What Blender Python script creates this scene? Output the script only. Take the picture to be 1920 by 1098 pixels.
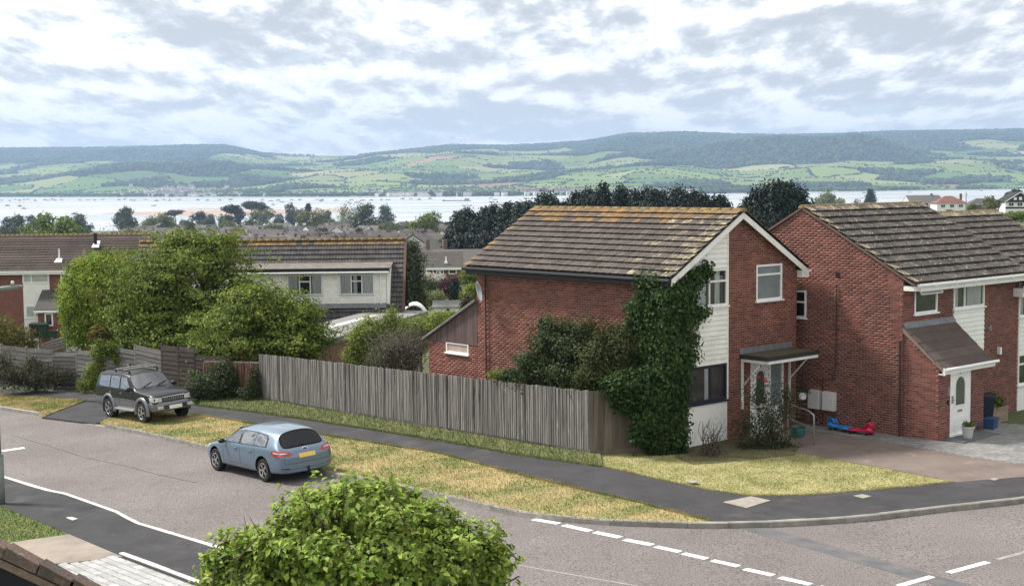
import bpy, bmesh, math, random
import numpy as np
from mathutils import Vector, Matrix
from mathutils.bvhtree import BVHTree
R = math.radians
random.seed(7); rng = np.random.default_rng(7)
for o in list(bpy.data.objects): bpy.data.objects.remove(o)
scene = bpy.context.scene
C = scene.collection

# ---------------------------------------------------------------- camera
FPX, CX, CY, CZ = 2620.0, 960.0, 549.0, 8.2
PITCH, ROLL = R(4.58), R(.53)
RR = Vector((math.cos(ROLL), -math.sin(ROLL)*math.sin(PITCH), -math.sin(ROLL)*math.cos(PITCH)))
UU = Vector((math.sin(ROLL), math.cos(ROLL)*math.sin(PITCH), math.cos(ROLL)*math.cos(PITCH)))
WW = Vector((0, math.cos(PITCH), -math.sin(PITCH)))
cam = bpy.data.cameras.new('camera'); camo = bpy.data.objects.new('camera', cam); C.objects.link(camo)
m3 = Matrix((RR, UU, -WW)).transposed()
camo.matrix_world = Matrix.Translation((0, 0, CZ)) @ m3.to_4x4()
cam.sensor_width = 36; cam.lens = 36*FPX/1920; cam.clip_start = .1; cam.clip_end = 40000
scene.camera = camo

# ---------------------------------------------------------------- light
SUN_AZ, SUN_EL = R(-66), R(50)            # azimuth from +Y towards +X
sd = Vector((math.sin(SUN_AZ)*math.cos(SUN_EL), math.cos(SUN_AZ)*math.cos(SUN_EL), math.sin(SUN_EL)))
sl = bpy.data.lights.new('sun', 'SUN'); sl.energy = 3.2; sl.angle = R(9); sl.color = (1, .955, .89)
so = bpy.data.objects.new('sun', sl); C.objects.link(so)
so.rotation_euler = (-sd).to_track_quat('-Z', 'Y').to_euler()
w = bpy.data.worlds.new('World'); scene.world = w; w.use_nodes = True
nt = w.node_tree; nt.nodes.clear()
def nn(t, **k):
    n = nt.nodes.new(t)
    for a, v in k.items(): setattr(n, a, v)
    return n
out = nn('ShaderNodeOutputWorld'); bg = nn('ShaderNodeBackground'); bg.inputs[1].default_value = .105
sky = nn('ShaderNodeTexSky', sky_type='NISHITA'); sky.sun_disc = False
sky.sun_elevation = SUN_EL; sky.sun_rotation = SUN_AZ; sky.air_density = 1.2; sky.dust_density = 1.5; sky.altitude = 50
tc = nn('ShaderNodeTexCoord'); sep = nn('ShaderNodeSeparateXYZ')
nt.links.new(tc.outputs['Generated'], sep.inputs[0])
def mth(op, a, b=None, c=None):
    n = nn('ShaderNodeMath', operation=op)
    for i, v in enumerate((a, b, c)):
        if v is None: continue
        if isinstance(v, (int, float)): n.inputs[i].default_value = v
        else: nt.links.new(v, n.inputs[i])
    return n.outputs[0]
zc = mth('MAXIMUM', sep.outputs[2], .0)
den = mth('ADD', zc, .17)
comb = nn('ShaderNodeCombineXYZ')
nt.links.new(mth('MULTIPLY', mth('DIVIDE', sep.outputs[0], den), 2.1), comb.inputs[0]); nt.links.new(mth('DIVIDE', sep.outputs[1], den), comb.inputs[1])
nt.links.new(mth('MULTIPLY', sep.outputs[2], 2.0), comb.inputs[2])
def wnoise(scale, detail, rough, dist, off):
    mp = nn('ShaderNodeMapping'); mp.inputs['Location'].default_value = off; nt.links.new(comb.outputs[0], mp.inputs[0])
    n = nn('ShaderNodeTexNoise'); n.inputs['Scale'].default_value = scale; n.inputs['Detail'].default_value = detail
    n.inputs['Roughness'].default_value = rough; n.inputs['Distortion'].default_value = dist
    nt.links.new(mp.outputs[0], n.inputs[0]); return n.outputs[0]
def wramp(src, stops):
    r = nn('ShaderNodeValToRGB'); e = r.color_ramp.elements
    while len(e) < len(stops): e.new(.5)
    for el, (p, c) in zip(e, stops): el.position = p; el.color = (*c, 1)
    nt.links.new(src, r.inputs[0]); return r.outputs[0]
big = wnoise(1.9, 10, .58, .12, (3.1, 1.7, .4)); lit = wnoise(1.9, 10, .58, .12, (3.1+.04, 1.7-.16, .4+.03)); fine = wnoise(5.0, 9, .62, .15, (7.3, 2.2, 0)); broad = wnoise(.75, 4, .5, .2, (5.3, 4.2, 2))
mask = wramp(mth('ADD', mth('MULTIPLY', big, .75), mth('MULTIPLY', fine, .25)), [(.30, (0, 0, 0)), (.40, (1, 1, 1))])
relief = mth('MULTIPLY', mth('SUBTRACT', big, lit), 3.4)
val = mth('ADD', mth('ADD', relief, mth('MULTIPLY', broad, 1.1)), mth('ADD', mth('MULTIPLY', fine, .45), -.27))
ccol = wramp(val, [(.16, (3.25, 3.38, 3.55)), (.36, (4.0, 4.12, 4.25)), (.49, (5.0, 5.08, 5.15)), (.61, (6.2, 6.22, 6.22)), (.80, (7.4, 7.35, 7.2))])
blue = nn('ShaderNodeMix', data_type='RGBA'); blue.inputs[0].default_value = .8
nt.links.new(sky.outputs[0], blue.inputs['A']); blue.inputs['B'].default_value = (4.3, 4.75, 5.2, 1)
mx = nn('ShaderNodeMix', data_type='RGBA')
nt.links.new(mask, mx.inputs[0]); nt.links.new(blue.outputs['Result'], mx.inputs['A']); nt.links.new(ccol, mx.inputs['B'])
# thin veil towards the horizon, and cloud brightening round the hidden sun
hz = mth('POWER', mth('SUBTRACT', 1.0, mth('MINIMUM', mth('MULTIPLY', zc, 6.0), 1.0)), 2.0)
mx2 = nn('ShaderNodeMix', data_type='RGBA'); nt.links.new(mth('MULTIPLY', hz, .6), mx2.inputs[0])
nt.links.new(mx.outputs['Result'], mx2.inputs['A']); mx2.inputs['B'].default_value = (4.6, 4.8, 5.0, 1)
dt = nn('ShaderNodeVectorMath', operation='DOT_PRODUCT'); nt.links.new(tc.outputs['Generated'], dt.inputs[0]); dt.inputs[1].default_value = sd
gl = mth('MULTIPLY', mth('POWER', mth('MAXIMUM', dt.outputs['Value'], 0.0), 6.0), .5)
vm = nn('ShaderNodeVectorMath', operation='SCALE'); nt.links.new(mx2.outputs['Result'], vm.inputs[0]); nt.links.new(mth('ADD', gl, 1.0), vm.inputs['Scale'])
nt.links.new(vm.outputs[0], bg.inputs[0]); nt.links.new(bg.outputs[0], out.inputs[0])
vs = scene.view_settings; vs.view_transform = 'Standard'; vs.look = 'None'; vs.gamma = 1; vs.use_curve_mapping = False; vs.exposure = 0.88
scene.render.engine = 'CYCLES'

# ---------------------------------------------------------------- helpers: place
def ray(px, py): return WW + RR*((px-CX)/FPX) - UU*((py-CY)/FPX)
def at(px, py, Y):
    d = ray(px, py); return Vector((0, 0, CZ)) + d*(Y/d.y)
def smooth(a, b, x):
    t = min(1, max(0, (x-a)/(b-a))); return t*t*(3-2*t)
GY = [0, 68, 206, 650, 1400, 3000]; GZ = [0, 0, -6.5, -20, -36.5, -60]
def g(x, y):
    t = x-3
    a = max(.06*t if t < 0 else .012*t, -2.4)+.25
    r = 0.0
    if y > 90: r = 8.3*smooth(.21, .31, x/y)*smooth(120, 420, y)*(1-smooth(750, 1150, y))
    return a*(1-smooth(300, 900, y)) + float(np.interp(y, GY, GZ)) + r
def gp(px, py, dz=0.0):
    d = ray(px, py); lo, hi = 3.0, 2500.0
    for _ in range(50):
        m = (lo+hi)/2; p = Vector((0, 0, CZ))+d*(m/d.y)
        if p.z > g(p.x, p.y)+dz: lo = m
        else: hi = m
    return Vector((0, 0, CZ))+d*(lo/d.y)
def px_of(p):
    q = Vector(p)-Vector((0, 0, CZ)); dd = q.dot(WW); return CX+FPX*q.dot(RR)/dd, CY-FPX*q.dot(UU)/dd

# ---------------------------------------------------------------- helpers: objects
def tag(o, label=None, cat=None, group=None, kind=None):
    if label: o['label'] = label
    if cat: o['category'] = cat
    if group: o['group'] = group
    if kind: o['kind'] = kind
    return o
def empty(name, loc=(0, 0, 0), rz=0, label=None, cat=None, group=None, kind=None):
    o = bpy.data.objects.new(name, None); C.objects.link(o); o.location = loc; o.rotation_euler = (0, 0, rz)
    o.empty_display_size = .2
    return tag(o, label, cat, group, kind)
def link(name, me, parent=None, loc=(0, 0, 0), rot=(0, 0, 0), scale=(1, 1, 1)):
    o = bpy.data.objects.new(name, me); C.objects.link(o); o.parent = parent
    o.location = loc; o.rotation_euler = rot; o.scale = scale; return o
def copy_tree(o, parent=None):
    c = o.copy(); C.objects.link(c); c.parent = parent
    for ch in o.children: copy_tree(ch, c)
    return c
def mesh_np(name, V, Fq, mats, smooth_=False, midx=None):
    """V (n,3), Fq (m,k) all faces k-sided"""
    V = np.asarray(V, dtype=np.float32); Fq = np.asarray(Fq, dtype=np.int32)
    me = bpy.data.meshes.new(name); n, k = Fq.shape
    me.vertices.add(len(V)); me.vertices.foreach_set('co', V.ravel())
    me.loops.add(n*k); me.loops.foreach_set('vertex_index', Fq.ravel())
    me.polygons.add(n); me.polygons.foreach_set('loop_start', np.arange(0, n*k, k, dtype=np.int32))
    if midx is not None: me.polygons.foreach_set('material_index', np.asarray(midx, dtype=np.int32))
    for m in (mats if isinstance(mats, (list, tuple)) else [mats]): me.materials.append(m)
    me.update(calc_edges=True)
    if smooth_: me.polygons.foreach_set('use_smooth', np.ones(n, dtype=bool))
    return me
class MB:
    def __init__(s): s.v = []; s.f = []; s.m = []
    def add(s, vs, fs, m=0):
        b = len(s.v); s.v += [tuple(p) for p in vs]; s.f += [tuple(i+b for i in f) for f in fs]; s.m += [m]*len(fs); return s
    def box(s, x0, x1, y0, y1, z0, z1, m=0):
        return s.add([(x0,y0,z0),(x1,y0,z0),(x1,y1,z0),(x0,y1,z0),(x0,y0,z1),(x1,y0,z1),(x1,y1,z1),(x0,y1,z1)],
                     [(0,3,2,1),(4,5,6,7),(0,1,5,4),(1,2,6,5),(2,3,7,6),(3,0,4,7)], m)
    def bar(s, p, q, wx, wz, m=0, up=(0, 0, 1)):
        p = Vector(p); q = Vector(q); d = (q-p).normalized(); u = Vector(up)
        if abs(d.dot(u)) > .98: u = Vector((1, 0, 0))
        sx = d.cross(u).normalized()*wx/2; sz = sx.cross(d).normalized()*wz/2
        vs = [e+a*sx+b*sz for e in (p, q) for a, b in ((-1,-1),(1,-1),(1,1),(-1,1))]
        return s.add(vs, [(0,1,2,3),(7,6,5,4),(0,4,5,1),(1,5,6,2),(2,6,7,3),(3,7,4,0)], m)
    def tube(s, pts, r, n=8, m=0, cap=True):
        pts = [Vector(p) for p in pts]; rr = r if isinstance(r, (list, tuple)) else [r]*len(pts)
        vs = []; fs = []; ref = None
        for i, p in enumerate(pts):
            d = ((pts[min(i+1, len(pts)-1)]-pts[max(i-1, 0)])).normalized()
            if ref is None: ref = Vector((0, 0, 1)) if abs(d.z) < .9 else Vector((1, 0, 0))
            a = d.cross(ref).normalized(); b = a.cross(d).normalized(); ref = b
            vs += [p+(a*math.cos(2*math.pi*k/n)+b*math.sin(2*math.pi*k/n))*rr[i] for k in range(n)]
        for i in range(len(pts)-1):
            fs += [(i*n+k, i*n+(k+1)%n, (i+1)*n+(k+1)%n, (i+1)*n+k) for k in range(n)]
        if cap: fs += [tuple(range(n))[::-1], tuple((len(pts)-1)*n+k for k in range(n))]
        return s.add(vs, fs, m)
    def lathe(s, prof, n=16, m=0, c=(0, 0, 0), axis='Z'):
        vs = []; fs = []
        for r, h in prof:
            for k in range(n):
                a = 2*math.pi*k/n; x, y = r*math.cos(a), r*math.sin(a)
                p = (x, y, h) if axis == 'Z' else (x, h, y)
                vs.append((p[0]+c[0], p[1]+c[1], p[2]+c[2]))
        for i in range(len(prof)-1):
            for k in range(n):
                q = (i*n+k, i*n+(k+1)%n, (i+1)*n+(k+1)%n, (i+1)*n+k); fs.append(q if axis == 'Z' else q[::-1])
        return s.add(vs, fs, m)
    def prism(s, poly, d, m=0):
        """poly: planar 3D points; extruded by vector d"""
        n = len(poly); P = [Vector(p) for p in poly]; d = Vector(d)
        vs = P+[p+d for p in P]
        return s.add(vs, [tuple(range(n))[::-1], tuple(range(n, 2*n))]+[(i, (i+1)%n, n+(i+1)%n, n+i) for i in range(n)], m)
    def mesh(s, name, mats, smooth_=False):
        me = bpy.data.meshes.new(name); me.from_pydata(s.v, [], s.f)
        for m in (mats if isinstance(mats, (list, tuple)) else [mats]): me.materials.append(m)
        me.polygons.foreach_set('material_index', s.m)
        if smooth_: me.polygons.foreach_set('use_smooth', [True]*len(s.f))
        me.update(); return me
    def build(s, name, mats, parent=None, smooth_=False, loc=(0, 0, 0), rot=(0, 0, 0), angle=None):
        me = s.mesh(name, mats, smooth_ or angle is not None)
        if angle is not None: me.set_sharp_from_angle(angle=R(angle))
        return link(name, me, parent, loc, rot)
def fix_normals(me):
    bm = bmesh.new(); bm.from_mesh(me); bmesh.ops.recalc_face_normals(bm, faces=bm.faces); bm.to_mesh(me); bm.free(); return me

# ---------------------------------------------------------------- helpers: materials
MATS = {}
def M(name, c1, c2=None, scale=3.0, detail=5, lo=.35, hi=.65, rough=.8, rnd=0.0, bump=0.0, bscale=40.0, spec=.3, metal=0.0,
      c3=None, scale3=8.0, lo3=.55, hi3=.65, stretch=None, coat=0.0, emit=None, transl=0.0, hue=0.0):
    if name in MATS: return MATS[name]
    m = bpy.data.materials.new(name); m.use_nodes = True; t = m.node_tree; N = t.nodes; L = t.links; N.clear()
    o = N.new('ShaderNodeOutputMaterial'); p = N.new('ShaderNodeBsdfPrincipled'); L.new(p.outputs[0], o.inputs[0])
    p.inputs['Roughness'].default_value = rough; p.inputs['Metallic'].default_value = metal; p.inputs['Specular IOR Level'].default_value = spec
    p.inputs['Coat Weight'].default_value = coat; p.inputs['Coat Roughness'].default_value = .05
    geo = N.new('ShaderNodeNewGeometry'); pos = geo.outputs['Position']
    if stretch:
        mp = N.new('ShaderNodeMapping'); mp.inputs['Scale'].default_value = stretch; L.new(pos, mp.inputs[0]); pos = mp.outputs[0]
    def noise(sc, det=5, ro=.6):
        n = N.new('ShaderNodeTexNoise'); n.inputs['Scale'].default_value = sc; n.inputs['Detail'].default_value = det; n.inputs['Roughness'].default_value = ro
        L.new(pos, n.inputs[0]); return n.outputs[0]
    def mrange(s, a, b, x=0., y=1.):
        n = N.new('ShaderNodeMapRange'); n.inputs[1].default_value = a; n.inputs[2].default_value = b; n.inputs[3].default_value = x; n.inputs[4].default_value = y
        L.new(s, n.inputs[0]); return n.outputs[0]
    def mix(fac, a, b):
        n = N.new('ShaderNodeMix'); n.data_type = 'RGBA'
        L.new(fac, n.inputs[0])
        for s, v in (('A', a), ('B', b)):
            if isinstance(v, tuple): n.inputs[s].default_value = (*v, 1)
            else: L.new(v, n.inputs[s])
        return n.outputs['Result']
    col = None
    if c2: col = mix(mrange(noise(scale, detail), lo, hi), tuple(c1), tuple(c2))
    if c3: col = mix(mrange(noise(scale3, 6, .65), lo3, hi3), col if col else tuple(c1), tuple(c3))
    if rnd or hue:
        oi = N.new('ShaderNodeObjectInfo'); a = N.new('ShaderNodeMath'); a.operation = 'ADD'
        L.new(geo.outputs['Random Per Island'], a.inputs[0]); L.new(oi.outputs['Random'], a.inputs[1])
        fr = N.new('ShaderNodeMath'); fr.operation = 'FRACT'; L.new(a.outputs[0], fr.inputs[0])
        hs = N.new('ShaderNodeHueSaturation')
        if col: L.new(col, hs.inputs['Color'])
        else: hs.inputs['Color'].default_value = (*c1, 1)
        L.new(mrange(fr.outputs[0], 0, 1, 1-rnd, 1+rnd), hs.inputs['Value'])
        if hue:
            m2 = N.new('ShaderNodeMath'); m2.operation = 'MULTIPLY'; m2.inputs[1].default_value = 7.31; L.new(fr.outputs[0], m2.inputs[0])
            f2 = N.new('ShaderNodeMath'); f2.operation = 'FRACT'; L.new(m2.outputs[0], f2.inputs[0])
            L.new(mrange(f2.outputs[0], 0, 1, .5-hue, .5+hue), hs.inputs['Hue'])
        col = hs.outputs[0]
    if col: L.new(col, p.inputs['Base Color'])
    else: p.inputs['Base Color'].default_value = (*c1, 1)
    if bump:
        b = N.new('ShaderNodeBump'); b.inputs['Strength'].default_value = bump; b.inputs['Distance'].default_value = .02
        L.new(noise(bscale, 4), b.inputs['Height']); L.new(b.outputs[0], p.inputs['Normal'])
    if emit: p.inputs['Emission Color'].default_value = (*emit[0], 1); p.inputs['Emission Strength'].default_value = emit[1]
    if transl:
        tr = N.new('ShaderNodeBsdfTranslucent'); ms = N.new('ShaderNodeMixShader'); ms.inputs[0].default_value = transl
        if col: L.new(col, tr.inputs[0])
        else: tr.inputs[0].default_value = (*c1, 1)
        L.new(p.outputs[0], ms.inputs[1]); L.new(tr.outputs[0], ms.inputs[2]); L.new(ms.outputs[0], o.inputs[0])
    m.use_backface_culling = False
    MATS[name] = m; return m
def glass_mat(name, tint=(.92, .94, .94), clear=.95):
    if name in MATS: return MATS[name]
    m = bpy.data.materials.new(name); m.use_nodes = True; t = m.node_tree; N = t.nodes; L = t.links; N.clear()
    o = N.new('ShaderNodeOutputMaterial'); gl = N.new('ShaderNodeBsdfGlossy'); gl.inputs['Roughness'].default_value = .03
    tr = N.new('ShaderNodeBsdfTransparent'); tr.inputs[0].default_value = (*tint, 1)
    fr = N.new('ShaderNodeFresnel'); fr.inputs[0].default_value = 1.5
    a = N.new('ShaderNodeMath'); a.operation = 'ADD'; a.inputs[1].default_value = 1-clear; a.use_clamp = True
    L.new(fr.outputs[0], a.inputs[0]); ms = N.new('ShaderNodeMixShader'); L.new(a.outputs[0], ms.inputs[0])
    L.new(tr.outputs[0], ms.inputs[1]); L.new(gl.outputs[0], ms.inputs[2]); L.new(ms.outputs[0], o.inputs[0])
    MATS[name] = m; return m
m_brick = M('brick_red', (.235, .086, .060), (.158, .060, .046), scale=.9, rnd=.32, hue=.012, rough=.9, bump=.3, bscale=70, c3=(.115, .05, .042), scale3=.7, lo3=.54, hi3=.78)
m_brickb = M('brick_plum', (.215, .082, .063), (.148, .060, .049), scale=.8, rnd=.30, hue=.012, rough=.9, bump=.3, bscale=70, c3=(.11, .05, .044), scale3=.6, lo3=.54, hi3=.78)
m_mortar = M('mortar', (.48, .375, .315), (.37, .285, .24), scale=2, rough=.95)
m_pvc = M('white_plastic', (.86, .86, .85), (.80, .80, .79), scale=3, rough=.4, spec=.4)
m_wpaint = M('weathered_white_paint', (.80, .80, .76), (.60, .60, .56), scale=2.2, lo=.5, hi=.85, rough=.6)
m_dirtywhite = M('mildewed_white_cladding', (.82, .82, .78), (.70, .70, .65), scale=3, rough=.6, c3=(.10, .10, .08), scale3=5, lo3=.66, hi3=.76, stretch=(1, 1, .6))
m_clad = M('cream_white_cladding', (.84, .84, .80), (.76, .76, .71), scale=1.5, rough=.55)
m_darkframe = M('dark_blue_frame', (.025, .028, .045), rough=.4)
m_black = M('black_plastic', (.02, .021, .024), rough=.45)
m_dark = M('dark_interior', (.03, .031, .032), rough=.9)
m_room = M('dim_room', (.13, .135, .135), (.06, .063, .065), scale=2, rough=.9)
m_curtain = M('pale_curtain', (.74, .76, .77), (.50, .53, .55), scale=9, stretch=(2.5, 2.5, .2), rough=.9)
m_glass = glass_mat('window_glass'); m_carglass = glass_mat('car_glass', (.34, .37, .37), .76)
m_frost = M('frosted_glass', (.16, .20, .21), (.22, .27, .28), scale=1.5, rough=.12, spec=.8)
m_doorglass = M('leaded_door_glass', (.05, .06, .055), (.10, .115, .10), scale=14, rough=.12, spec=.8)
m_lead = M('lead_flashing', (.20, .215, .225), (.13, .14, .15), scale=5, rough=.55)
m_tile = M('concrete_roof_tile', (.128, .108, .096), (.078, .066, .059), scale=3.2, rnd=.16, rough=.95, bump=.5, bscale=60, c3=(.28, .24, .16), scale3=9, lo3=.60, hi3=.74)
m_tilelich = M('lichened_roof_tile', (.128, .106, .090), (.15, .115, .07), scale=4, rnd=.14, rough=.95, bump=.5, bscale=60, c3=(.33, .18, .05), scale3=4.5, lo3=.44, hi3=.64)
m_tilepale = M('pale_lichened_roof_tile', (.128, .108, .096), (.095, .08, .07), scale=5, rnd=.14, rough=.95, bump=.5, bscale=60, c3=(.42, .36, .22), scale3=5, lo3=.46, hi3=.66)
m_tileb = M('speckled_roof_tile', (.095, .083, .075), (.054, .048, .044), scale=3, rnd=.2, rough=.95, bump=.5, bscale=60, c3=(.34, .32, .28), scale3=9, lo3=.55, hi3=.72)
m_tiled = M('slate_grey_roof_tile', (.060, .058, .060), (.088, .080, .076), scale=2.5, rnd=.22, rough=.9, bump=.4, bscale=50, c3=(.16, .15, .14), scale3=9, lo3=.60, hi3=.72)
m_tilec = M('brown_roof_tile', (.12, .092, .080), (.080, .066, .060), scale=.8, rnd=.16, rough=.95, bump=.4, bscale=40, c3=(.22, .19, .16), scale3=6, lo3=.62, hi3=.74)
m_moss = M('mossy_ridge', (.22, .135, .045), (.11, .095, .05), scale=7, rough=.95, bump=.8, bscale=40, c3=(.34, .25, .10), scale3=13, lo3=.55, hi3=.65)
m_asphalt_dark = M('dark_tarmac', (.046, .045, .047), (.062, .061, .063), scale=1.2, rough=.95, spec=.15, bump=.25, bscale=120, c3=(.095, .093, .092), scale3=.7, lo3=.56, hi3=.78)
m_road = M('chipped_road_surface', (.19, .165, .157), (.25, .222, .212), scale=.35, rough=.92, bump=.5, bscale=45, c3=(.075, .068, .066), scale3=24, lo3=.42, hi3=.62)
m_concrete = M('stained_concrete', (.30, .25, .205), (.20, .175, .15), scale=1.1, rough=.92, bump=.2, bscale=60, c3=(.36, .31, .25), scale3=3, lo3=.6, hi3=.75)
m_drive = M('brown_concrete', (.19, .15, .128), (.14, .112, .098), scale=1.1, rough=.92, bump=.2, bscale=60, c3=(.26, .215, .18), scale3=2, lo3=.58, hi3=.75)
m_kerb = M('kerb_concrete', (.30, .285, .26), (.20, .19, .165), scale=3, rough=.9, rnd=.12, bump=.2)
m_kerbw = M('pale_kerb_concrete', (.62, .61, .58), (.48, .47, .44), scale=3, rough=.9, rnd=.08)
m_paint = M('worn_road_paint', (.72, .72, .69), (.5, .48, .46), scale=9, lo=.5, hi=.7, rough=.8)
m_soil = M('hill_ground', (.07, .095, .035), (.11, .12, .05), scale=.03, rough=1)
m_grassg = M('patchy_verge_soil', (.17, .185, .06), (.36, .29, .14), scale=.85, detail=8, lo=.36, hi=.60, rough=1, bump=.6, bscale=30, c3=(.24, .165, .085), scale3=2.2, lo3=.56, hi3=.68)
m_lawng = M('dry_lawn_soil', (.27, .265, .11), (.43, .39, .20), scale=1.4, detail=8, rough=1, bump=.5, bscale=30)
m_blade = M('grass_blade', (.115, .155, .035), (.37, .29, .13), scale=.85, detail=8, lo=.40, hi=.60, rough=.8, rnd=.3, c3=(.26, .18, .09), scale3=2.2, lo3=.58, hi3=.68, transl=.25)
m_bladel = M('lawn_blade', (.22, .235, .075), (.46, .41, .20), scale=1.4, detail=8, rough=.8, rnd=.25, transl=.25)
m_bladeg = M('rank_green_grass', (.07, .115, .028), (.13, .15, .05), scale=2, rough=.8, rnd=.35, transl=.25)
m_fence = M('weathered_grey_board', (.235, .225, .215), (.105, .101, .099), scale=2.0, stretch=(5, 5, .5), rnd=.42, rough=.95, bump=.3, bscale=25, c3=(.33, .30, .27), scale3=5, lo3=.55, hi3=.72)
m_fence2 = M('silvered_fence_board', (.19, .18, .172), (.125, .118, .112), scale=3, stretch=(.5, .5, 4), rnd=.25, rough=.95)
m_fenced = M('dark_fence_board', (.045, .038, .034), (.075, .06, .05), scale=3, stretch=(.5, .5, 4), rnd=.25, rough=.95)
m_picket = M('faded_red_picket', (.17, .055, .042), (.24, .135, .105), scale=4, stretch=(4, 4, .4), rnd=.3, rough=.95)
m_bark = M('bark', (.09, .07, .055), (.05, .04, .033), scale=8, rough=.95, bump=.6, bscale=20)
m_steel = M('galvanised_steel', (.42, .44, .45), (.32, .34, .35), scale=5, rough=.4, metal=.6)
m_pipe = M('brown_pipe', (.05, .033, .03), rough=.6)
m_lampc = M('grey_green_column_paint', (.21, .235, .22), (.17, .19, .18), scale=2, rough=.6)
m_purplewood = M('weathered_purple_brown_board', (.135, .095, .09), (.09, .065, .062), scale=3, stretch=(4, 4, .4), rnd=.2, rough=.95, c3=(.32, .29, .27), scale3=9, lo3=.66, hi3=.74)
m_felt = M('grey_roof_felt', (.22, .215, .205), (.15, .145, .14), scale=1.2, rough=.95, bump=.3)
def leafm(name, c1, c2, rnd=.35, hue=.02, sc=1.2, tr=.3): return M(name, c1, c2, scale=sc, rough=.55, rnd=rnd, hue=hue, transl=tr, spec=.18)
m_leaf_bush = leafm('bright_bush_leaf', (.17, .255, .028), (.38, .47, .12), .6, .022, 4, .42)
m_leaf_mid = leafm('mid_green_leaf', (.090, .142, .018), (.215, .265, .046), .55)
m_leaf_hedge = leafm('hedge_leaf', (.11, .18, .014), (.29, .37, .032), .5)
m_leaf_dark = leafm('dark_ivy_leaf', (.028, .06, .015), (.062, .105, .026), .6, .02)
m_leaf_shrub = leafm('evergreen_shrub_leaf', (.030, .052, .020), (.070, .098, .030), .45)
m_leaf_lime = leafm('lime_leaf', (.155, .21, .035), (.22, .26, .06))
m_leaf_conifer = leafm('dark_conifer_foliage', (.014, .023, .015), (.026, .038, .022), .4, .015, .6, .1)
m_leaf_far = leafm('far_tree_foliage', (.055, .082, .030), (.095, .115, .045), .3, .02, .2)
m_leaf_farl = leafm('far_pale_foliage', (.13, .155, .06), (.19, .20, .085), .3, .02, .2)
m_leaf_fard = leafm('far_dark_foliage', (.022, .038, .022), (.042, .060, .030), .3, .02, .2)
m_leaf_purple = leafm('purple_foliage', (.055, .018, .026), (.085, .03, .035), .3, .01)
m_leaf_grey = leafm('grey_twig_foliage', (.17, .155, .12), (.11, .105, .07), .3, .02)
m_leaf_white = leafm('white_blossom', (.62, .60, .56), (.45, .46, .36), .3, .01)
# ================================================================ setting
def sheet(name, pts, dz, mat, kind='structure', skirt=None, parent=None):
    """flat polygon (plan points) draped on the ground at height dz"""
    bm = bmesh.new(); skirt = (.13 if dz > .015 else 0) if skirt is None else skirt
    vs = [bm.verts.new((p[0], p[1], 0)) for p in pts]; f = bm.faces.new(vs)
    bmesh.ops.triangulate(bm, faces=[f])
    for co, no in (((3, 0, 0), (1, 0, 0)), ((0, 68, 0), (0, 1, 0)), ((-41.1, 0, 0), (1, 0, 0))):
        bmesh.ops.bisect_plane(bm, geom=bm.verts[:]+bm.edges[:]+bm.faces[:], plane_co=co, plane_no=no)
    for v in bm.verts: v.co.z = g(v.co.x, v.co.y)+dz
    if skirt:
        ext = bmesh.ops.extrude_edge_only(bm, edges=[e_ for e_ in bm.edges if e_.is_boundary])
        for v in [q for q in ext['geom'] if isinstance(q, bmesh.types.BMVert)]: v.co.z -= skirt
    bmesh.ops.recalc_face_normals(bm, faces=bm.faces)
    if bm.faces and sum(f.normal.z for f in bm.faces) < 0: bmesh.ops.reverse_faces(bm, faces=bm.faces)
    me = bpy.data.meshes.new(name); bm.to_mesh(me); bm.free(); me.materials.append(mat)
    o = link(name, me, parent)
    if parent is None and kind: o['kind'] = kind
    return o
def G2(l, dz=0.0): return [tuple(gp(*q, dz)[:2]) for q in l]
# ground sheet, reaching down to the shore
xs = np.unique(np.concatenate([np.linspace(-60, 60, 61), np.linspace(-1500, -60, 40), np.linspace(60, 1500, 40), [3.0]]))
ys = np.unique(np.concatenate([np.linspace(-30, 110, 71), np.linspace(110, 1600, 90), [68.0, 206.0, 650.0]]))
V = np.array([(x, y, g(x, y)-.06-(.0 if y < 75 else .06)) for y in ys for x in xs]); nx = len(xs)
Fq = np.array([(j*nx+i, j*nx+i+1, (j+1)*nx+i+1, (j+1)*nx+i) for j in range(len(ys)-1) for i in range(nx-1)])
tag(link('ground', mesh_np('ground', V, Fq, m_soil, True)), kind='structure')

KERB = [(-30, 752), (0, 762), (60, 771), (145, 786), (185, 792), (290, 813), (385, 835), (500, 860), (620, 885), (700, 900), (770, 913), (880, 938), (960, 956), (1050, 968), (1180, 977), (1300, 980), (1420, 979), (1560, 972), (1660, 963), (1760, 950), (1840, 942), (1920, 933), (1990, 922)]
PUP = [(-30, 728), (0, 730), (190, 737), (370, 760), (500, 775), (650, 798), (820, 825), (960, 850), (1080, 868), (1130, 875), (1230, 897), (1330, 918), (1400, 928), (1500, 928), (1620, 919), (1790, 903), (1920, 893), (1990, 887)]
PLO = [(-30, 736), (0, 738), (100, 745), (185, 752), (365, 776), (455, 790), (610, 815), (820, 848), (1000, 895), (1150, 930), (1250, 955), (1335, 976)]
NEAR = [(-40, 880), (10, 893), (90, 918), (112, 920), (220, 958), (256, 978), (400, 1021), (520, 1062)]
kerb2, pup2, plo2, near2 = G2(KERB, .12), G2(PUP, .118), G2(PLO, .118), G2(NEAR, .1)
dn = (near2[-1][0]-near2[-2][0], near2[-1][1]-near2[-2][1]); ln = math.hypot(*dn)
near_end = (near2[-1][0]+dn[0]/ln*9, near2[-1][1]+dn[1]/ln*9)
near2x = near2+[near_end]
road_poly = kerb2+[(26, 38), (26, 14), (near_end[0]+6, 14), near_end]+near2x[::-1][1:]
sheet('road', road_poly, 0.0, m_road)
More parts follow.
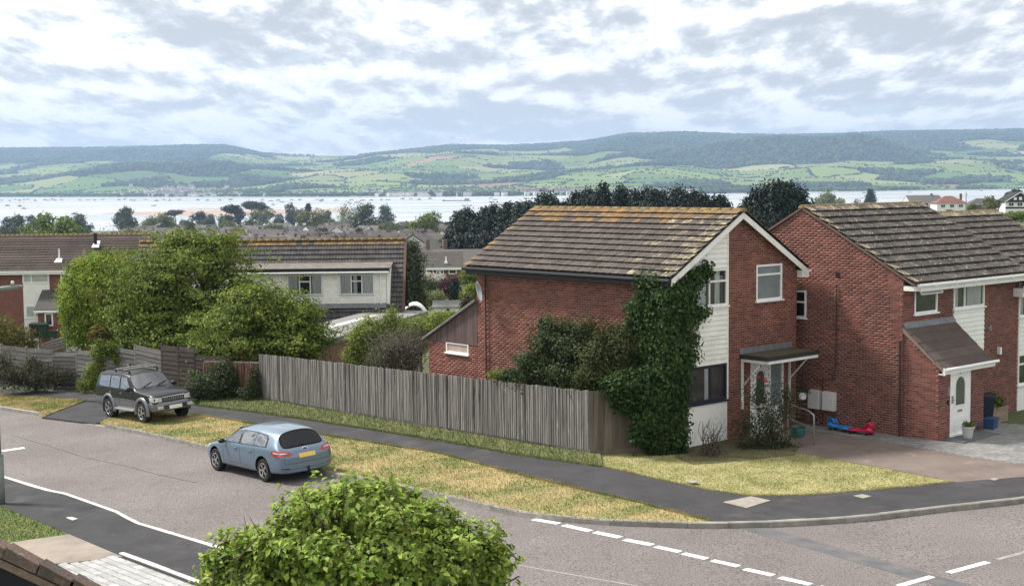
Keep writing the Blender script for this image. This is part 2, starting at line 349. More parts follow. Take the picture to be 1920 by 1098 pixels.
# pavement on the far side and the verge between it and the kerb
cut = [(p[0]+.02, p[1]+.07) for p in kerb2[16:]]
sheet('footpath', pup2+cut[::-1]+[plo2[-1]]+plo2[::-1][1:], .118, m_asphalt_dark)
verge_k = kerb2[:17]
# the crossing where the kerb drops
vx0, vx1 = gp(85, 778, .11), gp(186, 790, .11)
cr0, cr1 = gp(160, 749, .11), gp(250, 762, .11)
def upto(line, x): return [p for p in line if p[0] < x]
kin = [(p[0]+.04, p[1]+.07) for p in kerb2]
vl = upto(kin, vx0.x)+[(vx0.x, vx0.y), (cr0.x, cr0.y)]+upto(plo2, cr0.x)[::-1]
sheet('verge', vl, .112, m_grassg)
vr = [(vx1.x+.04, vx1.y+.07)]+[p for p in kin if vx1.x < p[0] and p[0] < plo2[-1][0]]+[plo2[-1]]+[p for p in plo2[::-1][1:] if p[0] > cr1.x]+[(cr1.x, cr1.y)]
verge_r = sheet('verge', vr, .112, m_grassg)
sheet('crossing', [(vx0.x-.1, vx0.y-.12), (vx1.x-.1, vx1.y-.12), (cr1.x+.2, cr1.y+.3), (cr0.x+.2, cr0.y+.3)], .065, m_asphalt_dark)
# grass strip at the fence foot, front lawn, gardens
fA, fB = gp(488, 752), Vector((2.23, 39.97, 0))
strip = [p for p in pup2 if -13 < p[0] < 2.6]
sheet('fence_border', strip+[(fB.x+.3, fB.y+.45), (fB.x+.1, fB.y+.4), (fA.x, fA.y), (fA.x-2.6, fA.y+2.4)], .124, M('rank_grass_soil', (.085, .105, .035), (.17, .16, .07), scale=2.5, rough=1))
fbp = strip+[(fB.x+.1, fB.y+.1), (fA.x, fA.y), (fA.x-2.6, fA.y+2.4)]
LAWN = [(1130, 875), (1230, 897), (1330, 918), (1400, 928), (1500, 928), (1620, 919), (1795, 903), (1640, 874), (1530, 854), (1475, 846), (1400, 848), (1300, 858), (1262, 845), (1107, 846), (1100, 860)]
lawn2 = G2(LAWN, .05); sheet('lawn', lawn2, .05, m_lawng)
sheet('flower_bed', G2([(1262, 858), (1300, 872), (1380, 866), (1490, 854), (1500, 838), (1400, 820), (1285, 842)], .03), .062, M('dark_bed_soil', (.065, .055, .035), (.12, .11, .05), scale=3, rough=1))
DRIVE = [(1475, 846), (1530, 854), (1640, 874), (1795, 903), (1920, 893), (1990, 888), (1990, 874), (1900, 868), (1800, 853), (1690, 833), (1560, 812), (1490, 803)]
drive2 = G2(DRIVE, .06); sheet('driveway', drive2, .06, m_drive)
PAVB = [(1490, 803), (1560, 812), (1690, 833), (1800, 853), (1900, 868), (1990, 874), (1990, 800), (1500, 770), (1470, 790)]
sheet('paved_forecourt', G2(PAVB, .03), .03, M('grey_forecourt_bed', (.22, .215, .205), (.17, .165, .16), scale=2, rough=.95))
gsheet = [(fA.x, fA.y), (2.2, 40.02), (4.6, 40.2), (9.5, 45), (4, 56), (-4, 64)]
sheet('back_garden', gsheet, .06, M('garden_soil', (.06, .075, .03), (.10, .09, .05), scale=.7, rough=1))
# near side pavement, grass, concrete crossing
npv = near2x+[(near_end[0]-3.2, near_end[1]-2.4)]
ND = [(-60, 915), (0, 948), (128, 1000), (230, 1043), (395, 1105)]
nd2 = G2(ND, .1)
sheet('near_footpath', near2x+[(nd2[-1][0]+3, nd2[-1][1]-4)]+nd2[::-1], .10, m_asphalt_dark)
ng = G2(dz=.12, l=[(-60, 915), (0, 948), (128, 1000), (0, 1018), (-60, 1020)]); sheet('near_lawn', ng, .12, M('green_lawn_soil', (.10, .15, .04), (.18, .20, .07), scale=2, rough=1))
ncon = G2(dz=.11, l=[(128, 1000), (230, 1043), (120, 1055), (20, 1060), (-60, 1040), (-60, 1020), (0, 1018)]); sheet('concrete_apron', ncon, .112, m_concrete)
nbl = G2(dz=.11, l=[(230, 1043), (395, 1105), (420, 1130), (-60, 1130), (-60, 1040), (20, 1060), (120, 1055)]); sheet('block_drive', nbl, .085, M('drive_bedding', (.12, .12, .12), rough=1))

# kerb stones
def along(pts, step, gap=.012):
    """walk a plan polyline, yield (p, q) segments of equal length"""
    P = [Vector((p[0], p[1], 0)) for p in pts]; out_ = []; cur = P[0].copy(); i = 1; need = step
    start = cur.copy()
    while i < len(P):
        seg = (P[i]-cur).length
        if seg >= need:
            cur = cur+(P[i]-cur).normalized()*need; out_.append((start.copy(), cur.copy())); start = cur.copy(); need = step
        else:
            need -= seg; cur = P[i].copy(); i += 1
    return out_
stone = MB().box(-.5, .5, -.0625, .0625, -.2, -.02).add([(-.5,-.0625,-.02),(.5,-.0625,-.02),(.5,.0625,-.02),(-.5,.0625,-.02),(-.5,-.035,0),(.5,-.035,0),(.5,.0625,0),(-.5,.0625,0)],
        [(4,5,6,7),(0,1,5,4),(1,2,6,5),(2,3,7,6),(3,0,4,7)])
kst = stone.mesh('kerb_stone', m_kerb); kstw = stone.mesh('kerb_stone_pale', m_kerbw)
def kerb_run(name, pts, me, top, step=.915, side=1, drops=()):
    root = empty(name, (0, 0, 0), kind='structure')
    for p, q in along(pts, step):
        d = q-p; mid = (p+q)/2; n = Vector((-d.y, d.x, 0)).normalized()*side*.036
        t = top+random.uniform(-.006, .006)
        for a, b, tt in drops:
            if a < mid.x < b: t = tt
        za, zb = g(p.x, p.y)+t, g(q.x, q.y)+t
        o = link('kerb_stone', me, root, (mid.x+n.x, mid.y+n.y, (za+zb)/2),
                 (0, -math.atan2(zb-za, d.length), math.atan2(d.y, d.x)+random.uniform(-.006, .006)), (d.length-.005, 1, 1))
    return root
kerb_run('kerb', kerb2[:9]+kerb2[9:], kst, .135, drops=((vx0.x-.2, vx1.x+.2, .03),))
kerb_run('near_kerb', near2x, kstw, .11, side=-1)
kerb_run('drive_edging', G2([(230, 1043), (395, 1105)]), kstw, .115, side=-1, step=.6)
# block paving in the foreground drive: basket of rectangular setts
root = bpy.data.objects['block_drive']
bl = M('grey_paving_block', (.40, .395, .385), (.32, .315, .305), scale=4, rough=.9, rnd=.16, bump=.2)
blk = MB().box(-.5, .5, -.5, .5, -.06, -.008).add([(-.5,-.5,-.008),(.5,-.5,-.008),(.5,.5,-.008),(-.5,.5,-.008),(-.46,-.46,0),(.46,-.46,0),(.46,.46,0),(-.46,.46,0)], [(4,5,6,7),(0,1,5,4),(1,2,6,5),(2,3,7,6),(3,0,4,7)]).mesh('paving_block', bl)
def inpoly(x, y, poly):
    c = False; n = len(poly)
    for i in range(n):
        x1, y1 = poly[i][:2]; x2, y2 = poly[(i+1) % n][:2]
        if (y1 > y) != (y2 > y) and x < (x2-x1)*(y-y1)/(y2-y1)+x1: c = not c
    return c
a0 = math.atan2(nd2[-1][1]-nd2[-2][1], nd2[-1][0]-nd2[-2][0]); e1 = Vector((math.cos(a0), math.sin(a0), 0)); e2 = Vector((e1.y, -e1.x, 0))
o0 = Vector((nd2[-2][0], nd2[-2][1], 0)); cnt = 0
for r in range(1, 30):
    off = random.choice((.0, .12, .24)); u = -9.0+off
    while u < 9:
        Lb = random.choice((.24, .36, .24, .30))
        p = o0+e1*(u+Lb/2)+e2*(r*.20); u += Lb
        if not inpoly(p.x, p.y, nbl): continue
        q = px_of((p.x, p.y, g(p.x, p.y)))
        if q[0] < -40 or q[1] > 1115: continue
        link('paving_block', blk, root, (p.x, p.y, g(p.x, p.y)+.125+random.uniform(-.003, .003)), (0, 0, a0), (Lb-.012, .188, 1)); cnt += 1
# block paving joints of B's forecourt: small setts joined into one part
fb = bpy.data.objects['paved_forecourt']; fpoly = G2(PAVB, .03); mb = MB()
a1 = R(41.82); e1 = Vector((math.cos(a1), math.sin(a1), 0)); e2 = Vector((-e1.y, e1.x, 0)); pm = M('worn_grey_sett', (.27, .262, .25), (.21, .205, .2), scale=2, rough=.95, rnd=.16)
c0 = Vector((12.5, 40.5, 0))
for r in range(-30, 40):
    for k in range(-30, 36):
        p = c0+e1*(k*.21+(r % 2)*.105)+e2*(r*.105)
        if inpoly(p.x, p.y, fpoly):
            z = g(p.x, p.y)+.04
            vs = [p+e1*(a*.1)+e2*(b*.047)+Vector((0, 0, z)) for a, b in ((-1,-1),(1,-1),(1,1),(-1,1))]
            mb.add(vs, [(0, 1, 2, 3)])
tag(mb.build('sett_paving', pm, fb), kind='stuff')

# road markings and ironwork: thin painted sheets
mark = empty('road_marking', kind='structure')
def dash(a, b, wd, nm='painted_dash', mat=m_paint, dz=.006):
    p, q = gp(*a), gp(*b); d = (q-p); d.z = 0; n = Vector((-d.y, d.x, 0)).normalized()*wd/2
    sheet(nm, [(p.x-n.x, p.y-n.y), (q.x-n.x, q.y-n.y), (q.x+n.x, q.y+n.y), (p.x+n.x, p.y+n.y)], dz, mat, None, parent=mark)
for a, b in (((1000, 973), (1048, 981)), ((1057, 984), (1107, 995)), ((1115, 997), (1163, 1007)), ((1171, 1011), (1223, 1021)), ((1229, 1024), (1275, 1034)), ((1281, 1037), (1325, 1047)), ((1335, 1050), (1385, 1061)), ((1396, 1066), (1450, 1078)), ((1462, 1082), (1520, 1095)), ((1535, 1099), (1590, 1112))):
    dash(a, b, .19)
dash((1778, 1073), (1852, 1053), .16); dash((1685, 1098), (1748, 1080), .16); dash((1870, 1048), (1990, 1016), .12, dz=.005, mat=M('faded_paint', (.34, .32, .30), (.24, .21, .2), scale=6, rough=.9))
dash((4, 845), (46, 839), .35)
dash((1395, 984), (1800, 1100), .55, 'tar_patch', M('dark_tar_band', (.095, .095, .10), (.14, .135, .135), scale=2.5, rough=.9), .004)
fp = M('faded_old_line', (.33, .30, .285), (.25, .22, .21), scale=8, rough=.9)
dash((962, 1057), (1195, 1098), .06, 'old_line', fp, .0045)
cv = M('inspection_cover_concrete', (.33, .295, .25), (.24, .215, .185), scale=6, rough=.95)
fpth = bpy.data.objects['footpath']
def cover(pts, dz, nm, lab, mat=cv, cat='cover'):
    P = G2(pts); mb = MB(); z = [g(*p)+dz for p in P]
    mb.prism([(p[0], p[1], zz) for p, zz in zip(P, z)], (0, 0, .008)); o = mb.build(nm, mat)
    c = (sum(p[0] for p in P)/4, sum(p[1] for p in P)/4); fix_normals(o.data)
    tag(o, lab, cat); return o
cover([(1355, 950), (1400, 961), (1445, 947), (1408, 939)], .121, 'manhole_cover', 'large pale rectangular inspection cover in the dark corner pavement')
cover([(1600, 938), (1618, 943), (1634, 939), (1616, 935)], .121, 'stopcock_cover', 'small pale square cover in the pavement beside the lawn')
cover([(1855, 907), (1866, 909), (1873, 906), (1862, 904)], .121, 'stopcock_cover', 'tiny pale cover at the right end of the pavement')
cover([(1283, 909), (1298, 914), (1312, 911), (1297, 907)], .121, 'stopcock_cover', 'small sandy cover at the lawn edge')
cover([(124, 977), (136, 982), (146, 979), (134, 976)], .104, 'stopcock_cover', 'small white cover in the near pavement by the lamp column', M('white_cover', (.6, .6, .58), rough=.8))
# road surface crack
crk = MB(); pts = [gp(x, y) for x, y in ((20, 815), (90, 835), (160, 858), (230, 872), (300, 890), (370, 905))]
crk.tube([(p.x, p.y, p.z+.001) for p in pts], .009, 4); crk.build('road_crack', m_asphalt_dark, bpy.data.objects['road'])

# ---------------------------------------------------------------- grass blades
def blades(name, poly, n, h, mat, dz, parent=None, wd=.008, kind='stuff', label=None, cat=None, keep=None):
    P = np.array([p[:2] for p in poly]); lo_, hi_ = P.min(0), P.max(0)
    q = rng.uniform(lo_, hi_, (int(n*4)+100, 2))
    c = np.zeros(len(q), bool); k = len(P)
    for i in range(k):
        x1, y1 = P[i]; x2, y2 = P[(i+1) % k]
        if y1 == y2: continue
        c ^= ((y1 > q[:, 1]) != (y2 > q[:, 1])) & (q[:, 0] < (x2-x1)*(q[:, 1]-y1)/(y2-y1)+x1)
    q = q[c][:n]
    if keep is not None: q = q[keep(q)]
    n = len(q)
    t = q[:, 0]-3; z = np.maximum(np.where(t < 0, .06*t, .012*t), -2.4)+.25+np.interp(q[:, 1], GY, GZ)+dz
    a = rng.uniform(0, 6.283, n); hh = h*rng.uniform(.4, 1.3, n); ln_ = rng.normal(0, .5, (n, 2))*hh[:, None]
    dx = np.stack([np.cos(a), np.sin(a)], 1)*wd*rng.uniform(.6, 1.5, n)[:, None]
    V = np.zeros((n, 3, 3)); V[:, 0, :2] = q-dx; V[:, 1, :2] = q+dx; V[:, 2, :2] = q+ln_
    V[:, 0, 2] = z-.01; V[:, 1, 2] = z-.01; V[:, 2, 2] = z+hh
    o = link(name, mesh_np(name, V.reshape(-1, 3), np.arange(n*3).reshape(-1, 3), mat), parent)
    tag(o, label, cat, kind=kind); return o
blades('verge_grass', vr, 70000, .055, m_blade, .112, label='patchy dry mown grass on the verge between road and footpath', cat='grass')
blades('verge_grass', vl, 14000, .06, m_blade, .112, label='greener mown grass on the verge left of the black car', cat='grass')
blades('lawn_grass', lawn2, 50000, .035, m_bladel, .05, label='closely mown straw coloured front lawn grass at the corner', cat='grass')
blades('near_grass', ng, 9000, .05, m_bladeg, .12, label='green grass patch by the lamp column at left', cat='grass')
# rank grass at the foot of the fence
d = Vector((fB.x-fA.x, fB.y-fA.y, 0)); nrm = Vector((d.y, -d.x, 0)).normalized()
if nrm.y > 0: nrm = -nrm
rg = [(fA.x-1.5, fA.y+1.6), (fB.x+.2, fB.y-.05), (fB.x+.1+nrm.x*.5, fB.y+nrm.y*.5), (fA.x-1.5+nrm.x*1.0, fA.y+1.6+nrm.y*1.0)]
blades('fence_foot_grass', fbp, 17000, .13, m_bladeg, .12, wd=.009, label='rank green grass growing along the foot of the grey fence', cat='grass')
def edge_blades(name, line, n, spread, h, mat, dz, label, wd=.008):
    P = np.array([p[:2] for p in line]); seg = np.diff(P, axis=0); L_ = np.hypot(*seg.T); k = rng.choice(len(seg), n, p=L_/L_.sum()); t = rng.random(n)[:, None]
    nr_ = np.stack([-seg[:, 1], seg[:, 0]], 1)/L_[:, None]; q = P[k]+seg[k]*t; s_ = q[:, 0]*2.3+q[:, 1]*1.1
    q = q+nr_[k]*(rng.normal(0, 1, n)*spread*(.35+.65*np.abs(np.sin(s_)*np.sin(s_*.37+1))))[:, None]
    tt = q[:, 0]-3; z = np.maximum(np.where(tt < 0, .06*tt, .012*tt), -2.4)+.25+dz; a_ = rng.uniform(0, 6.283, n); hh = h*rng.uniform(.4, 1.4, n)
    dx = np.stack([np.cos(a_), np.sin(a_)], 1)*wd; V = np.zeros((n, 3, 3)); V[:, 0, :2] = q-dx; V[:, 1, :2] = q+dx; V[:, 2, :2] = q+rng.normal(0, .6, (n, 2))*hh[:, None]; V[:, :2, 2] = (z-.01)[:, None]; V[:, 2, 2] = z+hh
    tag(link(name, mesh_np(name, V.reshape(-1, 3), np.arange(n*3).reshape(-1, 3), mat)), label, 'grass', kind='stuff')
edge_blades('verge_edge_grass', [p for p in plo2 if p[0] > cr1.x-.5], 9000, .07, .05, m_blade, .12, 'ragged grass spilling over the footpath edge of the verge')
edge_blades('kerb_edge_grass', [p for p in kerb2 if vx1.x < p[0] < plo2[-1][0]], 2600, .03, .045, m_blade, .125, 'ragged dry grass along the back of the kerb')
edge_blades('lawn_edge_grass', [p for p in pup2 if 2.4 < p[0] < 11.6], 5000, .05, .05, m_bladel, .115, 'ragged lawn grass along the pavement edge')
edge_blades('path_edge_grass', [p for p in pup2 if -13 < p[0] < 2.6], 6000, .08, .07, m_bladeg, .12, 'ragged green grass along the fence side of the footpath')
# weeds along the kerb face
wk = []
for i, (p, q) in enumerate(zip(kerb2[:-1], kerb2[1:])):
    wk.append((p, q))
def kerbkeep(lines, dist):
    def f(q):
        m = np.zeros(len(q), bool)
        for (p, r) in lines:
            p = np.array(p); r = np.array(r); dd = r-p; L2 = dd@dd; t = np.clip(((q-p)@dd)/L2, 0, 1); m |= (np.hypot(*(q-(p+t[:, None]*dd)).T) < dist)
        return m & (rng.random(len(q)) < .8) & (np.sin(q[:, 0]*1.7)+np.sin(q[:, 0]*.63+1) > .25)
    return f
kp = [(p[0], p[1]-.32) for p in kerb2]+[(p[0], p[1]+.0) for p in kerb2[::-1]]
blades('kerb_weeds', [(p[0]-.14, p[1]-.15) for p in kerb2[4:]]+[p for p in kerb2[::-1][:-4]], 6000, .07, m_bladeg, .0, keep=kerbkeep(wk, .14), label='weeds sprouting along the foot of the kerb', cat='weeds')

# ---------------------------------------------------------------- estuary, sandbank, hills
SEA = -34.0
mw = bpy.data.materials.new('estuary_water'); mw.use_nodes = True; pw = mw.node_tree.nodes['Principled BSDF']
pw.inputs['Base Color'].default_value = (.62, .63, .63, 1); pw.inputs['Roughness'].default_value = .2; pw.inputs['Specular IOR Level'].default_value = .9
_n = mw.node_tree.nodes.new('ShaderNodeTexNoise'); _n.inputs['Scale'].default_value = .03; _n.inputs['Detail'].default_value = 6
_mp = mw.node_tree.nodes.new('ShaderNodeMapping'); _mp.inputs['Scale'].default_value = (.25, 1, 1)
_gp = mw.node_tree.nodes.new('ShaderNodeNewGeometry'); mw.node_tree.links.new(_gp.outputs['Position'], _mp.inputs[0]); mw.node_tree.links.new(_mp.outputs[0], _n.inputs[0])
_n2 = mw.node_tree.nodes.new('ShaderNodeTexNoise'); _n2.inputs['Scale'].default_value = .006; _n2.inputs['Detail'].default_value = 7; mw.node_tree.links.new(_mp.outputs[0], _n2.inputs[0])
_cr = mw.node_tree.nodes.new('ShaderNodeValToRGB'); _cr.color_ramp.elements[0].position = .42; _cr.color_ramp.elements[0].color = (.40, .42, .43, 1); _cr.color_ramp.elements[1].position = .58; _cr.color_ramp.elements[1].color = (.64, .64, .63, 1)
mw.node_tree.links.new(_n2.outputs[0], _cr.inputs[0]); mw.node_tree.links.new(_cr.outputs[0], pw.inputs['Base Color'])
_b = mw.node_tree.nodes.new('ShaderNodeBump'); _b.inputs['Strength'].default_value = .25; _b.inputs['Distance'].default_value = 1.5
mw.node_tree.links.new(_n.outputs[0], _b.inputs['Height']); mw.node_tree.links.new(_b.outputs[0], pw.inputs['Normal'])
V = [(-9000, 1150, SEA), (9000, 1150, SEA), (9000, 9000, SEA), (-9000, 9000, SEA)]
tag(link('estuary', mesh_np('estuary', V, [(0, 1, 2, 3)], mw)), kind='structure')
def seapt(px, py): 
    d = ray(px, py); return Vector((0, 0, CZ))+d*((SEA-CZ)/d.z)
def flatpoly(name, pts, dz, mat, rim):
    P = [seapt(*q) for q in pts]; c = sum(P, Vector())/len(P)
    mb = MB(); n = len(P); ins = [c+(p-c)*.9 for p in P]
    mb.add([(p.x, p.y, SEA-.1) for p in P]+[(p.x, p.y, SEA+dz) for p in ins], [(i, (i+1) % n, n+(i+1) % n, n+i) for i in range(n)]+[tuple(range(n, 2*n))])
    o = mb.build(name, mat); o['kind'] = 'structure'; return o
m_sand = M('wet_red_sand', (.40, .29, .23), (.33, .24, .19), scale=.01, rough=.7)
flatpoly('sandbank', [(180, 401), (260, 404), (340, 405.5), (440, 404), (520, 402), (600, 400), (660, 397), (660, 391), (560, 392.5), (440, 394), (320, 395.5), (240, 398)], .5, m_sand, 1)
flatpoly('sandbank', [(0, 380.5), (40, 381.2), (75, 380.3), (40, 379.4)], .4, m_sand, 1)
flatpoly('sandbank', [(300, 394), (420, 393), (500, 391), (420, 390), (330, 392)], .3, m_sand, 1)

SHX = [-900, 0, 300, 640, 850, 1060, 1270, 1500, 1920, 2800]; SHY = [370.5, 369.5, 369.2, 369, 368, 366.5, 363.5, 360, 354.5, 345]
RGX = [-900, 0, 200, 430, 500, 560, 680, 760, 850, 950, 1040, 1100, 1180, 1300, 1440, 1560, 1700, 1800, 1920, 2800]
RGY = [285, 281, 279, 276, 290, 293, 292, 285, 276, 276, 272, 268, 254, 252, 256, 254, 250, 248, 245, 250]
DR = 9800.0
def fbm2(x, y, s, seed, oct_=4):
    r = np.random.default_rng(seed); out_ = np.zeros_like(x, dtype=float); a = 1.0; tot = 0
    for o in range(oct_):
        for k in range(3):
            th = r.uniform(0, 6.28); ph = r.uniform(0, 6.28); f = s*(2**o)*r.uniform(.7, 1.3)
            out_ += a*np.sin((x*math.cos(th)+y*math.sin(th))*f+ph+1.3*np.sin((x*math.sin(th)-y*math.cos(th))*f*.7+ph*2)); tot += a
        a *= .5
    return out_/tot*1.6
def yhz(px): return 348.03-(px/1920)*17.8
BUMPS = [(330, 6000, 260, 420, 62), (150, 5750, 130, 200, 16), (1480, 6600, 170, 520, 92), (1640, 6500, 90, 380, 46), (1530, 5500, 85, 260, 36), (1280, 5400, 110, 320, 26), (700, 5600, 90, 350, 18), (560, 5300, 60, 260, 14), (1800, 5900, 110, 420, 30), (900, 6900, 120, 500, 40)]
def hillz(px, d):
    sh = np.interp(px, SHX, SHY); d0 = (CZ-SEA)*FPX/(sh-yhz(px))
    hr = (yhz(px)-np.interp(px, RGX, RGY))/FPX*DR+CZ-SEA
    t = np.clip((d-d0)/(DR-d0), -1, 1.2); tp = np.clip(t, 0, 1)
    h = hr*(.28*tp+.72*tp*tp*(3-2*tp))
    und = fbm2(px*3.2, d, .0035, 3)*26*np.sin(np.pi*np.clip(tp, 0, 1))
    h = h+und*np.clip(tp*4, 0, 1)
    for bx, bd, sx, sdd, bh in BUMPS: h = h+bh*np.exp(-((px-bx)/sx)**2-((d-bd)/sdd)**2)*np.clip(tp*14, 0, 1)
    h = np.where(t > 1, h*(1-(t-1)*2), h)
    return SEA-.8+np.where(t < 0, t*60, np.clip(h, 0, None)+1.6*np.clip(tp*400, 0, 1)), tp
pxs = np.linspace(-700, 2600, 900); ds = np.concatenate([np.linspace(3500, 7200, 300), np.linspace(7215, 10600, 110)])
PXg, Dg = np.meshgrid(pxs, ds); Zg, Tg = hillz(PXg, Dg)
Xg = (PXg-CX)/FPX*Dg; Yg = Dg
# field pattern: jittered irregular cells
CS = 205.0; GX0, GY0, NGX, NGY = -7800.0, 3300.0, 77, 37
_ix, _iy = np.meshgrid(np.arange(NGX), np.arange(NGY)); NC = NGX*NGY
sx_ = (GX0+(_ix+.5+rng.uniform(-.48, .48, _ix.shape))*CS).ravel(); sy_ = (GY0+(_iy+.5+rng.uniform(-.48, .48, _ix.shape))*CS).ravel()
def cells(x, y):
    """nearest and second nearest field seed of a jittered grid"""
    x = np.asarray(x).ravel(); y = np.asarray(y).ravel()
    wx = x+40*np.sin(y*.011)+25*np.sin(y*.023+1); wy = y+35*np.sin(x*.009)
    ix = np.clip(((wx-GX0)/CS).astype(int), 1, NGX-2); iy = np.clip(((wy-GY0)/CS).astype(int), 1, NGY-2)
    d1 = np.full(len(x), 1e9); d2 = np.full(len(x), 1e9); n1 = np.zeros(len(x), int)
    for dx in (-1, 0, 1):
        for dy in (-1, 0, 1):
            k = (iy+dy)*NGX+ix+dx; dd = np.hypot(wx-sx_[k], wy-sy_[k]); c = dd < d1
            d2 = np.where(c, d1, np.minimum(d2, dd)); n1 = np.where(c, k, n1); d1 = np.where(c, dd, d1)
    return n1, d2-d1
def woodness(px, d, tp):
    """how wooded the land is, from its height on the slope and a few known woods"""
    z, _ = hillz(px, d); py = yhz(px)-(z-CZ)/d*FPX
    lim = np.interp(px, [-700, 0, 200, 420, 480, 700, 900, 1050, 1150, 1300, 1500, 1650, 1750, 1850, 1920, 2600], [308, 308, 304, 300, 288, 291, 282, 284, 300, 312, 310, 300, 288, 272, 268, 300])
    w_ = (lim-py)/14+fbm2(px*3.0, d, .0035, 11)*.55
    for bx, bd, sx, sdd, k in ((300, 6020, 230, 330, 2.6), (1480, 6700, 170, 330, 2.6), (1650, 6500, 80, 300, 2.2), (1780, 5200, 190, 170, 1.8), (440, 5350, 110, 160, 1.8), (540, 5000, 70, 120, 1.5), (1000, 6300, 60, 300, 1.6), (760, 4450, 60, 120, 1.4)):
        w_ = np.maximum(w_, -1+k*np.exp(-((px-bx)/sx)**2-((d-bd)/sdd)**2))
    for bx, bd, sx, sdd, k in ((1530, 5480, 80, 240, 2.5), (350, 6700, 110, 240, 1.5), (1850, 7300, 70, 500, 1.6), (560, 7800, 90, 900, 1.2)):
        w_ = w_-k*np.exp(-((px-bx)/sx)**2-((d-bd)/sdd)**2)
    return w_
ci, gap = cells(Xg, Yg); ci = ci.reshape(Xg.shape); gap = gap.reshape(Xg.shape)
Wd = woodness(PXg, Dg, Tg)
pal = np.array([(.125, .19, .06), (.165, .215, .07), (.215, .24, .10), (.10, .155, .055), (.27, .27, .13), (.19, .23, .07), (.27, .17, .12), (.30, .265, .15)])
cellc = pal[rng.choice(len(pal), NC, p=[.22, .22, .19, .17, .05, .1, .025, .025])]*rng.uniform(.85, 1.15, (NC, 1))
_t = np.clip((sy_-4300)/(DR-4300), 0, 1); cellwood = woodness(sx_/sy_*FPX+CX, sy_, _t) > np.where(rng.random(NC) < .14, -2.2, .1)
def iswood(ci_, w_): return (cellwood[ci_] & (w_ > -2.6)) | (w_ > 1.3)
col = cellc[ci]; col[iswood(ci, Wd)] = (.030, .050, .024)
col[Tg <= .0008] = (.22, .18, .14)
nx = len(pxs); V = np.stack([Xg, Yg, Zg], -1).reshape(-1, 3)
idx = np.arange(len(V)).reshape(Xg.shape); Fq = np.stack([idx[:-1, :-1], idx[:-1, 1:], idx[1:, 1:], idx[1:, :-1]], -1).reshape(-1, 4)
mh = bpy.data.materials.new('field_patchwork'); mh.use_nodes = True; t_ = mh.node_tree; p_ = t_.nodes['Principled BSDF']; p_.inputs['Roughness'].default_value = 1; p_.inputs['Specular IOR Level'].default_value = 0
at_ = t_.nodes.new('ShaderNodeAttribute'); at_.attribute_name = 'landuse'; t_.links.new(at_.outputs['Color'], p_.inputs['Base Color'])
me = mesh_np('hills', V, Fq, mh, True); ca = me.color_attributes.new('landuse', 'FLOAT_COLOR', 'POINT')
ca.data.foreach_set('color', np.concatenate([col.reshape(-1, 3), np.ones((len(V), 1))], 1).astype(np.float32).ravel())
tag(link('hills', me), kind='structure')
# woods and hedges on the far hills: clumps as uncountable stuff
def blobs_mesh(name, P, rad, mat, sq=.85):
    ico = [(0, 0, 1), (.894, 0, .447), (.276, .851, .447), (-.724, .526, .447), (-.724, -.526, .447), (.276, -.851, .447), (.724, .526, -.447), (-.276, .851, -.447), (-.894, 0, -.447), (-.276, -.851, -.447), (.724, -.526, -.447), (0, 0, -1)]
    fc = [(0,1,2),(0,2,3),(0,3,4),(0,4,5),(0,5,1),(1,6,2),(2,7,3),(3,8,4),(4,9,5),(5,10,1),(6,7,2),(7,8,3),(8,9,4),(9,10,5),(10,6,1)]
    I = np.array(ico); F_ = np.array(fc); n = len(P)
    jit = 1+rng.uniform(-.3, .3, (n, 12, 1)); V = I[None]*jit*rad[:, None, None]; V[:, :, 2] *= sq; V += P[:, None, :]
    Fq = (F_[None]+(np.arange(n)*12)[:, None, None]).reshape(-1, 3)
    return link(name, mesh_np(name, V.reshape(-1, 3), Fq, mat, True))
q = 170000; fpx = rng.uniform(-120, 2040, q); u = rng.random(q); fd = 3700+u**1.5*6200
fz, ft = hillz(fpx, fd); wdn = woodness(fpx, fd, ft)
fci, _ = cells((fpx-CX)/FPX*fd, fd); keep = (ft > .003) & iswood(fci, wdn)
keep &= rng.random(q) < np.where(fd < 7200, .5, .36)
i1 = np.where(keep)[0][:26000]
X1 = (fpx[i1]-CX)/FPX*fd[i1]
# hedges
q = 330000; hpx = rng.uniform(-120, 2040, q); hd = 3700+rng.random(q)**1.4*5600; hz_, ht = hillz(hpx, hd); hx = (hpx-CX)/FPX*hd
hci, hg = cells(hx, hd); hw = np.where(iswood(hci, woodness(hpx, hd, ht)), 1., 0.)
i2 = np.where((ht > .003) & (hw < .45) & (hg < np.where(rng.random(q) < .95, 7, 13)) & (rng.random(q) < .8))[0][:19000]
P = np.concatenate([np.stack([X1, fd[i1], fz[i1]+4.5], -1), np.stack([hx[i2], hd[i2], hz_[i2]+1.6], -1)])
rad = np.concatenate([rng.uniform(6, 13, len(i1)), rng.uniform(2.2, 4.8, len(i2))])
# shoreline trees
q = 2600; spx = rng.uniform(-100, 2040, q); d0 = (CZ-SEA)*FPX/(np.interp(spx, SHX, SHY)-yhz(spx)); sdist = d0+rng.uniform(25, 230, q); sz, _ = hillz(spx, sdist)
ok = np.sin(spx*.013)+np.sin(spx*.041+2) > -.8
P = np.concatenate([P, np.stack([(spx-CX)/FPX*sdist, sdist, sz+3], -1)[ok]]); rad = np.concatenate([rad, rng.uniform(4, 9, q)[ok]])
m_wood = M('far_wood', (.035, .058, .026), (.062, .086, .036), scale=.004, rough=1, rnd=.5, spec=0)
tag(blobs_mesh('far_woods', P, rad, m_wood), 'woods and hedgerows covering the hills beyond the estuary', 'woods', kind='stuff')
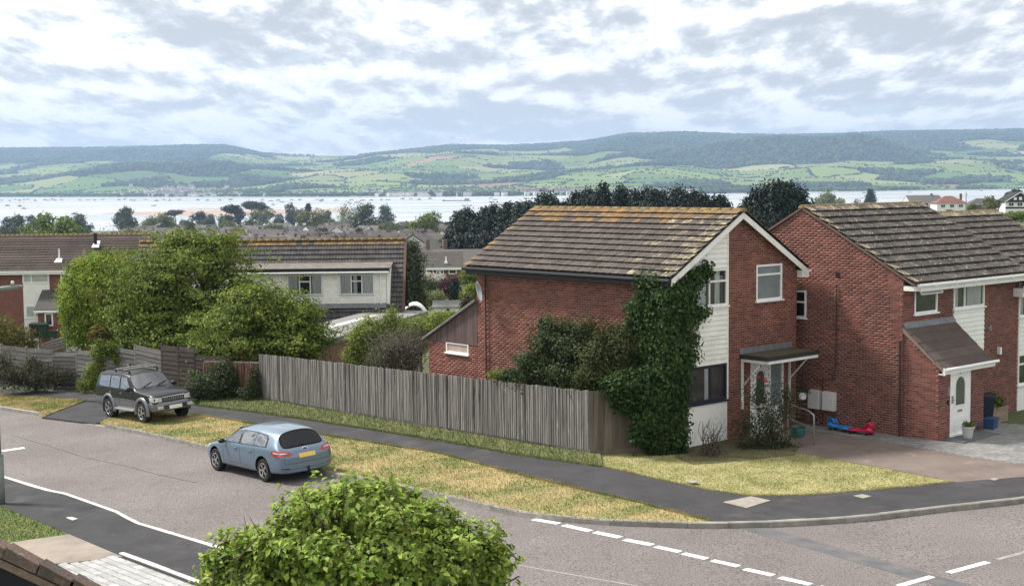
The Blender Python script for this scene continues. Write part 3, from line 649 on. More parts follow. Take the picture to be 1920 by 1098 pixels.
# ================================================================ houses
CAMV = Vector((0, 0, CZ))
class Bricks:
    def __init__(s, house, mat, depth=.1, zoff=0.0):
        s.h = house; s.mat = mat; s.d = depth; s.b = []; s.mort = MB(); s.zoff = zoff
    def wall(s, o, u, n, width, z0, span, openings=(), zmax=9):
        """o local corner, u along, n outward; span(z) -> (umin, umax) allowed at height z"""
        o = Vector(o); u = Vector(u); n = Vector(n); z = z0; c = 0
        while z+.065 < zmax:
            zc_ = z+.0325; sp = span(zc_)
            if sp is None: break
            iv = [sp]
            for a, b, za, zb in openings:
                if za-.01 < zc_ < zb+.01:
                    nv = []
                    for p, q in iv:
                        if b <= p or a >= q: nv.append((p, q))
                        else:
                            if a-p > .03: nv.append((p, a))
                            if q-b > .03: nv.append((b, q))
                    iv = nv
            for p, q in iv:
                x = math.floor(p/.225)*.225-(.1125 if c % 2 else 0)
                while x < q-.02:
                    a, b = max(x, p), min(x+.215, q)
                    if b-a > .035: s.b.append((o+u*((a+b)/2)+Vector((0, 0, z)), b-a, u, n))
                    x += .225
                s.mort.add([o+u*p-n*.0035+Vector((0, 0, z-.006)), o+u*q-n*.0035+Vector((0, 0, z-.006)), o+u*q-n*.0035+Vector((0, 0, z+.071)), o+u*p-n*.0035+Vector((0, 0, z+.071))], [(0, 1, 2, 3)])
            z += .075; c += 1
    def finish(s, limit=300):
        h = s.h; mw_ = Matrix.Translation(h.location) @ Matrix.Rotation(h.rotation_euler.z, 4, 'Z')
        key = lambda t: ((mw_ @ t[0])-CAMV).length - (0 if t[1] > .2 else 100)*0 + (50 if t[1] < .2 else 0)
        L = sorted(s.b, key=key); d = s.d
        unit = MB().add([(-.5,0,0),(.5,0,0),(.5,0,.065),(-.5,0,.065),(-.5,d,0),(.5,d,0),(.5,d,.065),(-.5,d,.065)], [(0,1,2,3),(3,2,6,7),(1,5,6,2),(0,3,7,4),(0,4,5,1)]).mesh('brick', s.mat)
        for c, ln_, u, n in L[:limit]:
            link('brick', unit, h, c+n*random.uniform(-.001, .002), (0, 0, math.atan2(u.y, u.x)), (ln_, 1, 1))
        V = []; F_ = []
        for c, ln_, u, n in L[limit:]:
            b = len(V); k = n*random.uniform(-.001, .002); zz = Vector((0, 0, .065))
            for dd in (Vector(), -n*d):
                V += [c+k-u*ln_/2+dd, c+k+u*ln_/2+dd, c+k+u*ln_/2+dd+zz, c+k-u*ln_/2+dd+zz]
            F_ += [tuple(b+i for i in f) for f in ((0,1,2,3),(3,2,6,7),(1,5,6,2),(0,3,7,4),(0,4,5,1))]
        if F_: tag(link('brickwork', mesh_np('brickwork', [tuple(v) for v in V], F_, s.mat), h), kind='stuff')
        s.mort.build('mortar', m_mortar, h)
def tile_mesh(name, mat, w_, gauge, prof, t=.028):
    L = gauge+.07; mb = MB(); n = len(prof); vs = []
    for y, z in ((0, t+.044), (L, .004)):
        vs += [((x)*w_, y, z+h) for x, h in prof]
    vs += [((x)*w_, .006, .066) for x, h in prof]
    fs = [(i, i+1, n+i+1, n+i) for i in range(n-1)]+[(2*n+i, 2*n+i+1, i+1, i) for i in range(n-1)]
    fs += [(2*n, 0, n), (3*n-1, 2*n-1, n-1)]
    return mb.add(vs, fs).mesh(name, mat)
FLAT = [(-.472, -.006), (-.44, .010), (-.06, .006), (0, -.006), (.06, .006), (.44, .010), (.472, -.006)]
ROLL2 = [(-.49, 0), (-.36, .026), (-.22, .004), (.02, .002), (.16, .026), (.30, .004), (.49, 0)]
def roof_tiles(h, o, u, v, ncol, nrow, gauge, wid, mats, pick, prof=FLAT, limit=300, taper=None, name='roof_tile', skip=None):
    """individual tiles on a slope: o = eaves corner, u along the eaves, v up the slope"""
    o = Vector(o); u = Vector(u).normalized(); v = Vector(v).normalized(); n = u.cross(v).normalized()
    mes = [tile_mesh(name, m, wid, gauge, prof) for m in mats]
    L = []
    for r in range(nrow):
        a, b = (0, ncol) if taper is None else taper(r)
        for c in range(a, b):
            if skip and skip(r, c): continue
            L.append((o+u*((c+.5)*wid)+v*(r*gauge)+n*random.uniform(0, .006), pick(r, c)))
    mw_ = Matrix.Translation(h.location) @ Matrix.Rotation(h.rotation_euler.z, 4, 'Z')
    L.sort(key=lambda t: ((mw_ @ t[0])-CAMV).length)
    base = Matrix((u, v, n)).transposed()
    for p, k in L[:limit]:
        ob = link(name, mes[k], h); rot = base @ Matrix.Rotation(random.gauss(0, .006), 3, 'Z') @ Matrix.Rotation(random.gauss(0, .006), 3, 'X')
        ob.matrix_local = Matrix.Translation(p) @ rot.to_4x4()
    if L[limit:]:
        V = []; F_ = []; mi = []
        for p, k in L[limit:]:
            me = mes[k]; b = len(V); V += [p+base @ w.co for w in me.vertices]; F_ += [tuple(b+i for i in q.vertices) for q in me.polygons]; mi += [k]*len(me.polygons)
        mb = MB(); mb.v = [tuple(x) for x in V]; mb.f = F_; mb.m = mi
        tag(mb.build('roof_tiling', mats, h), kind='stuff')
def window(h, o, u, n, w_, ht, cols, fm=m_pvc, fr=.06, rows=None, sill=.0, curtain=True, glass=None, recess=.05, proud=0.0, name='window', back=m_room):
    """frame with mullions between light rectangles. cols: list of widths (fractions); rows: dict col->list of row fractions (top first)"""
    o = Vector(o); u = Vector(u); n = Vector(n); z = Vector((0, 0, 1)); glass = glass or m_glass
    def P(a, b, d): return o+u*a+z*b-n*(recess-proud)+n*d
    mb = MB(); panes = []
    def fbox(a0, a1, b0, b1, d0, d1, m=0, t=mb):
        vs = [P(a, b, d) for d in (d0, d1) for a, b in ((a0, b0), (a1, b0), (a1, b1), (a0, b1))]
        t.add(vs, [(0,3,2,1),(4,5,6,7),(0,1,5,4),(1,2,6,5),(2,3,7,6),(3,0,4,7)], m)
    fbox(0, w_, 0, fr, -.03, .03); fbox(0, w_, ht-fr, ht, -.03, .03); fbox(0, fr, fr, ht-fr, -.03, .03); fbox(w_-fr, w_, fr, ht-fr, -.03, .03)
    x = fr; iw = w_-2*fr; tot = sum(cols)
    for i, cfrac in enumerate(cols):
        cw = iw*cfrac/tot; a0, a1 = x, x+cw
        if i: fbox(a0-fr*.45, a0+fr*.45, fr, ht-fr, -.028, .032)
        rs = (rows or {}).get(i, [1]); zz = ht-fr; ih = ht-2*fr; rt = sum(rs)
        for j, rf in enumerate(rs):
            rh = ih*rf/rt
            if j: fbox(a0, a1, zz-fr*.45, zz+fr*.45, -.027, .034)
            panes.append((a0, a1, zz-rh, zz)); zz -= rh
        x += cw
    if sill:
        fbox(-.05, w_+.05, -.045, 0, -.03, recess-proud+sill)
    wo = mb.build(name, fm, h); fix_normals(wo.data)
    b = MB(); vs = [P(a, c, -.045) for a, c in ((0, 0), (w_, 0), (w_, ht), (0, ht))]; b.add(vs, [(0, 1, 2, 3)]); b.build('backing', back, wo)
    for a0, a1, b0, b1 in panes:
        q = MB(); q.add([P(a, c, -.005) for a, c in ((a0, b0), (a1, b0), (a1, b1), (a0, b1))], [(0, 1, 2, 3)]); q.build('pane', glass, wo)
    if curtain:
        for a0, a1 in (curtain if isinstance(curtain, list) else [(fr, w_*.2), (w_*.8, w_-fr)]):
            q = MB(); k = max(6, int((a1-a0)/.04)); vs = []
            for i in range(k+1):
                a = a0+(a1-a0)*i/k; dd = -.030+.010*math.sin(i*1.9); vs += [P(a, fr*.5, dd), P(a, ht-fr*.5, dd)]
            q.add(vs, [(2*i, 2*i+2, 2*i+3, 2*i+1) for i in range(k)]); q.build('curtain', m_curtain, wo)
    return wo
def siding(h, o, u, n, polys, pitch, mat, name='cladding_board'):
    """horizontal shiplap boards; polys(z)->(u0,u1) or None"""
    o = Vector(o); u = Vector(u); n = Vector(n)
    z0, z1, span = polys; z = z0
    while z < z1-.02:
        zt = min(z+pitch, z1); s0, s1 = span(z), span(zt-.001)
        if s0 and s1:
            a = [o+u*s0[0]+Vector((0, 0, z)), o+u*s0[1]+Vector((0, 0, z)), o+u*s1[1]+Vector((0, 0, zt)), o+u*s1[0]+Vector((0, 0, zt))]
            vs = [a[0]+n*.036, a[1]+n*.036, a[2]+n*.006, a[3]+n*.006]+[p-n*.02 for p in a]
            MB().add(vs, [(0,1,2,3),(4,7,6,5),(0,4,5,1),(1,5,6,2),(2,6,7,3),(3,7,4,0)]).build(name, mat, h)
        z += pitch
X, Y, Z = Vector((1, 0, 0)), Vector((0, 1, 0)), Vector((0, 0, 1))
ROT = R(41.82)
# ---------------------------------------------------------------- house A
K = Vector((4.63, 40.07, .27)); WA, DA, EA, RA = 5.85, 8.7, 5.22, 6.90     # local heights above K.z
hA = empty('corner_house', K, ROT, 'red brick corner house with ivy, lichened roof and white boarded gable strip', 'house')
mb = MB(); i_ = .1
mb.prism([(i_, i_, -.6), (WA-i_, i_, -.6), (WA-i_, i_, EA), (WA/2, i_, RA-.1), (i_, i_, EA)], (0, DA-2*i_, 0)); o = mb.build('wall', m_mortar, hA); fix_normals(o.data)
def gspanA(z):
    if z < EA: return (.0, WA)
    k = (z-EA)/(RA-EA)*WA/2; return (k, WA-k) if WA-2*k > .1 else None
opA = [(.54, 2.42, -.6, 9), (3.81, 5.09, 4.19, 5.30), (3.55, 5.2, .0, 2.42)]
B_ = Bricks(hA, m_brick)
B_.wall((0, 0, 0), X, -Y, WA, -.40, gspanA, opA)
B_.wall((0, DA, 0), -Y, -X, DA, -.40, lambda z: (.004, DA-.004) if z < EA else None)
# lean-to extension at the back
EXL = 2.65
B_.wall((0, DA+EXL, 0), -Y, -X, EXL, -.40, lambda z: (.004, EXL) if z < 2.42 else None, [(.98, 2.2, 2.06, 2.46)])
B_.finish()
# cladding strip on the gable
siding(hA, (0, 0, 0), X, -Y, (2.44, 3.30, lambda z: (.54, 2.42)), .15, m_dirtywhite)
siding(hA, (0, 0, 0), X, -Y, (3.30, 4.15, lambda z: (.54, 2.42)), .15, m_clad)
def topspan(z):
    k = (z-EA)/(RA-EA)*WA/2
    return (max(.54, k), 2.42) if max(.54, k) < 2.40 else None
siding(hA, (0, 0, 0), X, -Y, (5.29, 6.62, topspan), .15, m_clad)
MB().box(.54, 2.42, -.02, .06, .10, 1.32).build('render_panel', m_wpaint, hA)
MB().box(.54, 2.42, .0, .06, -.5, .10).build('plinth', m_brick, hA)
MB().box(2.40, 2.46, -.035, .02, 1.34, 6.55).build('corner_trim', m_wpaint, hA)
window(hA, (.54, 0, 1.33), X, -Y, 1.88, 1.10, [1.35, .9], m_darkframe, .085, sill=.07, curtain=[(.9, 1.15)], recess=.01)
window(hA, (.54, 0, 4.17), X, -Y, 1.88, 1.11, [1.25, .95], m_wpaint, .065, rows={1: [.45, 1]}, sill=.08, curtain=[(.07, .95), (1.35, 1.6)], recess=.01)
window(hA, (3.81, 0, 4.19), X, -Y, 1.28, 1.11, [1], m_pvc, .065, rows={0: [.34, 1]}, sill=.07, curtain=False, glass=m_frost, recess=.02)
window(hA, (0, DA+EXL-.98, 2.09), -Y, -X, 1.2, .36, [1], m_pvc, .05, sill=.06, curtain=False, recess=.02)
# door screen
dr = MB(); dr.box(3.55, 5.2, .05, .09, .0, 2.42).box(3.55, 3.62, .0, .05, 0, 2.42).box(4.46, 4.56, .0, .05, 0, 2.42).box(5.12, 5.2, .0, .05, 0, 2.42).box(3.62, 5.12, .0, .05, 2.34, 2.42)
door = dr.build('door_screen', m_pvc, hA)
def door_leaf(h, x0, x1, z0, z1, y, nm='door', num=False):
    d_ = MB().box(x0, x1, y, y+.05, z0, z1); w_ = x1-x0; cx_ = (x0+x1)/2
    d_.box(x0+.16*w_, x1-.16*w_, y-.012, y, z0+.14, z0+.30).box(x0+.16*w_, x1-.16*w_, y-.012, y, z0+.36, z0+.52)
    # arch moulding
    pts = [(cx_-.24*w_-.03, y-.01, z0+.85)]+[(cx_-.0+(.24*w_+.03)*-math.cos(a), y-.01, z1-.50+(.24*w_+.03)*math.sin(a)) for a in np.linspace(0, math.pi, 9)]+[(cx_+.24*w_+.03, y-.01, z0+.85), (cx_-.24*w_-.03, y-.01, z0+.85)]
    d_.tube(pts, .018, 6)
    do = d_.build(nm, m_pvc, h)
    r_ = .24*w_; q = [(cx_-r_, y-.006, z0+.87), (cx_+r_, y-.006, z0+.87)]+[(cx_+r_*math.cos(a), y-.006, z1-.50+r_*math.sin(a)) for a in np.linspace(0, math.pi, 11)]
    MB().add(q, [tuple(range(len(q)))]).build('pane', m_doorglass, do)
    hd = MB().box(x0+.05, x0+.085, y-.05, y, z0+.95, z0+1.18).box(x0+.05, x0+.17, y-.055, y-.035, z0+1.04, z0+1.065); hd.build('handle', m_steel, do)
    MB().box(cx_-.13, cx_+.13, y-.012, y, z0+.66, z0+.72).build('letter_plate', M('brass', (.45, .32, .10), rough=.35, metal=.8), do)
    return do
door_leaf(hA, 3.63, 4.45, .12, 2.33, .012)
MB().add([(4.58, .03, .85), (5.1, .03, .85), (5.1, .03, 2.32), (4.58, .03, 2.32)], [(0, 1, 2, 3)]).build('pane', m_frost, door)
MB().box(3.2, 5.5, -1.1, -.002, -.5, .06).build('doorstep', m_concrete, hA)
# flat canopy with braces
cn = MB().box(3.02, 5.58, -1.08, -.01, 2.50, 2.62); co = cn.build('canopy', M('black_roof_edge', (.035, .035, .033), rough=.7), hA)
MB().add([(3.06, -1.04, 2.626), (5.54, -1.04, 2.626), (5.54, -.02, 2.626), (3.06, -.02, 2.626)], [(0, 1, 2, 3)]).build('canopy_deck', M('mossy_chippings', (.115, .075, .062), (.075, .085, .035), scale=5, rough=1, bump=.8, bscale=20), co)
MB().box(3.06, 5.54, -1.06, -1.02, 2.405, 2.498).box(3.06, 3.10, -1.02, -.02, 2.405, 2.498).box(5.50, 5.54, -1.02, -.02, 2.405, 2.498).build('canopy_fascia', m_wpaint, co)
for x0 in (3.12, 5.46):
    MB().bar((x0, -.78, 2.42), (x0, -.04, 1.65), .04, .04).build('brace', m_wpaint, co)
    MB().box(x0-.03, x0+.03, -.06, -.004, .95, 2.40).build('post', m_wpaint, co)
fl = MB()
for k in range(4): fl.box(3.04+k*.64, 3.04+k*.64+.636, -.016-.003*k, .0, 2.63, 2.80)
fl.build('flashing', m_lead, hA)
# roof: deck, tiles, ridge, barge boards, gutters
OV, RO = .32, .28
sl_ = Vector((WA/2, 0, RA-EA)); slope = sl_.normalized(); pit = math.atan2(sl_.z, sl_.x)
e0 = EA-.05-OV*math.tan(pit)
mb = MB()
for sgn in (0, 1):
    fx = (lambda x: x) if sgn == 0 else (lambda x: WA-x)
    mb.prism([(fx(-OV), -.18, e0+.06), (fx(WA/2), -.18, RA+.02), (fx(WA/2), -.18, RA+.09), (fx(-OV), -.18, e0+.13)], (0, DA+.36, 0))
rd = mb.build('roof_deck', m_dark, hA); fix_normals(rd.data)
TL = (Vector((WA/2+OV, 0, (RA+.10)-(e0+.13)))).length; gaugeA = TL/12.0
vs_ = Vector((WA/2+OV, 0, RA+.10-(e0+.13))).normalized(); nA = 31; wA = (DA+.5)/nA
def pickA(r, c):
    # c counts from the back towards the street gable
    if r >= 11: return 1
    if c >= nA-2: return 2
    if c >= nA-8 and random.random() < .5*(c-nA+9)/8+.02*r: return 2
    if r == 10 and random.random() < .75: return 1
    if r == 9 and random.random() < .3: return 1
    if c == 0 and random.random() < .7: return 1
    return 0
roof_tiles(hA, (-OV-.04, DA+.25, e0+.125), -Y, vs_, nA, 12, gaugeA, wA, [m_tile, m_tilelich, m_tilepale], pickA)
vr_ = Vector((-vs_.x, 0, vs_.z))
tag(link('roof_tiling', (lambda: (lambda mb: [mb.add([Vector((WA+OV+.04, -.25+c*wA, e0+.125))+vr_*(r*gaugeA)+Vector((0, a, 0))+vr_*b+Vector((0, 0, zz)) for a, b, zz in ((.004, 0, .04), (wA-.004, 0, .04), (wA-.004, gaugeA+.03, .012), (.004, gaugeA+.03, .012), (.004, 0, 0), (wA-.004, 0, 0))], [(0, 1, 2, 3), (4, 5, 1, 0), (4, 0, 3), (5, 2, 1)]) for r in range(12) for c in range(nA)] and mb)(MB()).mesh('roof_tiling', m_tile))(), hA), kind='stuff')
nrd = 22
for k in range(nrd):
    y0 = -.27+k*(DA+.52)/nrd; L_ = (DA+.52)/nrd-.012; q = MB(); n_ = 7; vs = []
    for yy in (y0, y0+L_):
        vs += [(WA/2+.135*math.cos(a), yy, RA+.05+.11*math.sin(a)) for a in np.linspace(math.pi*1.02, -.02*math.pi, n_)]
    q.add(vs, [(j, j+1, n_+j+1, n_+j) for j in range(n_-1)]+[tuple(range(n_))[::-1], tuple(range(n_, 2*n_))]); q.build('ridge_tile', m_moss, hA, True)
bb = MB()
for sgn in (0, 1):
    fx = (lambda x: x) if sgn == 0 else (lambda x: WA-x)
    tz = lambda x: e0+.06+(x+OV)*math.tan(pit)
    bb.prism([(fx(-OV+.02), -.19, tz(-OV+.02)-.17), (fx(WA/2), -.19, tz(WA/2)-.17), (fx(WA/2), -.19, tz(WA/2)+.02), (fx(-OV+.02), -.19, tz(-OV+.02)+.02)], (0, -.025, 0))
    # soffit under the verge
    bb.prism([(fx(-OV+.02), -.19, tz(-OV)-.005), (fx(WA/2), -.19, tz(WA/2)-.005), (fx(WA/2), -.19, tz(WA/2)-.03), (fx(-OV+.02), -.19, tz(-OV)-.03)], (0, .19, 0))
bo = bb.build('barge_board', m_wpaint, hA); fix_normals(bo.data)
MB().box(WA-.02, WA+OV+.04, -.21, -.02, e0-.16, e0+.06).build('eaves_box', m_wpaint, hA)
MB().box(WA+OV+.01, WA+OV+.10, -.26, DA+.1, e0-.0, e0+.07).build('gutter', m_wpaint, hA)
gt = MB(); gt.tube([(-OV-.07, -.22, e0+.06), (-OV-.07, DA+.26, e0+.06)], .065, 8); gt.box(-OV-.02, -OV+.02, -.17, DA+.17, e0-.12, e0+.10).box(-OV, -.005, -.15, DA+.15, e0-.12, e0-.10)
gt.build('gutter', m_black, hA)
MB().tube([(-.08, DA-.5, e0+.0), (-.06, DA-.5, EA-.35), (-.06, DA-.5, -.2)], .025, 6).build('cable_duct', m_pipe, hA)
MB().tube([(-OV-.05, .55, e0+.03), (-.1, .55, e0-.3), (-.06, .55, .0)], .035, 8).build('downpipe', m_black, hA)
# satellite dish
dh = empty('satellite_dish_mount', (0, 0, 0)); dh.parent = hA
bpy.data.objects.remove(dh)
dsh = MB().lathe([(.0, -.055), (.10, -.045), (.20, -.012), (.255, .015), (.262, .012), (.20, -.02), (.0, -.06)], 20, axis='Y')
do = dsh.build('satellite_dish', M('dish_grey', (.33, .36, .38), (.26, .28, .30), scale=3, rough=.5), hA, True, loc=(-.42, DA-.62, 4.32), rot=(R(-12), 0, R(68)))
do.scale = (1.05, 1.2, 1.3)
MB().bar((-.30, DA-.44, 4.26), (-.0, DA-.40, 4.2), .03, .03).bar((-.36, DA-.44, 4.05), (-.62, DA-.24, 4.12), .018, .018).box(-.68, -.58, DA-.28, DA-.18, 4.08, 4.16).build('dish_arm', m_black, hA)
# lean-to: boarded cheek, roof
for k in range(24):
    y0 = DA+.01+k*(EXL-.02)/24; y1 = y0+(EXL-.02)/24-.006; top = lambda y: 3.93-(y-DA)*(3.93-2.50)/EXL
    MB().prism([(.0-.012, y0, 2.43), (-.012, y1, 2.43), (-.012, y1, top(y1)), (-.012, y0, top(y0))], (.03, 0, 0)).build('cheek_board', m_purplewood, hA)
MB().prism([(.02, DA, -.5), (.02, DA+EXL, -.5), (.02, DA+EXL, 2.48), (.02, DA, 3.9)], (4.5, 0, 0)).build('lean_to_core', m_mortar, hA)
ex = MB().prism([(-.12, DA+.0, 3.93), (-.12, DA+EXL+.22, 2.42), (-.12, DA+EXL+.22, 2.50), (-.12, DA, 4.02)], (4.8, 0, 0)); eo = ex.build('lean_to_roof', m_felt, hA); fix_normals(eo.data)

# ---------------------------------------------------------------- house B (attached pair on the right)
BK = Vector((11.74, 41.79, .35)); WB, DB, EB, RB = 6.75, 7.4, 4.80, 6.85
hB = empty('brick_house', BK, ROT, 'plum brick house with white front door in a tiled porch', 'house')
mb = MB(); mb.prism([(.1, .1, -.6), (.1, DB-.1, -.6), (.1, DB-.1, EB), (.1, DB/2, RB-.12), (.1, .1, EB)], (WB-.1, 0, 0)); o = mb.build('wall', m_mortar, hB); fix_normals(o.data)
def gspanB(z):
    if z < EB: return (.0, DB)
    k = (z-EB)/(RB-EB)*DB/2; return (k, DB-k) if DB-2*k > .1 else None
B2_ = Bricks(hB, m_brickb)
B2_.wall((0, DB, 0), -Y, -X, DB, -.30, gspanB, [(DB-4.05, DB-3.52, 3.38, 4.28)])
B2_.wall((0, 0, 0), X, -Y, WB, -.30, lambda z: (.004, WB) if z < EB else None, [(.62, 1.9, 3.70, 4.78), (2.83, 4.68, 2.2, 4.78), (.12, 2.6, -.6, 3.2)])
PO = 1.22
def porch_top(y): return 3.30-(y/PO)*1.05
B2_.wall((.05, 0, 0), -Y, -X, PO, -.30, lambda z: (0.0, PO-.004) if z < 2.2 else ((0.0, max(.0, min(PO, (3.30-z)/1.05*PO-.06))) if z < 3.15 else None))
B2_.wall((.05, -PO, 0), X, -Y, 2.55, -.30, lambda z: (.004, 2.55) if z < 2.2 else None, [(.62, 1.82, .05, 2.2)])
B2_.finish()
MB().box(.15, 2.5, -PO+.1, .0, -.5, 2.2).prism([(.15, -PO+.1, 2.2), (.15, 0, 2.2), (.15, 0, 3.18), (.15, -PO+.1, 2.25)], (2.3, 0, 0)).build('porch_core', m_mortar, hB)
siding(hB, (0, 0, 0), X, -Y, (2.2, 3.68, lambda z: (2.83, 4.68)), .15, m_clad)
window(hB, (2.83, 0, 3.70), X, -Y, 1.85, 1.08, [.7, 1.35], m_pvc, .065, rows={0: [.5, 1]}, sill=.08, curtain=[(.08, .35), (.85, 1.75)], recess=.01)
w1 = window(hB, (.62, 0, 3.70), X, -Y, 1.28, 1.08, [1], m_pvc, .065, rows={0: [.42, 1]}, sill=.07, curtain=False, recess=.02, glass=m_glass)
# the open top-hung light
ol = MB(); zt, zb_ = 4.76, 4.30
for a, b, c, d_ in ((.64, 1.88, 0, .07), (.64, 1.88, .93, 1), (.64, .70, 0, 1), (1.82, 1.88, 0, 1)):
    vs = []
    for x in (a, b):
        for f in (c, d_):
            vs += [(x, -.03-(1-f)*.20, zb_+(zt-zb_)*f), (x, -.0-(1-f)*.20, zb_+(zt-zb_)*f)]
    ol.add(vs, [(0,1,3,2),(4,6,7,5),(0,4,5,1),(2,3,7,6),(0,2,6,4),(1,5,7,3)])
ob = ol.build('open_light', m_pvc, w1); fix_normals(ob.data)
MB().add([(.68, -.20, zb_+.03), (1.84, -.20, zb_+.03), (1.84, -.03, zt-.03), (.68, -.03, zt-.03)], [(0, 1, 2, 3)]).build('pane', M('pale_reflecting_glass', (.42, .48, .50), rough=.08, spec=1), w1)
window(hB, (0, 4.05, 3.40), -Y, -X, .53, .88, [1], m_pvc, .06, rows={0: [.7, 1]}, curtain=False, recess=.0, sill=.05)
MB().box(-.02, .05, 2.27, 2.42, 4.77, 4.92).build('vent_brick', m_black, hB)
MB().tube([(-.04, 2.35, 4.55), (-.04, 2.35, 2.0), (-.04, 2.45, 1.55), (-.04, 2.85, 1.53), (-.04, 2.85, .1)], .02, 6).build('waste_pipe', m_pipe, hB)
MB().tube([(-.05, .06, 2.95), (-.05, .03, -.1)], .035, 8).build('downpipe', m_pipe, hB)
mbx = M('meter_box_white', (.66, .66, .64), (.58, .58, .56), scale=4, rough=.5)
for y0 in (2.88, 2.34):
    b = MB(); b.box(-.17, -.006, y0, y0+.44, .55, 1.14).box(-.182, -.17, y0+.03, y0+.41, .58, 1.11); mo = b.build('meter_box', mbx, hB)
MB().tube([(-.08, 3.18, .55), (-.08, 3.18, -.2)], .03, 6).build('meter_duct', m_pipe, hB)
# roof of B
OVB = .38; pitB = math.atan2(RB-EB, DB/2); eB0 = EB-.03-OVB*math.tan(pitB)
mb = MB()
for sgn in (0, 1):
    fy = (lambda y: y) if sgn == 0 else (lambda y: DB-y)
    mb.prism([(-.05, fy(-OVB), eB0+.05), (-.05, fy(DB/2), RB+.02), (-.05, fy(DB/2), RB+.09), (-.05, fy(-OVB), eB0+.12)], (WB+.10, 0, 0))
o = mb.build('roof_deck', M('verge_mortar', (.16, .11, .09), (.11, .085, .07), scale=4, rough=.95), hB); fix_normals(o.data)
vB = Vector((0, DB/2+OVB, RB+.10-(eB0+.12))); gB = vB.length/12.0; nB = 23; wB = (WB+.12)/nB
roof_tiles(hB, (-.06, -OVB-.04, eB0+.12), X, vB, nB, 12, gB, wB, [m_tileb, m_tilelich, m_tilepale], lambda r, c: (2 if r == 11 and random.random() < .5 else (2 if c == 0 and random.random() < .5 else 0)), ROLL2)
def ridge_run(h, x0, x1, y, z, n, mat, axis='X', r=.13, hh=.11):
    for k in range(n):
        a0 = x0+k*(x1-x0)/n; a1 = a0+(x1-x0)/n-.012; q = MB(); n_ = 7; vs = []
        for aa in (a0, a1): vs += [(aa, y+r*math.cos(t), z+hh*math.sin(t)) for t in np.linspace(0, math.pi, n_)]
        q.add(vs, [(j, j+1, n_+j+1, n_+j) for j in range(n_-1)]+[tuple(range(n_))[::-1], tuple(range(n_, 2*n_))]); q.build('ridge_tile', mat, h, True)
ridge_run(hB, -.06, WB+.06, DB/2, RB+.05, 16, m_moss)
MB().box(.30, WB+.05, -OVB-.02, -OVB+.02, eB0-.13, eB0+.07).box(.30, WB, -OVB, -.002, eB0-.13, eB0-.11).build('fascia', m_wpaint, hB)
MB().box(-.0, .42, -OVB+.02, -.01, eB0-.10, eB0+.04).build('eaves_return', m_wpaint, hB)
gt = MB(); gt.tube([(.12, -OVB-.07, eB0+.06), (WB+.35, -OVB-.07, eB0+.06)], .055, 8)
for k in range(5): gt.box(1+k*1.15, 1.04+k*1.15, -OVB-.13, -OVB-.01, eB0-.005, eB0+.12)
gt.tube([(WB+.28, -OVB-.07, eB0+.05), (WB+.28, -OVB-.02, eB0-.5)], .03, 6); gt.build('gutter', m_pvc, hB)
# porch roof, fascia, door
pv = Vector((0, PO+.14, 1.05+.12)); 
for r in range(5):
    y0 = -PO-.16+r*(PO+.16)/5; q = MB(); z_ = lambda y: 3.36+y/PO*1.05
    q.prism([(-.0, y0, z_(y0)+.01), (2.85, y0, z_(y0)+.01), (2.85, y0, z_(y0)+.05), (0, y0, z_(y0)+.05)], (0, (PO+.16)/5+.04, ((PO+.16)/5+.04)*1.05/PO-.025))
    o = q.build('tile_course', M('brown_porch_tile', (.115, .083, .070), (.085, .068, .062), scale=3, rough=.9, rnd=.1, bump=.2), hB); fix_normals(o.data)
q = MB(); q.prism([(.0, -PO-.12, 2.14), (.0, -.0, 3.20), (.0, 0, 3.345), (0, -PO-.12, 2.25)], (.04, 0, 0)); q.build('porch_verge', M('porch_verge_mortar', (.22, .17, .14), rough=.9), hB)
q = MB(); q.prism([(.0, -.10, 3.31), (2.85, -.10, 3.31), (2.85, -.004, 3.47), (.0, -.004, 3.47)], (0, -.006, .02)); o = q.build('porch_flashing', m_lead, hB); fix_normals(o.data)
MB().box(.0, 2.95, -PO-.17, -PO-.13, 2.04, 2.22).box(0, 2.9, -PO-.14, -PO-.002, 2.04, 2.06).box(0, .04, -PO-.21, -PO-.13, 2.03, 2.24).build('porch_fascia', m_pvc, hB)
MB().tube([(.04, -PO-.22, 2.19), (3.05, -PO-.22, 2.19)], .05, 8).tube([(2.95, -PO-.2, 2.16), (2.95, -PO-.06, 2.05)], .03, 6).build('porch_gutter', m_pvc, hB)
fr = MB(); fr.box(.67, .75, -PO+.02, -PO+.09, .14, 2.19).box(1.79, 1.87, -PO+.02, -PO+.09, .14, 2.19).box(.75, 1.79, -PO+.02, -PO+.09, 2.10, 2.19).box(.63, 1.90, -PO-.06, -PO+.09, .10, .14); fr.build('door_frame', m_pvc, hB)
dB = door_leaf(hB, .75, 1.79, .14, 2.10, -PO+.03)
txt = bpy.data.curves.new('door_number', 'FONT'); txt.body = '7'; txt.size = .12; txt.extrude = .004; txt.align_x = 'CENTER'
tm = bpy.data.objects.new('door_number', txt); C.objects.link(tm); dg = bpy.context.evaluated_depsgraph_get(); tme = bpy.data.meshes.new_from_object(tm.evaluated_get(dg)); bpy.data.objects.remove(tm)
tme.materials.clear(); tme.materials.append(m_steel); link('door_number', tme, dB, (1.27, -PO+.02, 1.93), (R(90), 0, 0))
MB().box(.2, 2.3, -PO-.75, -PO-.01, -.2, .10).build('doorstep', M('slate_step', (.10, .10, .105), (.14, .14, .14), scale=4, rough=.7), hB)
MB().box(.50, .56, -PO-.05, -PO-.002, 1.35, 1.62).build('porch_lamp', m_steel, hB)
MB().box(.5, .56, -PO-.04, -PO-.002, 1.1, 1.22).build('key_safe', m_black, hB)
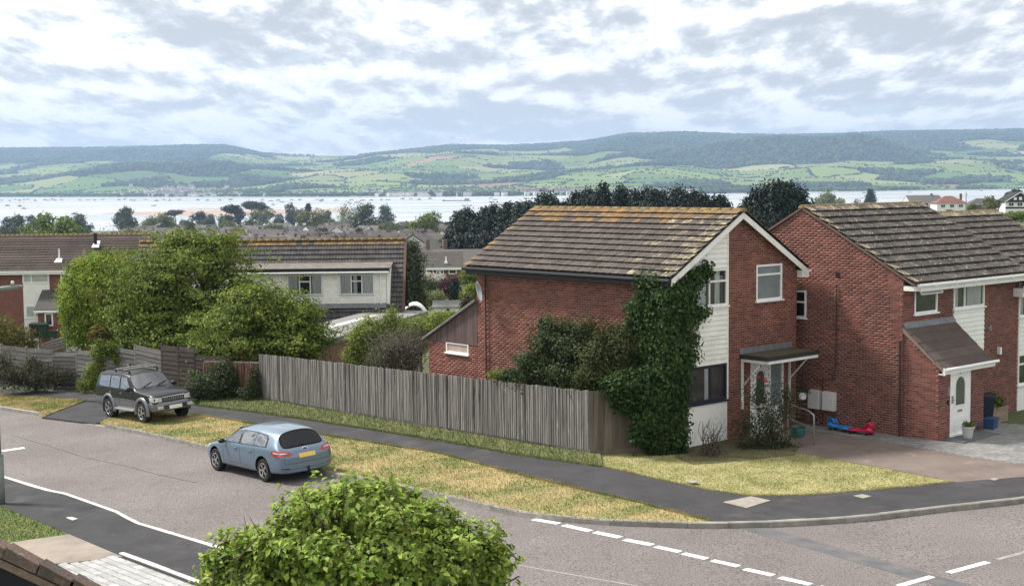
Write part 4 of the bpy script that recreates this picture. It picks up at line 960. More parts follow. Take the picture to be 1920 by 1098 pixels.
al = MB().box(2.35, 2.68, -.07, -.004, 4.50, 4.68); al.build('alarm_box', M('cream_box', (.55, .52, .45), rough=.6), hB)
MB().lathe([(.0, -.02), (.10, -.02), (.10, 0)], 12, axis='Y', c=(5.1, 0, 2.95)).build('vent_cowl', m_lead, hB)
MB().box(5.55, 5.65, -.12, -.004, 2.05, 2.28).build('security_light', m_pvc, hB)

# ---------------------------------------------------------------- house B2, next along, set lower
mz = Matrix.Rotation(ROT, 4, 'Z')
B2K = BK+(mz @ Vector((WB+.02, .0, -.38)))
hN = empty('neighbour_house', B2K, ROT, 'house at the right edge with lower lichened roof and white boarded front', 'house')
WN = 5.0
mb = MB(); mb.prism([(.0, .1, -.3), (.0, DB-.1, -.3), (.0, DB-.1, EB), (.0, DB/2, RB-.12), (.0, .1, EB)], (WN, 0, 0)); o = mb.build('wall', m_mortar, hN); fix_normals(o.data)
B3_ = Bricks(hN, m_brickb); B3_.wall((0, 0, 0), X, -Y, .6, -.2, lambda z: (.0, .6) if z < EB else None, [(.14, 1.9, .25, 9)]); B3_.finish(60)
siding(hN, (0, 0, 0), X, -Y, (2.3, 3.55, lambda z: (.14, 1.9)), .15, m_clad)
window(hN, (.14, 0, 3.55), X, -Y, 1.76, 1.15, [.8, 1.2], m_pvc, .065, rows={0: [.6, 1]}, sill=.08, recess=.0)
window(hN, (.14, 0, 1.25), X, -Y, 1.76, 1.05, [.8, 1.2], m_pvc, .065, rows={0: [.45, 1]}, sill=.08, recess=.0, curtain=False)
MB().box(.14, 1.9, -.02, .06, .28, 1.22).build('render_panel', m_clad, hN)
mb = MB()
for sgn in (0, 1):
    fy = (lambda y: y) if sgn == 0 else (lambda y: DB-y)
    mb.prism([(.0, fy(-OVB), eB0+.05), (.0, fy(DB/2), RB+.02), (.0, fy(DB/2), RB+.09), (.0, fy(-OVB), eB0+.12)], (WN, 0, 0))
o = mb.build('roof_deck', m_dark, hN); fix_normals(o.data)
roof_tiles(hN, (.06, -OVB-.04, eB0+.12), X, vB, 17, 12, gB, wB, [m_tileb, m_tilepale], lambda r, c: (1 if r == 11 else 0), ROLL2)
ridge_run(hN, .02, WN, DB/2, RB+.05, 11, m_moss)
MB().box(-.25, WN, -OVB-.02, -OVB+.02, eB0-.13, eB0+.07).box(-.25, .3, -OVB+.021, -.01, eB0-.3, eB0-.02).build('fascia', m_wpaint, hN)
MB().tube([(-.05, -OVB-.07, eB0+.06), (WN, -OVB-.07, eB0+.06)], .055, 8).build('gutter', m_pvc, hN)

# ---------------------------------------------------------------- terrace C (left)
def brick_mat(name, c1, c2, mc, sc=1.0):
    if name in MATS: return MATS[name]
    m = bpy.data.materials.new(name); m.use_nodes = True; t = m.node_tree; p = t.nodes['Principled BSDF']; p.inputs['Roughness'].default_value = .95
    tcn = t.nodes.new('ShaderNodeTexCoord'); mp = t.nodes.new('ShaderNodeMapping'); mp.inputs['Rotation'].default_value = (R(90), 0, 0)
    b = t.nodes.new('ShaderNodeTexBrick'); b.inputs['Scale'].default_value = 1; b.inputs['Brick Width'].default_value = .225*sc; b.inputs['Row Height'].default_value = .075*sc; b.inputs['Mortar Size'].default_value = .006
    b.inputs['Color1'].default_value = (*c1, 1); b.inputs['Color2'].default_value = (*c2, 1); b.inputs['Mortar'].default_value = (*mc, 1)
    t.links.new(tcn.outputs['Object'], mp.inputs[0]); t.links.new(mp.outputs[0], b.inputs[0]); t.links.new(b.outputs[0], p.inputs['Base Color']); MATS[name] = m; return m
m_brfar = brick_mat('far_red_brick', (.21, .075, .055), (.15, .055, .045), (.24, .16, .13))
def tiled_slope(h, o, u, v, width, length, nrow, mat, name='roof_tiling', roll=.30, amp=.02):
    """rows of profiled tiling as real stepped geometry (one row = one strip)"""
    o = Vector(o); u = Vector(u).normalized(); v = Vector(v).normalized(); n = u.cross(v).normalized(); gg = length/nrow
    ncol = int(width/roll*4); V = []; F_ = []
    for r in range(nrow):
        b = len(V)
        for c in range(ncol+1):
            x = width*c/ncol; hgt = amp*max(0, math.sin(2*math.pi*x/roll))
            V += [o+u*x+v*(r*gg)+n*(.045+hgt), o+u*x+v*(r*gg+gg+.02)+n*(.012+hgt), o+u*x+v*(r*gg)+n*0]
        for c in range(ncol):
            i = b+3*c; F_ += [(i, i+3, i+4, i+1), (i+2, i+5, i+3, i)]
    return tag(link(name, mesh_np(name, [tuple(q) for q in V], F_, mat), h), kind='stuff')
cO = at(0, 560, 95); 
hC = empty('terrace_house', (-34.5-8, 94.4, g(-34, 95)), R(2), 'long brick terrace with brown tiled roof at far left', 'house')
zC = hC.location.z
def zc_at(py, px=100, Yd=95): return at(px, py, Yd).z-zC
eC, rC = zc_at(505), zc_at(441, Yd=99.5); bC = zc_at(640)
def xc(px): return at(px, 560, 95).x-hC.location.x
x1C = xc(262); MB().box(0, x1C, 0, 9, -2.0, eC).build('wall', m_brfar, hC)
mb = MB().prism([(0, -.3, eC-.12), (0, 4.5, rC-.02), (0, 9.3, eC-.12)], (x1C, 0, 0)); o = mb.build('roof_deck', m_dark, hC); fix_normals(o.data)
vC = Vector((0, 4.85, rC-eC+.12)); tiled_slope(hC, (0, -.35, eC-.10), X, vC, x1C+.1, vC.length, 14, m_tilec, amp=.015)
ridge_run(hC, 0, x1C, 4.5, rC, 50, m_moss)
MB().box(0, x1C, -.36, -.30, eC-.30, eC-.08).box(0, x1C, -.44, -.36, eC-.16, eC-.06).build('fascia', m_pvc, hC)
for px0, px1, fl in ((47, 96, 0), (117, 150, 0), (-40, 2, 0)):
    a, b = xc(px0), xc(px1); 
    MB().box(a, b, -.03, .02, -1.2, eC-.30).build('cladding_panel', m_clad, hC)
    window(hC, (a, 0, zc_at(530)), X, -Y, b-a, zc_at(506)-zc_at(530), [.6, 1.3], m_pvc, .10, curtain=[(.1, b-a-.1)], recess=0, proud=.05)
    window(hC, (a+.1, 0, zc_at(595)), X, -Y, b-a-.1, zc_at(571)-zc_at(595), [.6, 1.0], m_pvc, .10, curtain=False, recess=0, proud=.05, sill=.06, back=m_dark)
p0, p1 = xc(88), xc(122); zt_ = zc_at(545)
pc = MB().box(p0, p1, -1.9, .0, -1.5, zc_at(580)); pc.build('porch', m_brfar, hC)
q = MB().prism([(p0-.2, -2.1, zc_at(577)-.02), (p0-.2, -2.1, zc_at(577)+.1), (p0-.2, -.02, zt_+.1), (p0-.2, -.02, zt_)], (p1-p0+.4, 0, 0)); o = q.build('porch_roof', m_tiled, hC); fix_normals(o.data)
MB().box(p0-.2, p1+.2, -2.16, -2.06, zc_at(580), zc_at(576)).build('porch_fascia', m_pvc, hC)
window(hC, (xc(98)+.1, -1.9, zc_at(605)), X, -Y, .55, zc_at(581)-zc_at(605), [1], m_pvc, .09, curtain=False, recess=0, proud=.05)
MB().tube([(xc(165), 2.6, eC+1.2), (xc(165), 2.6, rC+.2)], .12, 8).build('flue', m_black, hC); MB().prism([(xc(160), 2.2, eC+1.35), (xc(174), 2.2, eC+1.35), (xc(172), 2.9, eC+1.75), (xc(162), 2.9, eC+1.75)], (0, 0, .06)).build('flue_flashing', m_pvc, hC)
MB().tube([(xc(107), 1.1, eC+.4), (xc(107), 1.1, eC+1.35)], .06, 8).prism([(xc(100), .7, eC+.42), (xc(114), .7, eC+.42), (xc(112), 1.2, eC+.66), (xc(102), 1.2, eC+.66)], (0, 0, .05)).build('vent_pipe', m_pvc, hC)

# ---------------------------------------------------------------- dormer house D
YD = 73.0
def atD(px, py, dy=0): return at(px, py, YD+dy)
hD = empty('dormer_house', (atD(228, 500).x, YD, g(-9, YD)), R(2.0), 'grey tiled house with wide white boarded dormer behind the trees', 'house')
zD = hD.location.z; xD = lambda px: atD(px, 500).x-hD.location.x; zd = lambda py, dy=0, px=600: atD(px, py, dy).z-zD
LD = xD(752); rdy = 4.2; rZ = zd(452, rdy, 600); dormT, dormB = zd(505, .5), zd(573, .3)
dfy = .3; sD = (rZ-dormB)/(rdy-dfy)       # roof pitch
eY = dfy-.85/sD; eZ = rZ-(rdy-eY)*sD
MB().box(.2, LD-.2, eY+.4, 2*rdy-eY-.4, -1, eZ+.1).prism([(.2, eY+.4, eZ), (.2, 2*rdy-eY-.4, eZ), (.2, rdy, rZ-.15)], (LD-.4, 0, 0)).build('wall', brick_mat('dormer_house_brick', (.24, .09, .055), (.19, .07, .05), (.26, .18, .14)), hD)
mb = MB().prism([(0, eY, eZ-.06), (0, rdy, rZ-.06), (0, rdy, rZ-.02), (0, eY, eZ-.02)], (LD, 0, 0)).prism([(0, 2*rdy-eY, eZ-.06), (0, rdy, rZ-.06), (0, rdy, rZ-.02), (0, 2*rdy-eY, eZ-.02)], (LD, 0, 0)); o = mb.build('roof_deck', m_dark, hD); fix_normals(o.data)
vD = Vector((0, rdy-eY, rZ-eZ)); nrD = 17; gD = vD.length/nrD
roof_tiles(hD, (0, eY, eZ-.02), X, vD, int(LD/.33), nrD, gD, LD/int(LD/.33), [m_tiled, m_tilelich], lambda r, c: (1 if r == nrD-1 and random.random() < .8 else 0), ROLL2, skip=lambda r, c: 3 <= r <= 9 and xD(228) < (c+.5)*.33 < xD(716))
ridge_run(hD, 0, LD, rdy, rZ+.03, 36, m_moss)
MB().prism([(LD-.02, eY, eZ-.2), (LD-.02, rdy, rZ-.2), (LD-.02, rdy, rZ+.06), (LD-.02, eY, eZ+.06)], (.14, 0, 0)).build('barge_board', M('brown_barge', (.10, .06, .045), rough=.8), hD)
dx0, dx1 = xD(215), xD(722)
MB().box(dx0, dx1, dfy+.03, rdy-(rZ-dormT)/sD+.3, dormB, dormT-.02).build('dormer_body', m_clad, hD)
z = dormB+.0
k = 0
while z < dormT-.2:
    z1 = min(z+.13, dormT-.1); MB().prism([(dx0, dfy-.01, z), (dx1, dfy-.01, z), (dx1, dfy+.012, z1), (dx0, dfy+.012, z1)], (0, .03, 0)).build('cladding_board', m_dirtywhite if k % 3 else m_clad, hD); z += .13; k += 1
for px_ in (603, 631, 700): MB().box(xD(px_)-.05, xD(px_)+.05, dfy-.03, dfy+.01, dormB, dormT-.15).build('cover_strip', m_wpaint, hD)
for a, b, cu in ((535, 602, [(.08, .55), (1.3, 1.8)]), (633, 699, [(.08, .6), (.75, .95), (1.25, 1.75)])):
    ww_ = xD(b)-xD(a); window(hD, (xD(a), dfy, zd(555)), X, -Y, ww_, zd(516)-zd(555), [1, 1, 1], M('pale_grey_frame', (.60, .62, .64), rough=.5), .075, rows={1: [.45, 1]}, curtain=cu, recess=0, proud=.06, back=m_dark)
q = MB().prism([(dx0-.1, dfy-.25, dormT), (dx1+.25, dfy-.25, dormT), (dx1+.25, dfy-.25, dormT+.06), (dx0-.1, dfy-.25, dormT+.06)], (0, rdy-(rZ-dormT-.14)/sD-dfy+.25, .14)); o = q.build('dormer_roof', M('lichened_felt', (.20, .185, .165), (.12, .105, .09), scale=3, rough=1, c3=(.28, .22, .13), scale3=6, lo3=.60, hi3=.72), hD); fix_normals(o.data)
MB().box(dx0-.1, dx1+.2, dfy-.30, dfy-.25, dormT-.16, dormT+.04).build('dormer_fascia', m_black, hD)
MB().tube([(dx0-.1, dfy-.34, dormT-.17), (dx1+.15, dfy-.34, dormT-.17)], .05, 8).tube([(dx1-.3, dfy-.3, dormT-.2), (dx1-.3, dfy-.05, dormT-.4), (dx1-.3, dfy-.05, dormB+.0), (dx1-.3, dfy-.3, dormB-.3)], .035, 6).build('gutter', m_pvc, hD)
o = MB().prism([(dx1+.02, dfy-.02, dormB), (dx1+.02, dfy-.02, dormT), (dx1+.02, rdy-(rZ-dormT)/sD, dormT)], (.16, 0, 0)).build('dormer_cheek', m_wpaint, hD)
MB().prism([(dx0, dfy-.35, dormB-.16), (dx1, dfy-.35, dormB-.16), (dx1, dfy+.02, dormB+.05), (dx0, dfy+.02, dormB+.05)], (0, -.01, .03)).build('apron_flashing', m_lead, hD)

# ---------------------------------------------------------------- garage block with felt roof, in front of D
gA_, gB_ = gp(600, 672), None
gar = empty('garage', (0, 0, 0), 0, 'long low brick garage with grey felt roof behind the grey fence', 'garage')
zt = at(612, 620, 62).z
P0 = at(590, 631, 60); P1 = at(795, 594, 74)
dr_ = Vector((P1.x-P0.x, P1.y-P0.y, 0)); Lg = dr_.length; ag = math.atan2(dr_.y, dr_.x); gar.location = (P0.x, P0.y, g(P0.x, P0.y)); gar.rotation_euler = (0, 0, ag)
hg_ = (P0.z+P1.z)/2-gar.location.z
MB().box(0, Lg, 0, 2.6, -1, hg_-.25).build('wall', brick_mat('garage_brick', (.19, .085, .06), (.15, .065, .05), (.22, .16, .13)), gar)
MB().box(-.2, Lg+.2, -.15, 2.75, hg_-.25, hg_-.02).build('fascia', m_felt, gar)
o = MB().prism([(-.25, -.2, hg_-.02), (Lg+.25, -.2, hg_-.02), (Lg+.25, 2.8, hg_+.02), (-.25, 2.8, hg_+.02)], (0, 0, .06)).build('roof', M('pale_felt', (.26, .25, .235), (.18, .175, .165), scale=.8, rough=.95), gar); fix_normals(o.data)
MB().prism([(Lg*.33, 1.5, hg_+.06), (Lg*.8, 1.5, hg_+.06), (Lg*.8, 1.9, hg_+.065), (Lg*.33, 1.9, hg_+.065)], (0, 0, .012)).build('felt_patch', M('new_felt_strip', (.60, .60, .58), rough=.9), gar)
# ---------------------------------------------------------------- small brick house E beyond
YE = 206.0
hE = empty('small_brick_house', (at(785, 545, YE).x, YE, at(785, 552, YE).z-3), R(1), 'small red brick house with speckled roof far below, between ivy house and dormer', 'house')
zE = hE.location.z; xe = lambda px: at(px, 500, YE).x-hE.location.x; ze = lambda py, dy=0: at(830, py, YE+dy).z-zE
eE, rE = ze(501), ze(471, 4); LE = xe(865)
MB().box(0, LE, 0, 8, 0, eE).prism([(0, 0, eE), (0, 8, eE), (0, 4, rE-.2)], (LE, 0, 0)).build('wall', m_brfar, hE)
tiled_slope(hE, (-.3, -.4, eE-.1), X, Vector((0, 4.4, rE-eE+.1)), LE+.6, Vector((0, 4.4, rE-eE+.1)).length, 12, M('speckled_far_tile', (.11, .105, .10), (.16, .14, .12), scale=2, rough=.95, c3=(.28, .18, .08), scale3=1.2, lo3=.58, hi3=.7))
MB().box(-.3, LE+.3, -.5, -.4, eE-.35, eE-.05).build('fascia', m_pvc, hE)
MB().box(xe(811), xe(832), -.05, .02, 0, ze(517)).build('cladding_panel', m_clad, hE)
window(hE, (xe(811), 0, ze(515)), X, -Y, xe(832)-xe(811), ze(503)-ze(515), [.6, 1.3], m_pvc, .13, rows={1: [.3, 1]}, curtain=False, recess=0, proud=.06, back=m_dark)
window(hE, (xe(841), 0, ze(514)), X, -Y, xe(856)-xe(841), ze(502)-ze(514), [1], m_pvc, .13, rows={0: [.3, 1]}, curtain=False, recess=0, proud=.06, back=m_dark)
MB().tube([(xe(800), -.1, eE-.1), (xe(800), -.1, 0)], .09, 6).build('downpipe', m_pvc, hE)
MB().tube([(xe(836), .8, eE+.6), (xe(836), .8, eE+1.5)], .12, 6).box(xe(833), xe(839), .5, 1.2, eE+.5, eE+.8).build('vent_pipe', m_pvc, hE)
# ================================================================ fences
def board_mesh(name, mat, w_, h, t0, t1, top=0.0):
    return MB().add([(-w_/2, -t0, 0), (w_/2, -t1, 0), (w_/2, 0, 0), (-w_/2, 0, 0), (-w_/2, -t0, h+top), (w_/2, -t1, h), (w_/2, 0, h), (-w_/2, 0, h+top)], [(0,3,2,1),(4,5,6,7),(0,1,5,4),(1,2,6,5),(2,3,7,6),(3,0,4,7)]).mesh(name, mat)
FA = gp(489, 753); FB = Vector((2.23, 39.97, 0)); KW = Vector((K.x-.02, K.y-.02, 0))
fr_ = empty('board_fence', (FB.x, FB.y, g(FB.x, FB.y)), 0, 'long weathered grey vertical board fence along the pavement', 'fence')
def board_run(root, a, b, pitch, bm_, zoff, lean=.012, name='board', gravel=True, hvar=.012, gmat=None):
    d = Vector((b.x-a.x, b.y-a.y, 0)); L = d.length; u = d.normalized(); n = int(L/pitch); rz = math.atan2(u.y, u.x); ro = Vector(root.location)
    for k in range(n):
        p = Vector((a.x, a.y, 0))+u*((k+.5)*pitch); z = g(p.x, p.y)+zoff
        link(name, bm_[k % len(bm_)] if isinstance(bm_, list) else bm_, root, Vector((p.x, p.y, z+random.uniform(-hvar, hvar)))-ro, (random.gauss(0, .006), random.gauss(0, lean), rz+random.gauss(0, .03)), (random.uniform(.92, 1.03), random.uniform(.8, 1.2), random.uniform(.99, 1.01)))
    if gravel:
        for k in range(int(L/1.83)+1):
            p = Vector((a.x, a.y, 0))+u*(k*1.83); q = Vector((a.x, a.y, 0))+u*min(L, k*1.83+1.82)
            MB().bar((p.x, p.y, g(p.x, p.y)+.13), (q.x, q.y, g(q.x, q.y)+.13), .03, .18).build('gravel_board', gmat or m_fence, root, loc=-ro)
    for k in range(int(L/1.83)+1):
        p = Vector((a.x, a.y, 0))+u*(k*1.83); nb = Vector((-u.y, u.x, 0))*.08
        MB().box(-.05, .05, -.05, .05, -.1, 1.85).build('post', m_fence, root, loc=Vector((p.x+nb.x, p.y+nb.y, g(p.x, p.y)-(0 if gravel else .45)))-ro, rot=(0, 0, rz))
    for hh in (.45, 1.55):
        nb = Vector((-u.y, u.x, 0))*.05
        MB().bar((a.x+nb.x, a.y+nb.y, g(a.x, a.y)+hh), (b.x+nb.x, b.y+nb.y, g(b.x, b.y)+hh), .04, .07).build('rail', m_fence, root, loc=-ro)
m_fence_b = M('paler_weathered_board', (.26, .245, .225), (.15, .14, .13), scale=2.5, stretch=(5, 5, .5), rnd=.25, rough=.95, bump=.3, bscale=25, c3=(.38, .35, .31), scale3=5, lo3=.55, hi3=.7)
m_fence_c = M('browner_weathered_board', (.17, .145, .12), (.12, .10, .082), scale=2.5, stretch=(5, 5, .5), rnd=.25, rough=.95, bump=.3, bscale=25, c3=(.14, .15, .07), scale3=3, lo3=.62, hi3=.75)
def step_board(name, mat, w_, h, top):
    pr = [(-w_/2, 0), (-w_/2, -.038), (w_*.10, -.034), (w_*.14, -.006), (w_/2, -.004), (w_/2, 0)]; n = len(pr)
    return MB().prism([(x, y, 0) for x, y in pr], (0, 0, h+top)).mesh(name, mat)
bms = [step_board('board', m, .104, 1.74, t) for m, t in ((m_fence, 0), (m_fence_b, .006), (m_fence, -.006), (m_fence, .004), (m_fence_b, 0))]
board_run(fr_, FA, FB, .104, bms, .19)
bmc = board_mesh('board', m_fence_c, .118, 1.74, .022, .007)
board_run(fr_, FB, KW, .104, bmc, .19, gmat=m_fence_c)
# lower left: horizontal boarded fence panels stepping along the footpath
def hpanel(root, a, b, zb, zt, nb, mat, skew=0.0):
    ro = Vector(root.location); u = Vector((b.x-a.x, b.y-a.y, 0)); L = u.length; rz = math.atan2(u.y, u.x); hb = (zt-zb)/nb
    me = MB().add([(-.5, -.028, 0), (.5, -.028, 0), (.5, 0, 0), (-.5, 0, 0), (-.5, -.010, 1), (.5, -.010, 1), (.5, 0, 1), (-.5, 0, 1)], [(0,3,2,1),(4,5,6,7),(0,1,5,4),(1,2,6,5),(2,3,7,6),(3,0,4,7)]).mesh('board', mat)
    for k in range(nb):
        c = (a+b)/2; link('board', me, root, Vector((c.x, c.y, zb+k*hb))-ro, (0, -skew+random.gauss(0, .006), rz), (L-.02, random.uniform(.9, 1.3), hb*1.03))
    MB().box(-.05, .05, -.03, .07, -.2, zt-zb+.08).build('post', mat, root, loc=Vector((a.x, a.y, zb))-ro, rot=(0, 0, rz))
hf = empty('panel_fence', gp(180, 735), 0, 'leaning silver-grey fence of horizontal boards at left', 'fence')
edge = [(-30, 648, 726), (5, 648, 727), (52, 651, 729), (101, 657, 732), (146, 664, 736), (176, 651, 737), (205, 652, 739), (256, 653, 742), (305, 650, 748)]
Ys = [66.3, 65.6, 64.6, 63.6, 62.8, 62.2, 61.6, 60.4, 59.4]
for k in range(len(edge)-1):
    a = at(edge[k][0], edge[k][2], Ys[k]); b = at(edge[k+1][0], edge[k+1][2], Ys[k+1]); ta = at(edge[k][0], edge[k][1], Ys[k]); tb = at(edge[k+1][0], edge[k+1][1], Ys[k+1])
    sk = -math.atan2(tb.z-ta.z, (b-a).length) if k not in (4,) else 0
    zt = (ta.z+tb.z)/2; zb = max((a.z+b.z)/2, zt-1.85); hpanel(hf, a, b, zb, zt, 10, m_fence2, sk*.9)
df = empty('dark_fence', gp(330, 750), 0, 'dark stained horizontal board fence behind the black car', 'fence')
a, b = at(306, 750, 59.4), at(368, 752, 58.0); hpanel(df, a, (a+b)/2, a.z, at(306, 647, 59.4).z, 12, m_fenced); hpanel(df, (a+b)/2, b, a.z, at(340, 649, 58.7).z, 12, m_fenced); 
a2 = at(430, 752, 57.0); hpanel(df, b, a2, a.z, at(368, 665, 58).z, 11, m_fenced)
rp = empty('picket_fence', gp(440, 745), 0, 'faded red-brown upright picket fence under the overhanging tree', 'fence')
pa, pb = at(383, 752, 57.6), at(489, 752, 55.75); pk = board_mesh('picket', m_picket, .075, 1.45, .022, .018)
board_run(rp, pa, pb, .118, pk, .1, lean=.02, name='picket', gravel=False, hvar=.03)
rf = empty('garden_rail_fence', gp(95, 650), 0, 'slanting pale rail fence beside the terrace path at left', 'fence')
ro = Vector(rf.location)
for k in range(4):
    p, q = at(75, 648+k*5, 78), at(122, 632+k*6, 84); MB().bar(p-ro, q-ro, .04, .12).build('rail', m_fence2, rf)
for px, py, yd in ((76, 655, 78), (98, 650, 81), (121, 640, 84)): 
    p = at(px, py, yd)-ro; MB().box(p.x-.06, p.x+.06, p.y-.06, p.y+.06, p.z-.8, p.z+.5).build('post', m_fence2, rf)

# ================================================================ vegetation
def foliage(blobs, nclump, per, spread, up=.35, lump=.22, inner=.5, flat=1.0):
    b = np.array(blobs, float); area = (b[:, 3]*b[:, 4]+b[:, 3]*b[:, 5]+b[:, 4]*b[:, 5]); k = rng.choice(len(b), nclump*2, p=area/area.sum())
    d = rng.normal(size=(nclump*2, 3)); d /= np.linalg.norm(d, axis=1)[:, None]
    ph = b[k, 0]*3.1; lm_ = 1+lump*(np.sin(d[:, 0]*5+ph)*np.sin(d[:, 1]*5+ph*1.7)+.6*np.sin(d[:, 2]*7+ph*.6))+rng.normal(0, lump*.45, nclump*2)
    r = (1-inner*rng.random(nclump*2)**2.2)*lm_
    p = b[k, :3]+d*b[k, 3:6]*r[:, None]
    inside = np.zeros(len(p), bool)
    for i in range(len(b)):
        e = np.linalg.norm((p-b[i, :3])/b[i, 3:6], axis=1); inside |= (e < .62) & (k != i)
    sel = np.where(~inside)[0][:nclump]; p = p[sel]; d = d[sel]
    n = len(p); q = np.repeat(p, per, 0)+rng.normal(0, 1, (n*per, 3))*np.array([spread, spread, spread*flat]); nd = np.repeat(d, per, 0)*.85+rng.normal(0, .42, (n*per, 3)); nd[:, 2] += up
    return q, nd/np.linalg.norm(nd, axis=1)[:, None]
def leaf_mesh(name, P, Nn, size, mat, asp=.55, fold=.2, var=.5, droop=0.0):
    n = len(P); r = rng.normal(size=(n, 3)); r[:, 2] -= droop
    t = r-(r*Nn).sum(1)[:, None]*Nn; t /= np.linalg.norm(t, axis=1)[:, None]+1e-9; s = np.cross(Nn, t)
    L = (size*rng.uniform(1-var, 1+var, n))[:, None]
    V = np.stack([P-t*L*.5, P+s*L*asp*.5+Nn*L*fold, P+t*L*.5, P-s*L*asp*.5+Nn*L*fold], 1).reshape(-1, 3)
    i = np.arange(n)[:, None]*4; F_ = np.concatenate([i+np.array([0, 1, 2]), i+np.array([0, 2, 3])], 0)
    return mesh_np(name, V, F_, mat)
def limbs(mb, base, tips, r0, rng_=random, n=6, wob=.15):
    base = Vector(base)
    for tip in tips:
        tip = Vector(tip); k = 5; pts = [base+(tip-base)*(i/k)+Vector((rng_.gauss(0, wob), rng_.gauss(0, wob), rng_.gauss(0, wob*.5)))*(0 if i in (0,) else 1)*(i/k) for i in range(k+1)]
        mb.tube(pts, [r0*(1-.8*i/k) for i in range(k+1)], n)
def plant(name, label, cat, Yd, base, blobs_px, mat, nclump, per, leaf, spread, up=.35, lump=.22, inner=.5, depth=.9, trunk=.12, asp=.55, group=None, trunk_h=None, flat=1.0, twigs=0, ntips=7, droop=0, crown='crown', extra=None):
    """blobs given as photo-plane ellipses (px,py,rx,ry[,dy]) at distance Yd"""
    bp = at(base[0], base[1], Yd); gz = g(bp.x, Yd); root = empty(name, (bp.x, Yd, gz), 0, label, cat, group); pm_ = FPX/Yd; B = []
    for t in blobs_px:
        dy = t[4] if len(t) > 4 else 0
        c = at(t[0], t[1], Yd+dy); rx, rz = t[2]/pm_, t[3]/pm_; B.append((c.x-bp.x, c.y-Yd, c.z-gz, rx, rx*depth if rx < 4 else rx*depth, rz))
    q, nd = foliage(B, nclump, per, spread, up, lump, inner, flat)
    link(crown, leaf_mesh(crown, q, nd, leaf, mat, asp, droop=droop), root)
    if trunk:
        mb = MB(); zs = [b[2] for b in B]; fork = trunk_h if trunk_h else max(.3, min(zs)*.55)
        mb.tube([(0, 0, -.3), (random.uniform(-.05, .05), 0, fork*.5), (0, 0, fork)], [trunk*1.25, trunk, trunk*.9], 8)
        limbs(mb, (0, 0, fork), [(b[0]+random.gauss(0, b[3]*.35), b[1]+random.gauss(0, b[4]*.35), b[2]+b[5]*random.uniform(.1, .7)) for b in B for _ in range(max(1, ntips//len(B)))], trunk*.6)
        mb.build('trunk', m_bark, root, True)
    if twigs:
        mb = MB(); Ba = np.array(B)
        for k in range(twigs):
            b = B[random.randrange(len(B))]; a = Vector((random.gauss(0, .2), random.gauss(0, .2), .1)); e = Vector((b[0]+random.gauss(0, b[3]*.6), b[1]+random.gauss(0, b[4]*.6), b[2]+random.uniform(-.2, .95)*b[5])); m_ = (a+e)/2+Vector((random.gauss(0, .12), random.gauss(0, .12), random.gauss(.1, .1)))
            mb.tube([a, m_, e], [.011, .008, .004], 4)
        mb.build('stems', m_bark, root)
    return root
hedge = plant('clipped_bush', 'tall rounded clipped green bush left of the big tree', 'bush', 72, (185, 655), [(185, 560, 72, 82), (205, 515, 58, 38), (158, 595, 45, 60), (225, 600, 45, 60), (150, 530, 30, 45)], m_leaf_hedge, 4200, 10, .11, .10, up=.65, lump=.12, inner=.35, trunk=.15)
plant('broad_tree', 'spreading mid green garden tree in front of the dormer house', 'tree', 66, (335, 700), [(330, 495, 95, 45), (395, 480, 60, 36), (290, 560, 80, 50, -.8), (400, 575, 85, 70), (255, 632, 55, 26, -1), (330, 640, 90, 34, -1), (450, 555, 45, 60), (350, 452, 45, 14), (420, 455, 25, 22), (230, 588, 30, 22), (300, 520, 60, 30)], m_leaf_mid, 2300, 20, .15, .21, up=.6, lump=.48, inner=.7, trunk=.2, trunk_h=1.2, flat=.38, ntips=22)
plant('layered_tree', 'leafy green tree overhanging the red picket fence', 'tree', 59, (480, 735), [(495, 585, 72, 46), (440, 615, 75, 40), (560, 608, 45, 32), (500, 640, 92, 38), (415, 655, 45, 28), (585, 628, 32, 26), (470, 555, 48, 26), (545, 580, 45, 28), (395, 690, 34, 26), (560, 655, 40, 20), (440, 690, 40, 20), (375, 665, 26, 22)], m_leaf_mid, 1900, 20, .13, .19, up=.6, lump=.48, inner=.7, trunk=.16, trunk_h=1.0, flat=.38, ntips=20)
plant('corner_bush', 'olive green bush at the left edge above the leaning fence', 'bush', 73, (20, 655), [(10, 630, 40, 28), (40, 640, 30, 20), (-20, 620, 40, 30), (55, 648, 12, 10)], leafm('olive_leaf', (.12, .125, .03), (.17, .15, .045)), 900, 8, .12, .14, trunk=.08)
plant('spiky_cordyline', 'straw coloured spiky plant between bush and tree', 'plant', 64, (190, 660), [(190, 634, 16, 17)], leafm('straw_spike', (.24, .20, .07), (.18, .16, .05)), 120, 5, .5, .08, up=.6, trunk=.05, asp=.07)
plant('fence_ivy', 'green climber growing over the leaning fence beside the black car', 'climber', 61.2, (185, 735), [(186, 665, 13, 28), (180, 700, 18, 26), (205, 655, 20, 10), (168, 718, 20, 14), (220, 672, 12, 9)], m_leaf_mid, 700, 7, .10, .09, trunk=.03, depth=.5)
plant('verge_shrub', 'dark low shrubs in front of the leaning fence', 'shrub', 62.5, (70, 735), [(25, 705, 35, 22), (75, 702, 40, 22), (120, 710, 22, 16), (5, 690, 20, 30), (60, 685, 15, 20)], leafm('dusky_leaf', (.045, .05, .028), (.075, .07, .035), .4), 1500, 7, .08, .10, trunk=.03, twigs=40, lump=.35)
plant('dark_hedge', 'dark hedge bush under the tree by the red pickets', 'hedge', 56.6, (420, 750), [(405, 722, 38, 30), (372, 728, 20, 26), (440, 728, 22, 26), (425, 700, 22, 22)], m_leaf_shrub, 1500, 8, .09, .10, trunk=.05)
